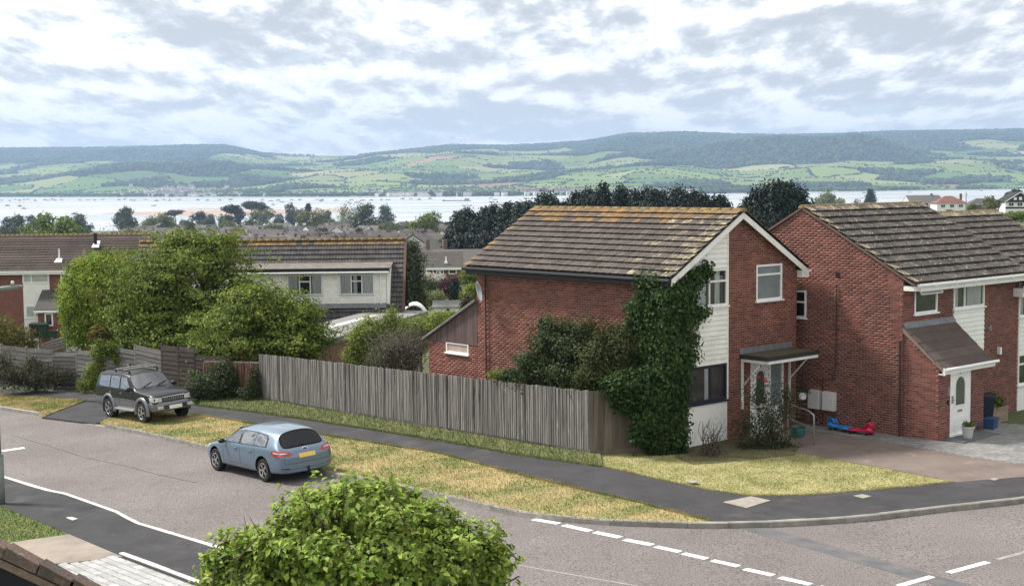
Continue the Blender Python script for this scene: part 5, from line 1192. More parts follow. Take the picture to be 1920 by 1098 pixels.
plant('fence_end_shrub', 'small dark shrub at the left end of the grey fence', 'shrub', 55.5, (480, 752), [(478, 715, 12, 28), (485, 740, 12, 14), (465, 738, 14, 14)], m_leaf_shrub, 450, 7, .08, .08, trunk=.03)
plant('lime_bush', 'bright lime green bush behind the grey fence', 'bush', 56, (690, 700), [(680, 640, 28, 30), (700, 622, 32, 24), (662, 672, 18, 20), (735, 600, 14, 18), (715, 660, 26, 26)], m_leaf_lime, 1500, 7, .10, .11, trunk=.06, lump=.35)
plant('twiggy_shrub', 'grey-brown twiggy half bare shrub beside the lean-to', 'shrub', 52.5, (755, 705), [(745, 655, 48, 42), (775, 650, 28, 40), (720, 680, 30, 26)], m_leaf_grey, 1300, 7, .06, .12, trunk=.05, twigs=260, lump=.4, inner=.8)
plant('lime_bush', 'yellow-green bush top beside the garage roof', 'bush', 60, (790, 690), [(800, 610, 34, 16), (770, 622, 30, 14), (825, 604, 18, 12), (745, 612, 18, 12), (790, 632, 24, 14)], m_leaf_lime, 1100, 7, .10, .11, trunk=.05, lump=.35)
plant('evergreen_shrub', 'large dark evergreen shrub against the brick side wall', 'shrub', 42.0, (1060, 740), [(1052, 648, 46, 42, .1), (1096, 655, 46, 42, -.3), (1018, 690, 46, 34, .7), (1085, 698, 56, 36, -.2), (1025, 608, 11, 9, .4), (968, 708, 30, 10, 1.4)], m_leaf_shrub, 5600, 8, .085, .10, trunk=.07, lump=.32, depth=.7)
plant('evergreen_shrub', 'olive tinted evergreen shrub between dark shrub and ivy', 'shrub', 41.0, (1150, 740), [(1140, 675, 50, 48), (1175, 655, 32, 46, -.2), (1125, 708, 46, 30)], leafm('olive_shrub_leaf', (.050, .068, .022), (.095, .105, .032), .45), 2600, 8, .08, .10, trunk=.06, lump=.32, depth=.7)
plant('low_shrub', 'low pale green shrub showing over the grey fence', 'shrub', 44.8, (1000, 735), [(1010, 708, 34, 12), (940, 702, 22, 6)], m_leaf_lime, 500, 7, .07, .08, trunk=0, depth=.6)
# ivy on the corner of house A, hanging over the fence
ivy = empty('ivy', K, ROT, 'thick dark ivy climbing the corner of the brick house', 'ivy')
ivB = []
for z_ in np.arange(-.1, 4.9, .42):
    wy = float(np.interp(z_, [-.3, .8, 2.0, 3.2, 4.1, 4.9], [.7, .8, 1.35, 1.65, 1.45, .9])); wx = float(np.interp(z_, [-.3, .5, 1.6, 2.6, 3.6, 4.2, 4.9], [.0, .0, .10, .34, .42, .55, .46]))
    for yy in np.arange(.0, wy, .40): ivB.append((-.08, yy, z_, .30, .36, .38))
    for xx in np.arange(.05, wx+.05, .35): ivB.append((xx, -.06, z_, float(np.interp(z_, [.5, 2.2], [.16, .34])), .26, .38))
for t in range(6): ivB.append((.55+t*.16, -.12, 4.75+t*.115, .17, .12, .15))
for t in range(5): ivB.append((-.15, .3+t*.15, 5.0, .2, .2, .16))
for t in range(5): ivB.append((.7+t*.16, -.12, 4.08-.02*t, .14, .08, .08))
for t in range(4): ivB.append((.62+t*.13, -.10, 5.2-.05*t, .11, .07, .10))
q, nd = foliage(ivB, 6800, 7, .10, up=.15, lump=.28, inner=.35); nd[:, 1] -= .35; nd[:, 0] -= .2; nd /= np.linalg.norm(nd, axis=1)[:, None]
ok = (q[:, 2] > -.25) & ~((q[:, 0] > .02) & (q[:, 1] > .0)); link('crown', leaf_mesh('crown', q[ok], nd[ok], .095, m_leaf_dark, .8, droop=1.2), ivy)
mb = MB(); 
for k in range(10): mb.tube([(random.uniform(0, .4), -.05, -.3), (random.uniform(0, .5), -.05, 1.5), (random.uniform(0, .6), -.05, 3.5)], [.035, .025, .012], 5)
mb.build('stems', m_bark, ivy)
plant('fence_top_ivy', 'ivy mound spilling over the corner of the grey fence', 'ivy', 39.6, (1190, 860), [(1185, 725, 46, 26), (1225, 740, 40, 40), (1175, 748, 26, 22), (1222, 785, 30, 36), (1230, 825, 20, 28, .1), (1242, 780, 18, 40, .1), (1150, 722, 16, 10), (1200, 812, 16, 18)], m_leaf_dark, 3000, 8, .085, .085, up=.3, trunk=.03, depth=.42, asp=.8, droop=1.0, lump=.2, inner=.35)
# front garden
rose = plant('rose_bush', 'tall straggly rose bush by the front door with red blooms', 'rose bush', 40.6, (1440, 852), [(1440, 790, 45, 45), (1425, 740, 28, 50), (1465, 770, 30, 45), (1400, 800, 25, 40), (1440, 830, 55, 22), (1475, 740, 18, 22)], leafm('rose_leaf', (.04, .062, .026), (.085, .105, .04), .45), 1000, 5, .065, .10, trunk=0, twigs=46, lump=.5, inner=.9, depth=.6)
for px, py in ((1421, 707), (1436, 715), (1434, 711)):
    p = at(px, py, 40.3)-Vector(rose.location); fl = MB()
    for k in range(9):
        a = k*2.4; rr_ = .012+.004*k; c = Vector((rr_*math.cos(a), rr_*math.sin(a), .01*math.sin(k))); fl.add([p+c+Vector((.03*math.cos(a+s), .03*math.sin(a+s), .03*t)) for s, t in ((-.8, -.6), (.8, -.6), (.8, .8), (-.8, .8))], [(0, 1, 2, 3)])
    fl.build('rose_bloom', M('red_petal', (.45, .02, .045), (.35, .01, .03), scale=20, rough=.6), rose)
plant('rose_bush', 'small bare twiggy bush before the white panel', 'rose bush', 39.4, (1335, 866), [(1340, 815, 20, 34), (1330, 850, 20, 14)], m_leaf_grey, 60, 4, .05, .08, trunk=0, twigs=46, lump=.4, inner=.9, depth=.7)
plant('low_groundcover', 'dark low plants at the foot of the house front', 'shrub', 40.4, (1430, 858), [(1420, 845, 45, 12), (1460, 842, 28, 14), (1325, 858, 22, 8)], leafm('dark_groundcover_leaf', (.025, .035, .016), (.05, .062, .025), .4), 900, 7, .05, .07, trunk=0, depth=.5)
# foreground bush
fg = plant('foreground_bush', 'bright green leafy small tree in the foreground', 'bush', 20.5, (670, 1300), [(660, 950, 96, 46, .2), (575, 984, 62, 46), (730, 962, 62, 44, .2), (545, 1030, 66, 46, -.3), (610, 1050, 52, 52, -.6), (740, 1015, 58, 46, -.5), (800, 985, 56, 40, .1), (880, 1040, 66, 58, -.1), (905, 1090, 48, 60), (465, 1050, 58, 46, .1), (420, 1080, 38, 44), (690, 1070, 52, 44, -.7), (800, 1075, 66, 52, -.5), (500, 1100, 60, 44, -.2)], m_leaf_bush, 2900, 10, .104, .062, up=.6, lump=.34, inner=.55, trunk=.09, trunk_h=1.4, asp=.58, ntips=36, depth=.8)
mb = MB()
for k in range(110):   # upright shoots with bare twigs
    px = random.uniform(400, 940); py = 905+((px-670)/290)**2*150+random.uniform(0, 150); p = at(px, py, 20.5+random.uniform(-.6, .5))-Vector(fg.location)
    mb.tube([p+Vector((random.gauss(0, .25), random.gauss(0, .2), -.55)), p+Vector((random.gauss(0, .05), 0, -.2)), p+Vector((random.gauss(0, .04), random.gauss(0, .04), random.uniform(0, .12)))], [.016, .01, .004], 4)
mb.build('twigs', m_bark, fg)
# ================================================================ cars
m_tyre = M('tyre_rubber', (.018, .018, .019), rough=.85); m_alloy = M('alloy_wheel', (.55, .56, .57), rough=.25, metal=.9); m_well = M('wheel_well', (.008, .008, .008), rough=1)
m_chrome = M('chrome', (.7, .7, .7), rough=.12, metal=1); m_redlamp = M('red_lamp', (.42, .012, .02), (.28, .01, .015), scale=8, rough=.12, spec=.8, coat=.6); m_clearlamp = M('clear_lamp', (.62, .62, .60), (.42, .42, .40), scale=10, rough=.1, spec=.8, coat=.6)
def wheel(root, x, y, r, wd, side, spokes, name='wheel'):
    """side +1: outer face towards +y"""
    tb = MB(); pr = [(r*.66, -wd/2), (r*.94, -wd/2), (r, -wd*.32), (r, wd*.32), (r*.94, wd/2), (r*.66, wd/2)]
    tb.lathe(pr, 28, axis='Y'); w_ = empty(name, (x, y, r)); w_.parent = root
    tb.build('tyre', m_tyre, w_, angle=40)
    rb = MB(); o_ = side*wd/2
    rb.lathe([(r*.68, o_*.9), (r*.64, o_*1.02), (r*.60, o_*.9), (r*.60, o_*.1)], 28, axis='Y')
    for k in range(spokes):
        a = 2*math.pi*k/spokes
        for da in ((-.13, .13) if spokes <= 5 else (0,)):
            rb.bar((math.cos(a)*r*.10, o_*.80, math.sin(a)*r*.10), (math.cos(a+da)*r*.63, o_*.92, math.sin(a+da)*r*.63), r*.085, r*.10, up=(0, 1, 0))
    rb.lathe([(0, o_*.95), (r*.13, o_*.93), (r*.15, o_*.6)], 14, axis='Y'); ro_ = rb.build('rim', m_alloy, w_, angle=35); fix_normals(ro_.data)
    db = MB().lathe([(0, o_*.25), (r*.62, o_*.25)], 20, axis='Y'); db.build('brake_disc', m_well, w_)
    return w_
def car_shell(root, S, paint, lower, lowrows, glass, wheels, rad, sharp=(), body='body', crease_belt=.35):
    """S rows: s, w, zb, zs, zm, zbelt, wr, zr, zroof. glass: list of lists of (station,row) for windows, mirrored for row 4"""
    L = S[-1][0]; bm = bmesh.new(); ring = []
    cl = bm.edges.layers.float.new('crease_edge'); vl_ = bm.verts.layers.float.new('crease_vert')
    for s, w_, zb, zs, zm, zl, wr, zr, zf in S:
        x = L/2-s; h = [(0, zb), (w_*.86, zb), (w_*.97, zs), (w_, zm), (w_*.955, zl), (wr, zr), (wr*.55, zr+.8*(zf-zr)), (0, zf)]
        l_ = [bm.verts.new((x, y, z)) for y, z in h]; r_ = [l_[0]]+[bm.verts.new((x, -y, z)) for y, z in h[1:-1]]+[l_[-1]]; ring.append((l_, r_))
    fmap = {}
    for i in range(len(S)-1):
        for k in range(7):
            a, b = ring[i], ring[i+1]
            f = bm.faces.new((a[0][k], a[0][k+1], b[0][k+1], b[0][k])); f2 = bm.faces.new((b[1][k], b[1][k+1], a[1][k+1], a[1][k]))
            fmap[(i, k, 0)] = f; fmap[(i, k, 1)] = f2
            if k in lowrows: f.material_index = 1; f2.material_index = 1
    for i in (0, len(S)-1):
        l_, r_ = ring[i]
        for k in range(7):
            vs = []
            for v in (l_[k], l_[k+1], r_[k+1], r_[k]):
                if v not in vs: vs.append(v)
            f = bm.faces.new(vs)
            if k in lowrows: f.material_index = 1
    bmesh.ops.recalc_face_normals(bm, faces=bm.faces)
    for i in range(len(S)-1):
        for sd_ in (0, 1):
            for row, cv_ in ((4, crease_belt), (5, .25), (2, .3)):
                e = bm.edges.get((ring[i][sd_][row], ring[i+1][sd_][row]))
                if e: e[cl] = cv_
    for i in sharp:
        for sd_ in (0, 1):
            for k in range(4, 7):
                e = bm.edges.get((ring[i][sd_][k], ring[i][sd_][k+1]))
                if e: e[cl] = .5
    for grp in glass:
        for sides in (((0,), (1,)) if grp[0][1] == 4 else ((0, 1),)):
            fs = [fmap[(i, k, s)] for i, k in grp for s in sides]
            rr_ = bmesh.ops.inset_region(bm, faces=fs, thickness=.022, depth=-.004, use_even_offset=True)
            for f in rr_['faces']: f.material_index = 3
            fset = set(fs); ringset = set(rr_['faces'])
            for f in fs:
                f.material_index = 2
                for ed in f.edges:
                    if sum(1 for q in ed.link_faces if q in fset) == 1: ed[cl] = .9
            for f in rr_['faces']:
                for ed in f.edges:
                    if any(q not in fset and q not in ringset for q in ed.link_faces):
                        ed[cl] = 0.0
            for f in fs:
                for v in f.verts:
                    if sum(1 for ed in v.link_edges if ed[cl] > .85) >= 2 and sum(1 for q in v.link_faces if q in fset) == 1: v[vl_] = .8
    me = bpy.data.meshes.new(body); bm.to_mesh(me); bm.free()
    for m in (paint, lower, m_carglass, m_black, m_well): me.materials.append(m)
    tmp = bpy.data.objects.new('tmp', me); C.objects.link(tmp); sm_ = tmp.modifiers.new('s', 'SUBSURF'); sm_.levels = 3; sm_.render_levels = 3
    cut = MB()
    for s in wheels:
        for sg in (1, -1):
            y0, y1 = (.48, 1.3) if sg > 0 else (-1.3, -.48); n = 32; c = len(cut.v)
            vs = [(L/2-s+rad*math.cos(2*math.pi*k/n), y, rad*.92+rad*math.sin(2*math.pi*k/n)) for y in (y0, y1) for k in range(n)]
            cut.add(vs, [tuple(range(n)), tuple(range(n, 2*n))[::-1]]+[(k, n+k, n+(k+1) % n, (k+1) % n) for k in range(n)])
    cme = cut.mesh('cut', [m_well]); fix_normals(cme); co_ = bpy.data.objects.new('cut', cme); C.objects.link(co_)
    bo_ = tmp.modifiers.new('b', 'BOOLEAN'); bo_.operation = 'DIFFERENCE'; bo_.object = co_; bo_.solver = 'EXACT'
    try: bo_.material_mode = 'TRANSFER'
    except Exception: pass
    dg = bpy.context.evaluated_depsgraph_get(); ev = bpy.data.meshes.new_from_object(tmp.evaluated_get(dg))
    bpy.data.objects.remove(tmp); bpy.data.objects.remove(co_)
    bm = bmesh.new(); bm.from_mesh(ev)
    gi = [i for i, m in enumerate(ev.materials) if m == m_carglass]
    gl = [f for f in bm.faces if f.material_index in gi]; seen = set(); comps = []
    for f in gl:
        if f in seen: continue
        st = [f]; seen.add(f); comp = []
        while st:
            q = st.pop(); comp.append(q)
            for e in q.edges:
                for f2 in e.link_faces:
                    if f2 not in seen and f2.material_index in gi: seen.add(f2); st.append(f2)
        comps.append([[v.co.copy() for v in q.verts] for q in comp])
    bv = BVHTree.FromBMesh(bm)
    bmesh.ops.delete(bm, geom=gl, context='FACES'); bm.to_mesh(ev); bm.free()
    ev.polygons.foreach_set('use_smooth', [True]*len(ev.polygons)); ev.set_sharp_from_angle(angle=R(38)); ev.name = body
    bo = link(body, ev, root)
    for comp in comps:
        mb = MB()
        idx = {}
        for q in comp:
            ids = []
            for p in q:
                k = tuple(round(c, 5) for c in p)
                if k not in idx: idx[k] = len(mb.v); mb.v.append(tuple(p))
                ids.append(idx[k])
            mb.f.append(tuple(ids)); mb.m.append(0)
        mb.build('window', m_carglass, root, True)
    return bv, L
def patch(root, bv, name, poly, mode, mat, off=.008, cuts=3, sign=1, parent=None):
    """outline in the car's side view (x,z) or end view (y,z), laid on to the body"""
    bm = bmesh.new(); vs = [bm.verts.new((p[0], p[1], 0)) for p in poly]; f = bm.faces.new(vs); bmesh.ops.triangulate(bm, faces=[f])
    for _ in range(cuts): bmesh.ops.subdivide_edges(bm, edges=[e for e in bm.edges if e.calc_length() > .05], cuts=1)
    bmesh.ops.triangulate(bm, faces=bm.faces[:])
    bad = []
    for v in bm.verts:
        a, b = v.co.x, v.co.y
        if mode == 'side': o_, d_ = Vector((a, 2*sign, b)), Vector((0, -sign, 0))
        else: o_, d_ = Vector((4*sign, a, b)), Vector((-sign, 0, 0))
        hit = bv.ray_cast(o_, d_)
        if hit[0] is None: bad.append(v); continue
        v.co = hit[0]-d_*off
    bmesh.ops.delete(bm, geom=bad, context='VERTS')
    me = bpy.data.meshes.new(name); bm.to_mesh(me); bm.free(); me.materials.append(mat); fix_normals(me)
    me.polygons.foreach_set('use_smooth', [True]*len(me.polygons))
    return link(name, me, parent or root)
def seam(root, bv, name, pts, sign, r=.005):
    P = []
    for a, b in zip(pts[:-1], pts[1:]):
        for t in np.linspace(0, 1, 8): 
            h = bv.ray_cast(Vector((a[0]+(b[0]-a[0])*t, 2*sign, a[1]+(b[1]-a[1])*t)), Vector((0, -sign, 0)))
            if h[0]: P.append(h[0])
    if len(P) > 1: MB().tube(P, r, 4).build(name, m_black, root)
def car_root(name, label, cen, head, dz):
    h = Vector(head).normalized(); n = Vector((-.06, 0, 1)).normalized(); f = (h-n*h.dot(n)).normalized(); l_ = n.cross(f)
    o = empty(name, (0, 0, 0), 0, label, 'car'); o.matrix_world = Matrix.Translation((cen[0], cen[1], g(*cen)+dz)) @ Matrix((f, l_, n)).transposed().to_4x4(); return o
def mirror(root, x, y, z, sg, s=1.0, mat=m_black):
    vs = []; fs = []; n = 10
    for i, (t, k) in enumerate(((-.5, .55), (-.35, .9), (.1, 1), (.4, .85), (.5, .5))):
        for j in range(n):
            a = 2*math.pi*j/n; vs.append((x+t*.13*s, y+sg*(.10+.11*s*k*math.cos(a)), z+.075*s*k*math.sin(a)))
    for i in range(4): fs += [(i*n+j, i*n+(j+1) % n, (i+1)*n+(j+1) % n, (i+1)*n+j) for j in range(n)]
    fs += [tuple(range(n)), tuple(range(4*n, 5*n))]
    o = MB().add(vs, fs).bar((x, y-sg*.06, z-.03), (x, y+sg*.06, z-.02), .05, .04).build('door_mirror', mat, root, True); fix_normals(o.data)
# ---------------------------------------------------------------- blue estate car
m_blue = M('metallic_blue_paint', (.135, .195, .265), rough=.32, metal=.35, spec=.5, coat=.8)
e = car_root('estate_car', 'metallic blue estate car parked at the kerb, seen from behind', (-7.40, 41.32), (-.644, .765, 0), .0)
S = [(.00, .50, .30, .38, .50, .62, .40, .64, .66), (.10, .74, .24, .34, .52, .68, .58, .70, .72), (.45, .88, .22, .32, .56, .77, .70, .81, .84), (1.00, .925, .20, .30, .62, .88, .76, .93, .96), (1.42, .935, .20, .30, .64, .945, .78, .99, 1.02),
     (2.10, .94, .20, .30, .64, .965, .675, 1.34, 1.41), (2.50, .94, .20, .30, .64, .975, .67, 1.405, 1.475), (2.60, .94, .20, .30, .64, .978, .67, 1.415, 1.485), (3.35, .94, .20, .30, .64, .995, .67, 1.425, 1.50), (3.43, .94, .20, .30, .64, .997, .67, 1.42, 1.50),
     (4.08, .93, .21, .31, .64, 1.02, .65, 1.385, 1.475), (4.36, .915, .24, .33, .64, 1.025, .62, 1.33, 1.44), (4.63, .89, .26, .35, .62, .975, .68, .99, 1.00), (4.76, .86, .28, .36, .60, .86, .66, .88, .89), (4.83, .80, .30, .38, .56, .70, .62, .72, .73)]
bv, L = car_shell(e, S, m_blue, m_blue, (), [[(4, 5), (4, 6)], [(11, 5), (11, 6)]], (.97, 3.82), .40)
for s in (.97, 3.82):
    for sg in (1, -1): wheel(e, L/2-s, sg*.80, .335, .225, sg, 5)
X_ = lambda s: L/2-s
m_sideglass = glass_mat('car_side_glass', (.05, .055, .055), .66)
def opaque(name):
    m = bpy.data.materials.new(name); m.use_nodes = True; t = m.node_tree; t.nodes.clear(); o = t.nodes.new('ShaderNodeOutputMaterial'); d_ = t.nodes.new('ShaderNodeBsdfDiffuse'); d_.inputs[0].default_value = (.03, .035, .036, 1)
    g_ = t.nodes.new('ShaderNodeBsdfGlossy'); g_.inputs['Roughness'].default_value = .05; f_ = t.nodes.new('ShaderNodeFresnel'); f_.inputs[0].default_value = 1.9; a_ = t.nodes.new('ShaderNodeMath'); a_.operation = 'ADD'; a_.inputs[1].default_value = .22
    x_ = t.nodes.new('ShaderNodeMixShader'); t.links.new(f_.outputs[0], a_.inputs[0]); t.links.new(a_.outputs[0], x_.inputs[0]); t.links.new(d_.outputs[0], x_.inputs[1]); t.links.new(g_.outputs[0], x_.inputs[2]); t.links.new(x_.outputs[0], o.inputs[0]); return m
m_sideglass = opaque('tinted_side_glass')
def glazing(e, bv, trim, panes):
    for sg in (1, -1):
        t_ = patch(e, bv, 'window_surround', [(X_(s), z) for s, z in trim], 'side', m_black, sign=sg, off=.004, cuts=4)
        for p in panes: patch(e, bv, 'window', [(X_(s), z) for s, z in p], 'side', m_sideglass, sign=sg, off=.009, cuts=4)
glazing(e, bv, [(1.54, .985), (2.5, .985), (4.06, 1.02), (4.02, 1.24), (3.90, 1.33), (3.4, 1.375), (2.6, 1.37), (2.25, 1.335), (1.9, 1.19)], [[(1.66, 1.005), (2.47, 1.01), (2.50, 1.345), (2.28, 1.315), (1.95, 1.185)], [(2.58, 1.01), (3.33, 1.02), (3.37, 1.355), (2.60, 1.35)], [(3.45, 1.025), (4.0, 1.04), (3.97, 1.22), (3.87, 1.305), (3.43, 1.355)]])
for sg in (1, -1):
    patch(e, bv, 'tail_light', [(X_(4.30), .87), (X_(4.36), .95), (X_(4.5), .975), (X_(4.74), .93), (X_(4.76), .80), (X_(4.5), .795)], 'side', m_redlamp, sign=sg)
    patch(e, bv, 'tail_light', [(sg*.90, .795), (sg*.90, .965), (sg*.72, .955), (sg*.55, .90), (sg*.44, .83), (sg*.55, .79)], 'end', m_redlamp, sign=-1)
    patch(e, bv, 'reversing_lens', [(X_(4.40), .90), (X_(4.5), .925), (X_(4.72), .89), (X_(4.5), .875)], 'side', m_clearlamp, sign=sg, off=.013)
    patch(e, bv, 'reversing_lens', [(sg*.86, .87), (sg*.86, .905), (sg*.70, .90), (sg*.56, .865)], 'end', m_clearlamp, sign=-1, off=.013)
    patch(e, bv, 'headlight', [(X_(.10), .62), (X_(.14), .70), (X_(.75), .83), (X_(.55), .70)], 'side', m_clearlamp, sign=sg)
    for s in (1.52, 2.55, 3.42): seam(e, bv, 'door_seam', [(X_(s), .93), (X_(s), .42)] if s != 3.42 else [(X_(3.38), .96), (X_(3.42), .75), (X_(3.36), .66)], sg)
    seam(e, bv, 'door_seam', [(X_(1.52), .42), (X_(3.2), .42)], sg)
    for s in (2.30, 3.15): 
        h = bv.ray_cast(Vector((X_(s), 2*sg, .84)), Vector((0, -sg, 0)))[0]
        MB().bar(h+Vector((.09, sg*.02, 0)), h+Vector((-.09, sg*.02, 0)), .03, .032).build('door_handle', m_blue, e)
    seam(e, bv, 'sill_trim', [(X_(1.42), .30), (X_(3.38), .30)], sg, .012)
    mirror(e, X_(1.62), sg*.89, 1.00, sg)
patch(e, bv, 'number_plate', [(-.27, .70), (.27, .70), (.27, .82), (-.27, .82)], 'end', M('yellow_plate', (.78, .56, .13), rough=.4), sign=-1, off=.014)
patch(e, bv, 'badge', [(.085*math.cos(a), .925+.035*math.sin(a)) for a in np.linspace(0, 2*math.pi, 14)[:-1]], 'end', M('navy_badge', (.02, .03, .08), rough=.2, spec=.8), sign=-1, off=.012)
patch(e, bv, 'badge_rim', [(.10*math.cos(a), .925+.045*math.sin(a)) for a in np.linspace(0, 2*math.pi, 14)[:-1]], 'end', m_chrome, sign=-1, off=.009)
patch(e, bv, 'rear_reflector', [(-.86, .44), (-.62, .42), (-.62, .45), (-.86, .47)], 'end', m_redlamp, sign=-1); patch(e, bv, 'bumper_slot', [(.86, .44), (.60, .42), (.60, .45), (.86, .47)], 'end', m_black, sign=-1)
MB().bar((X_(4.86), 0, .38), (X_(4.80), 0, .22), .05, .05).lathe([(0, .0), (.03, .01), (.035, .035), (.02, .06), (0, .065)], 8, c=(X_(4.88), 0, .38)).build('tow_bar', m_black, e)
for z0, w0 in ((.565, .83), (.40, .80)):
    P_s = [bv.ray_cast(Vector((-4, y, z0)), Vector((1, 0, 0)))[0] for y in np.linspace(-w0, w0, 15)]
    MB().tube([q_ for q_ in P_s if q_], .006, 4).build('bumper_seam', m_black, e)
for sg in (1, -1):
    P_s = [bv.ray_cast(Vector((-4, sg*(.74-.02*(z0 > .8)), z0)), Vector((1, 0, 0)))[0] for z0 in np.linspace(.57, .99, 8)]
    MB().tube([q_ for q_ in P_s if q_], .005, 4).build('tailgate_seam', m_black, e)
MB().bar((X_(4.60), .12, 1.03), (X_(4.54), -.42, 1.08), .03, .025).build('rear_wiper', m_black, e)
MB().tube([(X_(2.35), 0, 1.46), (X_(2.55), 0, 1.62)], .006, 5).build('aerial', m_black, e)
MB().box(-1.5, 1.5, -.72, .72, .35, .9).box(-.9, 1.2, -.62, .62, .9, 1.0).build('cabin_floor', m_dark, e)
for x in (.45, -.45):
    for y in (.38, -.38): MB().box(x-.06, x+.08, y-.24, y+.24, .9, 1.18).box(x-.03, x+.05, y-.12, y+.12, 1.2, 1.36).build('seat', m_dark, e)
# ---------------------------------------------------------------- black off-roader
m_blk = M('black_metallic_paint', (.008, .007, .009), rough=.35, spec=.25, coat=.3); m_gry = M('grey_cladding_paint', (.16, .165, .185), rough=.4, metal=.4, coat=.4)
e = car_root('off_road_car', 'black and grey off-road car with roof bars parked on the grass verge', (-14.13, 53.12), (.674, -.739, 0), .11)
S = [(.00, .66, .46, .54, .72, .90, .56, .94, .96), (.07, .80, .42, .50, .74, .99, .68, 1.03, 1.05), (.50, .86, .38, .48, .78, 1.06, .72, 1.11, 1.15), (1.20, .87, .36, .46, .80, 1.11, .75, 1.16, 1.20), (1.45, .87, .36, .46, .80, 1.13, .77, 1.18, 1.215),
     (2.00, .875, .36, .46, .80, 1.15, .70, 1.68, 1.745), (2.55, .875, .36, .46, .80, 1.16, .705, 1.74, 1.80), (2.64, .875, .36, .46, .80, 1.16, .705, 1.745, 1.805), (3.36, .875, .36, .46, .80, 1.17, .705, 1.75, 1.81), (3.46, .875, .36, .46, .80, 1.17, .705, 1.75, 1.81),
     (4.34, .87, .38, .48, .80, 1.18, .695, 1.72, 1.775), (4.56, .86, .40, .50, .80, 1.18, .67, 1.66, 1.72), (4.64, .85, .42, .50, .80, 1.12, .72, 1.16, 1.17), (4.68, .82, .44, .52, .76, .95, .70, .97, .98)]
bv, L = car_shell(e, S, m_blk, m_gry, (1, 2), [[(4, 5), (4, 6)], [(11, 5), (11, 6)]], (.87, 3.54), .45, crease_belt=.5)
X_ = lambda s: L/2-s
for s in (.87, 3.54):
    for sg in (1, -1):
        wheel(e, X_(s), sg*.76, .385, .26, sg, 5)
        pts = [(X_(s)+.47*math.cos(a), sg*.875, .41+.47*math.sin(a)) for a in np.linspace(-.25, math.pi+.25, 18)]
        vs = []; 
        for (x, y, z), a in zip(pts, np.linspace(-.25, math.pi+.25, 18)):
            for rr_, yy in ((-.045, .80), (-.04, .905), (.05, .90), (.085, .84)): vs.append((x+rr_*math.cos(a), sg*yy, z+rr_*math.sin(a)))
        o = MB().add(vs, [(i*4+k, i*4+k+1, i*4+5+k, i*4+4+k) for i in range(17) for k in range(3)]).build('wheel_arch', m_gry, e, True); fix_normals(o.data)
glazing(e, bv, [(1.60, 1.15), (2.5, 1.17), (4.30, 1.19), (4.36, 1.30), (4.30, 1.63), (3.4, 1.665), (2.5, 1.66), (2.08, 1.62)], [[(1.72, 1.18), (2.50, 1.195), (2.50, 1.635), (2.14, 1.60)], [(2.60, 1.195), (3.32, 1.20), (3.32, 1.64), (2.60, 1.64)], [(3.40, 1.205), (4.20, 1.22), (4.30, 1.32), (4.24, 1.60), (3.40, 1.64)]])
for sg in (1, -1):
    MB().box(X_(2.95), X_(1.45), min(sg*.74, sg*.93), max(sg*.74, sg*.93), .40, .45).build('running_board', M('silver_step', (.5, .5, .49), rough=.4, metal=.6), e)
    for s in (1.58, 2.60, 3.42): seam(e, bv, 'door_seam', [(X_(s), 1.10), (X_(s), .55)] if s < 3 else [(X_(s), 1.12), (X_(s), 1.0), (X_(3.1), .6)], sg)
    for s in (2.42, 3.28):
        h = bv.ray_cast(Vector((X_(s), 2*sg, 1.03)), Vector((0, -sg, 0)))[0]; MB().bar(h+Vector((.08, sg*.02, 0)), h+Vector((-.08, sg*.02, 0)), .03, .04).build('door_handle', m_chrome, e)
    seam(e, bv, 'side_moulding', [(X_(1.42), .80), (X_(3.0), .80)], sg, .018)
    mirror(e, X_(1.62), sg*.86, 1.22, sg, 1.2)
    MB().bar((X_(2.1), sg*.58, 1.83), (X_(4.4), sg*.58, 1.83), .035, .04).box(X_(2.2), X_(2.1), sg*.58-.02, sg*.58+.02, 1.72, 1.83).box(X_(3.3), X_(3.2), sg*.58-.02, sg*.58+.02, 1.76, 1.83).box(X_(4.4), X_(4.3), sg*.58-.02, sg*.58+.02, 1.72, 1.83).build('roof_rail', m_black, e)
    patch(e, bv, 'headlight', [(sg*.46, .80), (sg*.46, .965), (sg*.76, .965), (sg*.80, .80)], 'end', m_clearlamp, sign=1, off=.012)
    patch(e, bv, 'headlight', [(X_(.02), .80), (X_(.02), .965), (X_(.34), .99), (X_(.26), .82)], 'side', m_clearlamp, sign=sg, off=.010)
for s in (2.45, 3.05): MB().bar((X_(s), -.66, 1.89), (X_(s), .66, 1.89), .06, .025).box(X_(s)-.03, X_(s)+.03, .55, .62, 1.84, 1.90).box(X_(s)-.03, X_(s)+.03, -.62, -.55, 1.84, 1.90).build('roof_bar', M('roof_bar_alloy', (.6, .6, .58), rough=.35, metal=.7), e)
gr = patch(e, bv, 'grille', [(-.44, .80), (.44, .80), (.46, .97), (-.46, .97)], 'end', m_black, sign=1, off=.01)
for k in range(11):
    y = -.38+k*.076; h = bv.ray_cast(Vector((4, y, .88)), Vector((-1, 0, 0)))[0]
    MB().bar((h.x+.022, y, .81), (h.x+.012, y, .955), .03, .02, up=(1, 0, 0)).build('grille_slat', m_chrome, e)
MB().tube([(bv.ray_cast(Vector((4, y, .965)), Vector((-1, 0, 0)))[0]+Vector((.016, 0, 0))) for y in np.linspace(-.46, .46, 9)], .014, 6).build('grille_trim', m_chrome, e)
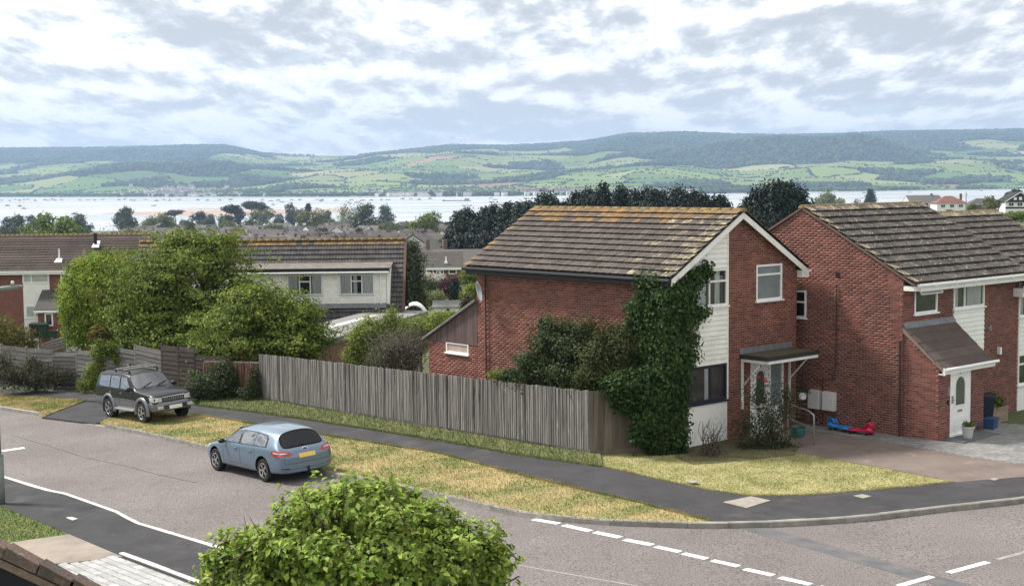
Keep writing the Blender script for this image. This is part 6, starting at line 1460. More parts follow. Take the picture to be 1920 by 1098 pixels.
# bumper
bp = MB(); ys_ = np.linspace(-.84, .84, 15); vs = []
for y in ys_:
    k = (abs(y)/.84)**3*.30; vs += [(X_(-.10)-k, y, .47), (X_(-.13)-k, y, .56), (X_(-.13)-k, y, .70), (X_(-.09)-k, y, .77), (X_(.12)-k*.6, y, .79)]
bp.add(vs, [(i*5+k, i*5+k+1, i*5+6+k, i*5+5+k) for i in range(14) for k in range(4)]); bo_ = bp.build('bumper', m_gry, e, True); fix_normals(bo_.data)
for y0, y1, m in ((-.45, .45, m_black),): MB().box(X_(-.14), X_(-.125), y0, y1, .54, .585).box(X_(-.14), X_(-.125), y0, y1, .615, .66).build('bumper_intake', m, e)
MB().box(X_(-.165), X_(-.145), -.26, .26, .52, .65).build('number_plate', M('white_plate', (.75, .75, .73), rough=.4), e)
for sg in (1, -1): MB().box(X_(-.125), X_(-.10), min(sg*.50, sg*.70), max(sg*.50, sg*.70), .55, .66).build('fog_lamp', m_clearlamp, e)
MB().bar((X_(1.42), .1, 1.235), (X_(1.60), .62, 1.36), .025, .02).bar((X_(1.42), -.5, 1.235), (X_(1.6), .0, 1.38), .025, .02).build('wiper', m_black, e)
MB().box(-1.6, 1.3, -.7, .7, .5, 1.05).build('cabin_floor', m_dark, e)
for x in (.3, -.7):
    for y in (.36, -.36): MB().box(x-.06, x+.08, y-.24, y+.24, 1.0, 1.42).box(x-.03, x+.05, y-.12, y+.12, 1.44, 1.6).build('seat', m_dark, e)
for sg in (1,-1): MB().box(X_(3.98), X_(3.94), min(sg*.66, sg*.9), max(sg*.66, sg*.9), .22, .6).build('mud_flap', m_black, e)

# ================================================================ smaller things
mzA = Matrix.Translation(K) @ Matrix.Rotation(ROT, 4, 'Z'); mzB = Matrix.Translation(BK) @ Matrix.Rotation(ROT, 4, 'Z')
def wheelie(loc, rz, mat, label, group='wheelie bins'):
    r_ = empty('wheelie_bin', loc, rz, label, 'bin', group)
    b = MB(); b.add([(-.24, -.27, .05), (.24, -.27, .05), (.24, .22, .05), (-.24, .22, .05), (-.29, -.34, .95), (.29, -.34, .95), (.29, .33, .95), (-.29, .33, .95)], [(0,3,2,1),(0,1,5,4),(1,2,6,5),(2,3,7,6),(3,0,4,7),(4,5,6,7)]); b.box(-.30, .30, -.36, .34, .90, .95); b.build('bin_body', mat, r_)
    lb = MB(); lb.add([(-.31, -.39, .955), (.31, -.39, .955), (.31, .36, .99), (-.31, .36, .99), (-.29, -.36, 1.02), (.29, -.36, 1.02), (.29, .34, 1.06), (-.29, .34, 1.06)], [(0,3,2,1),(0,1,5,4),(1,2,6,5),(2,3,7,6),(3,0,4,7),(4,5,6,7)]).tube([(-.25, .40, .98), (.25, .40, .98)], .018, 6); lb.build('bin_lid', mat, r_)
    for s in (-.26, .26): MB().lathe([(0, -.03), (.10, -.03), (.10, .03), (0, .03)], 14, axis='Y').build('bin_wheel', m_black, r_, loc=(s, .27, .10), rot=(0, 0, R(90)))
    return r_
m_navy = M('navy_bin_plastic', (.018, .022, .038), rough=.45); m_gbin = M('green_bin_plastic', (.012, .045, .02), rough=.45); m_blkbin = M('black_bin_plastic', (.015, .016, .018), rough=.45)
p = mzB @ Vector((3.35, -.75, .03)); wheelie(p, ROT+R(38), m_navy, 'navy blue wheelie bin beside the white front door porch')
for px, m, lab, yd in ((66, m_blkbin, 'black wheelie bin outside the terrace at far left', 92.3), (82, m_gbin, 'green wheelie bin next to the black one at the terrace', 92.2)):
    q = at(px, 636, yd); wheelie((q.x, q.y, q.z+.05), R(5), m, lab)
q = at(83, 618, 93.3); wheelie((q.x, q.y, at(83, 632, 93.3).z), R(8), m_gbin, 'second green wheelie bin standing behind at the terrace')
q = at(99, 634, 91.8); bx = empty('recycling_box', (q.x, q.y, q.z+.05), R(4), 'dark green recycling box beside the terrace bins', 'box')
MB().add([(-.25, -.18, 0), (.25, -.18, 0), (.25, .18, 0), (-.25, .18, 0), (-.3, -.22, .4), (.3, -.22, .4), (.3, .22, .4), (-.3, .22, .4)], [(0,3,2,1),(0,1,5,4),(1,2,6,5),(2,3,7,6),(3,0,4,7)]).build('box_body', m_gbin, bx); MB().box(-.32, .32, -.24, .24, .4, .46).build('box_lid', m_blkbin, bx)
# blue recycling box, bag, planter, pot
p = mzB @ Vector((2.95, -1.28, .03)); bx = empty('recycling_box', p, ROT+.2, 'blue recycling box standing before the navy bin', 'box')
mbl = M('blue_box_plastic', (.03, .07, .16), rough=.5); MB().add([(-.24, -.17, 0), (.24, -.17, 0), (.24, .17, 0), (-.24, .17, 0), (-.29, -.21, .42), (.29, -.21, .42), (.29, .21, .42), (-.29, .21, .42)], [(0,3,2,1),(0,1,5,4),(1,2,6,5),(2,3,7,6),(3,0,4,7)]).build('box_body', mbl, bx); MB().box(-.30, .30, -.22, .22, .40, .43).build('box_rim', mbl, bx); bx.scale = (.82, .82, .9)
p = mzB @ Vector((2.35, -1.02, .1)); bg_ = empty('shopping_bag', p, ROT+.2, 'crumpled dark blue bag slumped beside the porch', 'bag')
q_, n_ = [], 12; vs = []
for i in range(6):
    z = [0, .06, .2, .33, .40, .42][i]; r0 = [.2, .25, .24, .19, .12, .02][i]; vs += [(r0*math.cos(a)*1.2+random.gauss(0, .02), r0*math.sin(a)+random.gauss(0, .02), z+random.gauss(0, .015)) for a in np.linspace(0, 2*math.pi, n_+1)[:-1]]
MB().add(vs, [(i*n_+k, i*n_+(k+1) % n_, (i+1)*n_+(k+1) % n_, (i+1)*n_+k) for i in range(5) for k in range(n_)]).build('bag_body', M('dark_blue_bag', (.03, .045, .085), (.06, .06, .07), scale=6, rough=.6), bg_, True)
MB().tube([(-.1, 0, .38), (-.08, -.02, .5), (.06, -.02, .5), (.1, 0, .38)], .012, 5).build('bag_handle', m_black, bg_)
p = mzB @ Vector((4.35, -.55, .03)); pl = empty('wooden_planter', p, ROT, 'wooden trough planter with green plant right of the navy bin', 'planter')
m_plank = M('planter_wood', (.30, .235, .165), (.22, .175, .13), scale=5, stretch=(.6, .6, 3), rough=.9, rnd=.15)
for k in range(3):
    z0 = k*.17
    for a in ((-.5, .5, -.27, -.24), (-.5, .5, .24, .27), (-.5, -.47, -.238, .238), (.47, .5, -.238, .238)): MB().box(*a, z0, z0+.165).build('plank', m_plank, pl)
MB().box(-.46, .46, -.23, .23, 0, .46).build('soil', m_bark, pl)
q, nd = foliage([(0, 0, .62, .40, .2, .26)], 150, 8, .06); link('plant', leaf_mesh('plant', q, nd, .10, m_leaf_mid, .5), pl)
p = mzB @ Vector((.98, -PO-.42, .10)); pt = empty('plant_pot', p, 0, 'pale grey plant pot on the front doorstep', 'pot')
MB().lathe([(0, 0), (.13, 0), (.18, .30), (.20, .30), (.20, .34), (.165, .34), (.15, .28), (0, .28)], 18).build('pot_body', M('pale_pot', (.52, .52, .49), (.45, .45, .42), scale=8, rough=.7), pt, angle=40)
q, nd = foliage([(0, 0, .38, .15, .15, .07)], 60, 6, .03); link('plant', leaf_mesh('plant', q, nd, .06, m_leaf_mid, .5), pt)
# ride-on swing cars
def rideon(loc, rz, mat, label):
    r_ = empty('ride_on_toy', loc, rz, label, 'toy', 'ride-on toys against the wall')
    n = 14; prof = [(-.40, .10, .10), (-.36, .20, .17), (-.20, .19, .19), (0, .13, .17), (.16, .15, .20), (.28, .18, .27), (.38, .14, .26), (.42, .06, .18)]
    vs = []
    for x, wd, top in prof: vs += [(x, wd*math.cos(a), .075+(top-.075)*(.5+.5*math.sin(a))) for a in np.linspace(0, 2*math.pi, n+1)[:-1]]
    o = MB().add(vs, [(i*n+k, i*n+(k+1) % n, (i+1)*n+(k+1) % n, (i+1)*n+k) for i in range(len(prof)-1) for k in range(n)]+[tuple(range(n)), tuple(range((len(prof)-1)*n, len(prof)*n))]).build('seat_body', mat, r_, True); fix_normals(o.data)
    ar = [(.12, 0, .17), (.16, 0, .27), (.24, 0, .37), (.32, 0, .40), (.38, 0, .33), (.41, 0, .22)]
    for s in (-.05, .05): MB().tube([(x, s*(1.6-abs(i-2.5)*.2), z) for i, (x, _, z) in enumerate(ar)], .03, 8).build('front_arch', mat, r_, True)
    MB().tube([(.27, 0, .36), (.25, 0, .44)], .018, 6).tube([(.25+.03*math.cos(a), .13*math.sin(a), .45+.05*math.cos(a)) for a in np.linspace(0, 2*math.pi, 13)], .014, 6).build('steering_wheel', m_black, r_)
    for x, y in ((-.28, .17), (-.28, -.17), (.26, .13), (.26, -.13)): MB().lathe([(0, -.025), (.045, -.025), (.045, .025), (0, .025)], 12, axis='Y').build('toy_wheel', m_black, r_, loc=(x, y, .045))
rideon(mzB @ Vector((-.42, 1.92, .02)), ROT+R(92), M('blue_toy_plastic', (.015, .19, .52), rough=.3, spec=.6), 'glossy blue ride-on toy car by the brick wall')
rideon(mzB @ Vector((-.46, 1.12, .02)), ROT+R(-84), M('red_toy_plastic', (.52, .015, .06), rough=.3, spec=.6), 'glossy red ride-on toy car next to the blue one')
# handrail by A's steps, hanging white container
hr = empty('handrail', gp(1526, 838), 0, 'galvanised tubular handrail beside the front steps', 'handrail'); ro = Vector(hr.location)
a, b = gp(1526, 838), at(1478, 756, 42.6); tp = at(1526, 778, a.y); tb = at(1515, 769, a.y+.25)
MB().tube([a-ro, tp-ro+Vector((0, 0, -.06)), tp-ro, tb-ro, b-ro], .024, 8).build('top_rail', m_steel, hr, True)
c, d_ = at(1526, 803, a.y), at(1478, 783, 42.6); MB().tube([c-ro, d_-ro], .02, 8).build('lower_rail', m_steel, hr)
q = at(1478, 756, 42.6); MB().tube([q-ro, Vector((q.x, q.y, g(q.x, q.y)))-ro], .024, 8).build('post', m_steel, hr)
p = mzA @ Vector((5.45, -.55, 1.05)); hc = empty('hanging_planter', p, 0, 'small white hanging container under the canopy', 'planter')
MB().lathe([(0, 0), (.10, 0), (.14, .22), (.125, .22), (.1, .18), (0, .18)], 14).build('bowl', m_pvc, hc, angle=40)
MB().tube([(.1, 0, .2), (.06, 0, .9), (.05, 0, 1.32)], .006, 4).tube([(-.1, 0, .2), (0, 0, .9), (.05, 0, 1.32)], .006, 4).build('hanger', m_black, hc)
q, nd = foliage([(0, 0, .27, .17, .17, .10)], 60, 6, .04); link('plant', leaf_mesh('plant', q, nd, .06, m_leaf_shrub, .5), hc)
p = mzA @ Vector((5.0, -1.0, .0)); gp_ = empty('garden_pot', gp(1496, 822), 0, 'teal glazed garden pot beside the steps', 'pot')
MB().lathe([(0, 0), (.14, 0), (.22, .2), (.2, .34), (.22, .36), (.18, .36), (.17, .3), (0, .3)], 18).build('pot_body', M('teal_glaze', (.03, .12, .11), rough=.25, spec=.6), gp_, angle=40)
# lamp column on the near pavement
lp = gp(1, 950); lc = empty('street_lamp', (lp.x, lp.y, g(lp.x, lp.y)+.1), 0, 'grey-green street lamp column at the left edge', 'street lamp')
MB().tube([(0, 0, -.1), (0, 0, 1.35)], .135, 18).tube([(0, 0, 1.35), (0, 0, 1.43)], [.135, .075], 18).tube([(0, 0, 1.43), (0, 0, 5.75)], [.075, .055], 14).build('column', m_lampc, lc, True)
lh = at(3, 541, lp.y)-Vector(lc.location)
ht_ = at(44, 537, lp.y)-Vector(lc.location)
ln = MB().tube([(0, 0, 5.75), (.05, 0, lh.z-.02), (lh.x+.05, 0, lh.z), (ht_.x-.1, 0, ht_.z)], [.05, .06, .075, .06], 10).tube([(ht_.x-.12, 0, ht_.z), (ht_.x, 0, ht_.z+.01)], [.05, .02], 8).build('lantern', m_lampc, lc, True)
MB().lathe([(0, 0), (.05, 0), (.05, .07), (.03, .1), (0, .1)], 10, c=(ht_.x-.3, 0, ht_.z+.06)).build('photocell', M('photocell_white', (.6, .6, .58), rough=.4), lc, True)
# near roof verge, lower left: old tiles on a dark gable of the outbuilding below the viewpoint
YR = 7.0
def vr2(px, py): return at(px, py, YR)
nr = empty('outbuilding', vr2(90, 1098), 0, 'dark outbuilding gable with mossy tiled verge in the lower left corner', 'outbuilding'); ro = Vector(nr.location)
A_, B_2 = vr2(-60, 1012), vr2(260, 1160); dv = (B_2-A_).normalized(); upv = Vector((-dv.z, 0, dv.x)); upv = upv if upv.z > 0 else -upv
p0, p1 = A_-upv*.05, B_2-upv*.05
MB().prism([p0-ro, p1-ro, Vector((p1.x, p1.y, p1.z-1.6))-ro, Vector((p0.x, p0.y, p0.z-2.4))-ro], (0, .12, 0)).build('gable', M('near_black_boarding', (.012, .012, .017), rough=.7), nr)
m_old = M('old_mossy_clay_tile', (.16, .10, .075), (.10, .088, .078), scale=9, rough=.95, rnd=.2, bump=.8, bscale=60, c3=(.21, .20, .18), scale3=16, lo3=.55, hi3=.68)
Ltot = (B_2-A_).length; nT = 5
for row, dy in ((0, 0.0),):
    for k in range(nT):
        a = A_+dv*(k*Ltot/nT+random.uniform(-.01, .01)); b = A_+dv*((k+1)*Ltot/nT+.01); t = .028+.01*random.random()
        MB().prism([a-ro+Vector((0, dy-.03, 0)), b-ro+Vector((0, dy-.03, 0))+upv*.0, b-ro+Vector((0, dy-.03, 0))+upv*(t+.012), a-ro+Vector((0, dy-.03, 0))+upv*(t+.026)], (0, .10, 0)).build('verge_tile', m_old, nr)
MB().prism([A_-ro-upv*.012, B_2-ro-upv*.012, B_2-ro-upv*.05, A_-ro-upv*.05], (0, -.02, 0)).build('mortar_fillet', M('old_mortar', (.24, .17, .12), (.15, .12, .10), scale=20, rough=1, bump=.8), nr)
# ================================================================ gardens and trees below the houses
def gz_base(px, yd): return px_of((at(px, 500, yd).x, yd, g(at(px, 500, yd).x, yd)))[1]
def mplant(name, label, cat, yd, blobs, mat, n, per, leaf, spread, **k):
    return plant(name, label, cat, yd, (blobs[0][0], 500), blobs, mat, n, per, leaf, spread, **k)
mplant('tall_tree', 'tall grey-green tree just right of the dormer house gable', 'tree', 98, [(772, 500, 20, 40), (762, 540, 22, 45), (778, 560, 18, 35), (765, 470, 14, 18)], leafm('grey_green_leaf', (.10, .125, .06), (.065, .085, .04)), 1800, 7, .16, .2, trunk=.15, lump=.25)
mplant('blossom_shrub', 'white flowering shrub in front of the small brick house', 'shrub', 150, [(800, 528, 14, 12), (822, 530, 12, 11)], m_leaf_white, 500, 6, .22, .25, trunk=.1)
mplant('purple_shrub', 'dark purple shrub below the small brick house', 'shrub', 140, [(822, 545, 18, 14), (840, 540, 16, 14)], m_leaf_purple, 600, 6, .2, .22, trunk=.1)
mplant('cypress', 'dark conical cypress before the small brick house', 'tree', 130, [(853, 550, 10, 22), (853, 535, 7, 12), (853, 562, 11, 14)], m_leaf_conifer, 500, 7, .16, .14, trunk=.08)
mplant('pale_shrub', 'pale green shrub behind the white shed', 'shrub', 105, [(800, 560, 16, 10), (820, 557, 12, 9), (790, 565, 10, 10)], leafm('pale_variegated_leaf', (.27, .29, .13), (.19, .22, .09)), 500, 6, .14, .16, trunk=.06)
mplant('lime_shrub', 'yellow-green shrub beside the lean-to roof', 'shrub', 88, [(880, 555, 14, 14), (888, 545, 10, 10)], m_leaf_lime, 420, 6, .13, .14, trunk=.06)
mplant('rusty_shrub', 'brownish shrub above the sloping lean-to roof', 'shrub', 80, [(876, 572, 10, 12), (885, 578, 10, 10)], leafm('rusty_leaf', (.09, .06, .04), (.06, .055, .03)), 260, 6, .11, .12, trunk=.05)
mplant('green_hedge', 'mid green garden hedge behind the garage', 'hedge', 84, [(815, 600, 22, 9), (840, 597, 20, 9), (795, 606, 20, 8)], m_leaf_hedge, 700, 7, .10, .12, trunk=.05)
mplant('trimmed_hedge', 'square trimmed hedge right of the small brick house', 'hedge', 190, [(877, 520, 13, 13), (888, 520, 12, 13)], m_leaf_mid, 500, 7, .25, .25, trunk=.1)
mplant('round_shrub', 'round dark green shrub left of the white blossom', 'shrub', 125, [(795, 545, 22, 22), (780, 560, 16, 20)], leafm('deep_shrub_leaf', (.035, .055, .022), (.07, .09, .035)), 700, 7, .18, .2, trunk=.1)
# white shed and gazebo
yd = 96; q = at(815, 590, yd); sh = empty('garden_shed', (q.x, yd, g(q.x, yd)), R(2), 'white garden shed with grey felt roof below', 'shed'); pm_ = FPX/yd; W_ = (868-815)/pm_; top = at(840, 564, yd+1).z-sh.location.z; ev_ = at(840, 576, yd).z-sh.location.z
MB().box(0, W_, 0, 2, 0, ev_).build('shed_wall', M('maroon_board', (.07, .025, .03), rough=.8), sh); MB().box(-.02, W_+.02, -.02, .05, ev_-.35, ev_).build('shed_fascia', m_clad, sh)
o = MB().prism([(-.15, -.2, ev_), (W_+.15, -.2, ev_), (W_+.15, 1.1, top), (-.15, 1.1, top)], (0, 0, .05)).build('shed_roof', m_felt, sh); fix_normals(o.data); MB().box(W_*.42, W_*.42+.2, -.05, -.02, ev_-.3, ev_-.1).build('shed_vent', m_dark, sh)
yd = 88; q = at(752, 590, yd); gz_ = empty('white_gazebo', (q.x, yd, g(q.x, yd)), R(2), 'white arched garden canopy beside the garage roof', 'canopy'); W_ = (800-752)/(FPX/yd); zt_ = at(775, 571, yd).z-gz_.location.z; zl = at(775, 590, yd).z-gz_.location.z
prf = [(W_*t, zl+(zt_-zl)*(1-abs(2*t-1)**2.2)) for t in np.linspace(0, 1, 13)]; vs = [(x, y, z) for y in (0, 2.2) for x, z in prf]+[(x, y, z-.08) for y in (0, 2.2) for x, z in prf]
o = MB().add(vs, [(i, i+1, 13+i+1, 13+i) for i in range(12)]+[(26+i, 26+i+1, i+1, i) for i in range(12)]+[(39+i, 39+i+1, 26+i+1, 26+i) for i in range(12)]).build('arched_roof', m_wpaint, gz_, True); fix_normals(o.data)
for x, y in ((.05, .05), (W_-.05, .05), (.05, 2.15), (W_-.05, 2.15)): MB().box(x-.04, x+.04, y-.04, y+.04, 0, zl).build('post', m_pvc, gz_)
MB().box(.3, W_-.3, .3, 1.9, 0, 1.0).build('bench_store', m_plank, gz_)

# ================================================================ tree prototypes for the distance
def proto(blobs, mat, n, per, leaf, spread, trunk_top, tr, lump=.25, up=.4, flat=.8, inner=.5, tips=None, asp=.6):
    q, nd = foliage(blobs, n, per, spread, up, lump, inner, flat); cm = leaf_mesh('crown', q, nd, leaf, mat, asp)
    mb = MB(); mb.tube([(0, 0, -.6), (.05, 0, trunk_top*.5), (0, .05, trunk_top)], [tr*1.3, tr, tr*.75], 7); limbs(mb, (0, 0, trunk_top*.8), [(b[0], b[1], b[2]) for b in blobs], tr*.5, n=5); return cm, mb.mesh('trunk', m_bark, True)
def rnd_blobs(n, r, h, z0):
    return [(random.gauss(0, r*.42), random.gauss(0, r*.42), z0+random.uniform(.15, .95)*h, r*random.uniform(.36, .58), r*random.uniform(.36, .58), h*random.uniform(.22, .34)) for _ in range(n)]
P_ = {}
for nm, mt in (('mid', m_leaf_far), ('pale', m_leaf_farl), ('dark', m_leaf_fard), ('near', m_leaf_mid)):
    for v in range(3): P_[(nm, v)] = proto(rnd_blobs(8, .5, .75, .22), mt, 420, 6, .075, .045, .35, .03)
for v in range(2):
    P_[('pine', v)] = proto([(random.gauss(0, .20), random.gauss(0, .2), .80+random.uniform(-.07, .1), .2, .2, .075) for _ in range(7)], m_leaf_fard, 360, 6, .055, .035, .78, .022, flat=.5)
    P_[('cone', v)] = proto([(0, 0, .12+.8*t, .20*(1-t)**.8+.03, .20*(1-t)**.8+.03, .11) for t in np.linspace(0, .97, 8)], m_leaf_conifer, 700, 7, .06, .03, .5, .03, lump=.2)
    P_[('leyland', v)] = proto([(random.gauss(0, .06), random.gauss(0, .06), .10+.82*t, .27*(1-t**3*.55), .27*(1-t**3*.55), .15) for t in np.linspace(0, 1, 7)]+[(random.uniform(-.2, .2), 0, random.uniform(.3, .75), .13, .13, .2) for _ in range(4)], m_leaf_conifer, 1700, 7, .05, .035, .5, .03, lump=.2)
    P_[('airy', v)] = proto(rnd_blobs(9, .46, .75, .22), m_leaf_farl, 190, 5, .05, .05, .5, .02, lump=.45, inner=.9)
    P_[('purple', v)] = proto(rnd_blobs(6, .5, .7, .25), m_leaf_purple, 330, 6, .07, .05, .35, .03)
def dtree(kind, px, ptop, pbase, wpx, label, yd=None, group=None, name=None, cat='tree', hmin=None):
    """tree whose crown tops out at ptop; stands on the ground at distance yd"""
    c = at(px, ptop, yd); z0 = g(c.x, yd) if yd < 1250 else SEA+1; H = max(c.z-z0, 1.5); W_ = wpx/FPX*yd
    cm, tm = P_[(kind, random.randrange(3 if kind in ('mid', 'pale', 'dark', 'near') else 2))]
    r_ = empty(name or 'tree', (c.x, yd, z0), random.uniform(0, 6.28), label, cat, group)
    full = .98; sx = W_/(1.3 if kind in ('mid', 'pale', 'dark', 'near', 'airy', 'purple') else (.52 if kind in ('leyland',) else (.44 if kind == 'cone' else .85)))
    for nm, me in (('crown', cm), ('trunk', tm)): link(nm, me, r_, scale=(sx, sx, H/full))
    return r_
# conifer belt behind house A
CB = [(868, 402, 26, 300), (888, 396, 24, 296), (908, 392, 26, 290), (930, 388, 26, 286), (952, 384, 26, 280), (974, 381, 26, 276), (996, 377, 26, 272), (1018, 373, 26, 268), (1040, 374, 26, 265), (1072, 366, 24, 262), (1094, 363, 24, 260), (1112, 362, 26, 258), (1134, 358, 26, 256), (1156, 360, 24, 256), (1186, 361, 26, 254), (1208, 362, 24, 254), (1230, 360, 24, 252), (1250, 359, 24, 252), (1274, 362, 26, 250), (1298, 366, 24, 250), (1322, 369, 26, 250), (1346, 370, 26, 250), (1366, 375, 20, 250), (1060, 378, 22, 266), (1170, 372, 22, 258), (858, 425, 22, 302), (850, 440, 20, 304)]
ORD = ['first', 'second', 'third', 'fourth', 'fifth', 'sixth', 'seventh', 'eighth', 'ninth', 'tenth', 'eleventh', 'twelfth', 'thirteenth', 'fourteenth', 'fifteenth', 'sixteenth', 'seventeenth', 'eighteenth', 'nineteenth', 'twentieth', 'twenty-first', 'twenty-second', 'twenty-third', 'twenty-fourth', 'twenty-fifth', 'twenty-sixth', 'twenty-seventh']+['twenty-eighth', 'twenty-ninth', 'thirtieth', 'thirty-first', 'thirty-second', 'thirty-third', 'thirty-fourth', 'thirty-fifth', 'thirty-sixth', 'thirty-seventh', 'thirty-eighth', 'thirty-ninth', 'fortieth']
for k, (px, pt, wp, yd) in enumerate(sorted(CB)): dtree('leyland', px+random.uniform(-5, 5), pt+random.choice((0, 2, 4, 7, 9)), 0, wp*random.uniform(1.8, 2.7), 'dark conifer behind the lichened roof, %s from the left in its belt' % ORD[k], yd, 'dark conifer belt behind the corner house', 'conifer')
for k, (px, pt, wp, yd) in enumerate(((1410, 366, 40, 190), (1432, 358, 44, 188), (1455, 357, 46, 186), (1478, 359, 44, 188), (1496, 364, 34, 190))): dtree('leyland', px, pt, 0, wp*1.5, 'big dark conifer between the two roofs, %s from left in the clump' % ORD[k], yd, 'dark conifer clump between the roofs', 'conifer')
dtree('pale', 1542, 358, 0, 66, 'yellow-green round tree behind the plum brick roof', gp(1542, 425).y, name='round_tree'); dtree('near', 1570, 372, 0, 36, 'dark green shrubby tree right of the yellow-green one', gp(1570, 420).y, name='round_tree'); dtree('purple', 1603, 376, 0, 44, 'dusky purple tree behind the plum brick roof', gp(1603, 424).y, name='purple_tree')
dtree('cone', 1632, 356, 0, 34, 'single dark conical tree on the ridge line at right', gp(1632, 420).y, name='cypress')
for px, pt, wp, yd, kd, lab in ((1488, 372, 20, 195, 'near', 'low bush between conifer clump and roof'), (895, 418, 40, 240, 'near', 'mid green tree in front of the conifer belt'), (868, 440, 40, 225, 'near', 'rounded green tree below the conifer belt'), (905, 445, 30, 210, 'near', 'green tree touching the roof verge below the conifers'), (800, 406, 56, 330, 'near', 'full green tree above the hipped bungalow roofs'), (820, 455, 40, 245, 'near', 'bush beside the hipped bungalow roofs'),
        (115, 404, 95, 165, 'near', 'large dense green tree above the terrace roof'), (75, 420, 60, 160, 'near', 'green tree left of the dense tree above the terrace'), (150, 408, 40, 175, 'mid', 'darker tree right of the dense tree above the terrace'), (205, 424, 60, 130, 'airy', 'pale airy tree behind the terrace ridge'), (275, 420, 66, 120, 'airy', 'pale leafy tree above the end of the terrace'), (240, 428, 50, 140, 'pale', 'light green tree behind the terrace end'),
        (1860, 373, 44, 330, 'pale', 'pale bush in front of the houses at right'), (1820, 381, 26, 360, 'pale', 'small yellowish bush near the hipped white house'), (1900, 400, 70, 300, 'near', 'green hedge bush below the mock timber house'), (1780, 395, 30, 380, 'mid', 'small bush by the hipped white house')):
    yd = min(1230, max(105, gp(px, pt+wp*(.95 if kd != 'airy' else 1.4)+3).y)) if px < 1400 else yd; dtree(kd, px, pt, 0, wp*1.15, lab, yd, name='garden_tree')
# town trees in front of the estuary
TT = [(10, 412, 40, 700, 'dark'), (40, 408, 46, 720, 'mid'), (62, 406, 26, 740, 'dark'), (155, 405, 34, 600, 'mid'), (70, 412, 26, 560, 'mid'), (20, 425, 40, 420, 'mid'), (240, 393, 44, 520, 'mid'), (225, 400, 24, 530, 'dark'), (277, 406, 36, 560, 'pale'), (310, 405, 40, 540, 'pale'), (375, 399, 26, 520, 'dark'), (395, 405, 26, 520, 'mid'), (425, 402, 30, 620, 'mid'), (445, 398, 26, 600, 'dark'), (490, 396, 36, 560, 'pale'), (525, 403, 22, 600, 'dark'), (545, 385, 24, 620, 'dark'), (560, 395, 26, 600, 'pale'), (585, 400, 44, 420, 'pale'), (612, 398, 24, 620, 'mid'), (640, 396, 40, 640, 'airy'), (655, 386, 52, 430, 'airy'), (690, 388, 54, 660, 'mid'), (720, 389, 36, 680, 'mid'), (697, 408, 34, 400, 'airy'), (735, 415, 44, 380, 'pale'), (765, 420, 26, 360, 'pale'), (510, 418, 40, 380, 'pale'), (440, 428, 24, 360, 'pale'), (430, 418, 30, 450, 'pale'), (620, 440, 36, 300, 'mid'), (545, 448, 26, 280, 'pale'), (650, 445, 40, 290, 'mid'), (730, 444, 40, 280, 'pale'), (760, 438, 30, 300, 'mid'), (350, 412, 24, 560, 'mid'), (330, 430, 36, 330, 'pale'), (360, 420, 30, 420, 'mid'), (470, 412, 24, 520, 'mid'), (680, 430, 30, 350, 'dark'), (600, 430, 26, 350, 'purple'), (830, 430, 24, 380, 'purple'), (590, 412, 24, 520, 'mid'), (850, 412, 24, 500, 'mid'), (400, 440, 40, 260, 'pale'), (300, 440, 40, 220, 'pale')]
TT += [(random.uniform(290, 880), random.uniform(412, 446), random.uniform(12, 22), 0, random.choice(('pale', 'mid', 'airy', 'pale', 'mid'))) for _ in range(24)]
lab_ = {'dark': 'dark tree among the roofs by the water', 'mid': 'mid green tree among the town roofs', 'pale': 'pale spring green tree among roofs', 'airy': 'thinly leaved tree rising above the town roofs', 'purple': 'purple leaved tree among the town roofs'}
cnt_ = {}
for px, pt, wp, yd, kd in sorted(TT):
    cnt_[kd] = cnt_.get(kd, 0)+1
    yd = min(1230, max(150, gp(px, pt+wp*1.0+3).y)); dtree(kd, px, pt, 0, wp*1.25, lab_[kd]+', %s from the left of its kind' % ORD[cnt_[kd]-1], yd, 'trees scattered through the town ('+kd+')', 'town_tree')
for px, pt, wp, yd, lab in ((328, 394, 36, 560, 'small umbrella pine against the sandbank'), (440, 384, 40, 560, 'broad umbrella pine against the bright water'), (472, 377, 30, 560, 'tall slender pine left of its twin'), (487, 379, 30, 565, 'tall flat-topped pine by the slender pine'), (576, 381, 14, 600, 'thin pole-like pine by the shore')):
    yd = gp(px, pt+52 if wp != 36 else pt+36).y; dtree('pine', px, pt, 0, wp*1.1, lab, yd, name='pine_tree')
yd = 470; dtree('pine', 1898, 355, 0, 32, 'windswept pine above the mock timber house', yd, name='pine_tree')

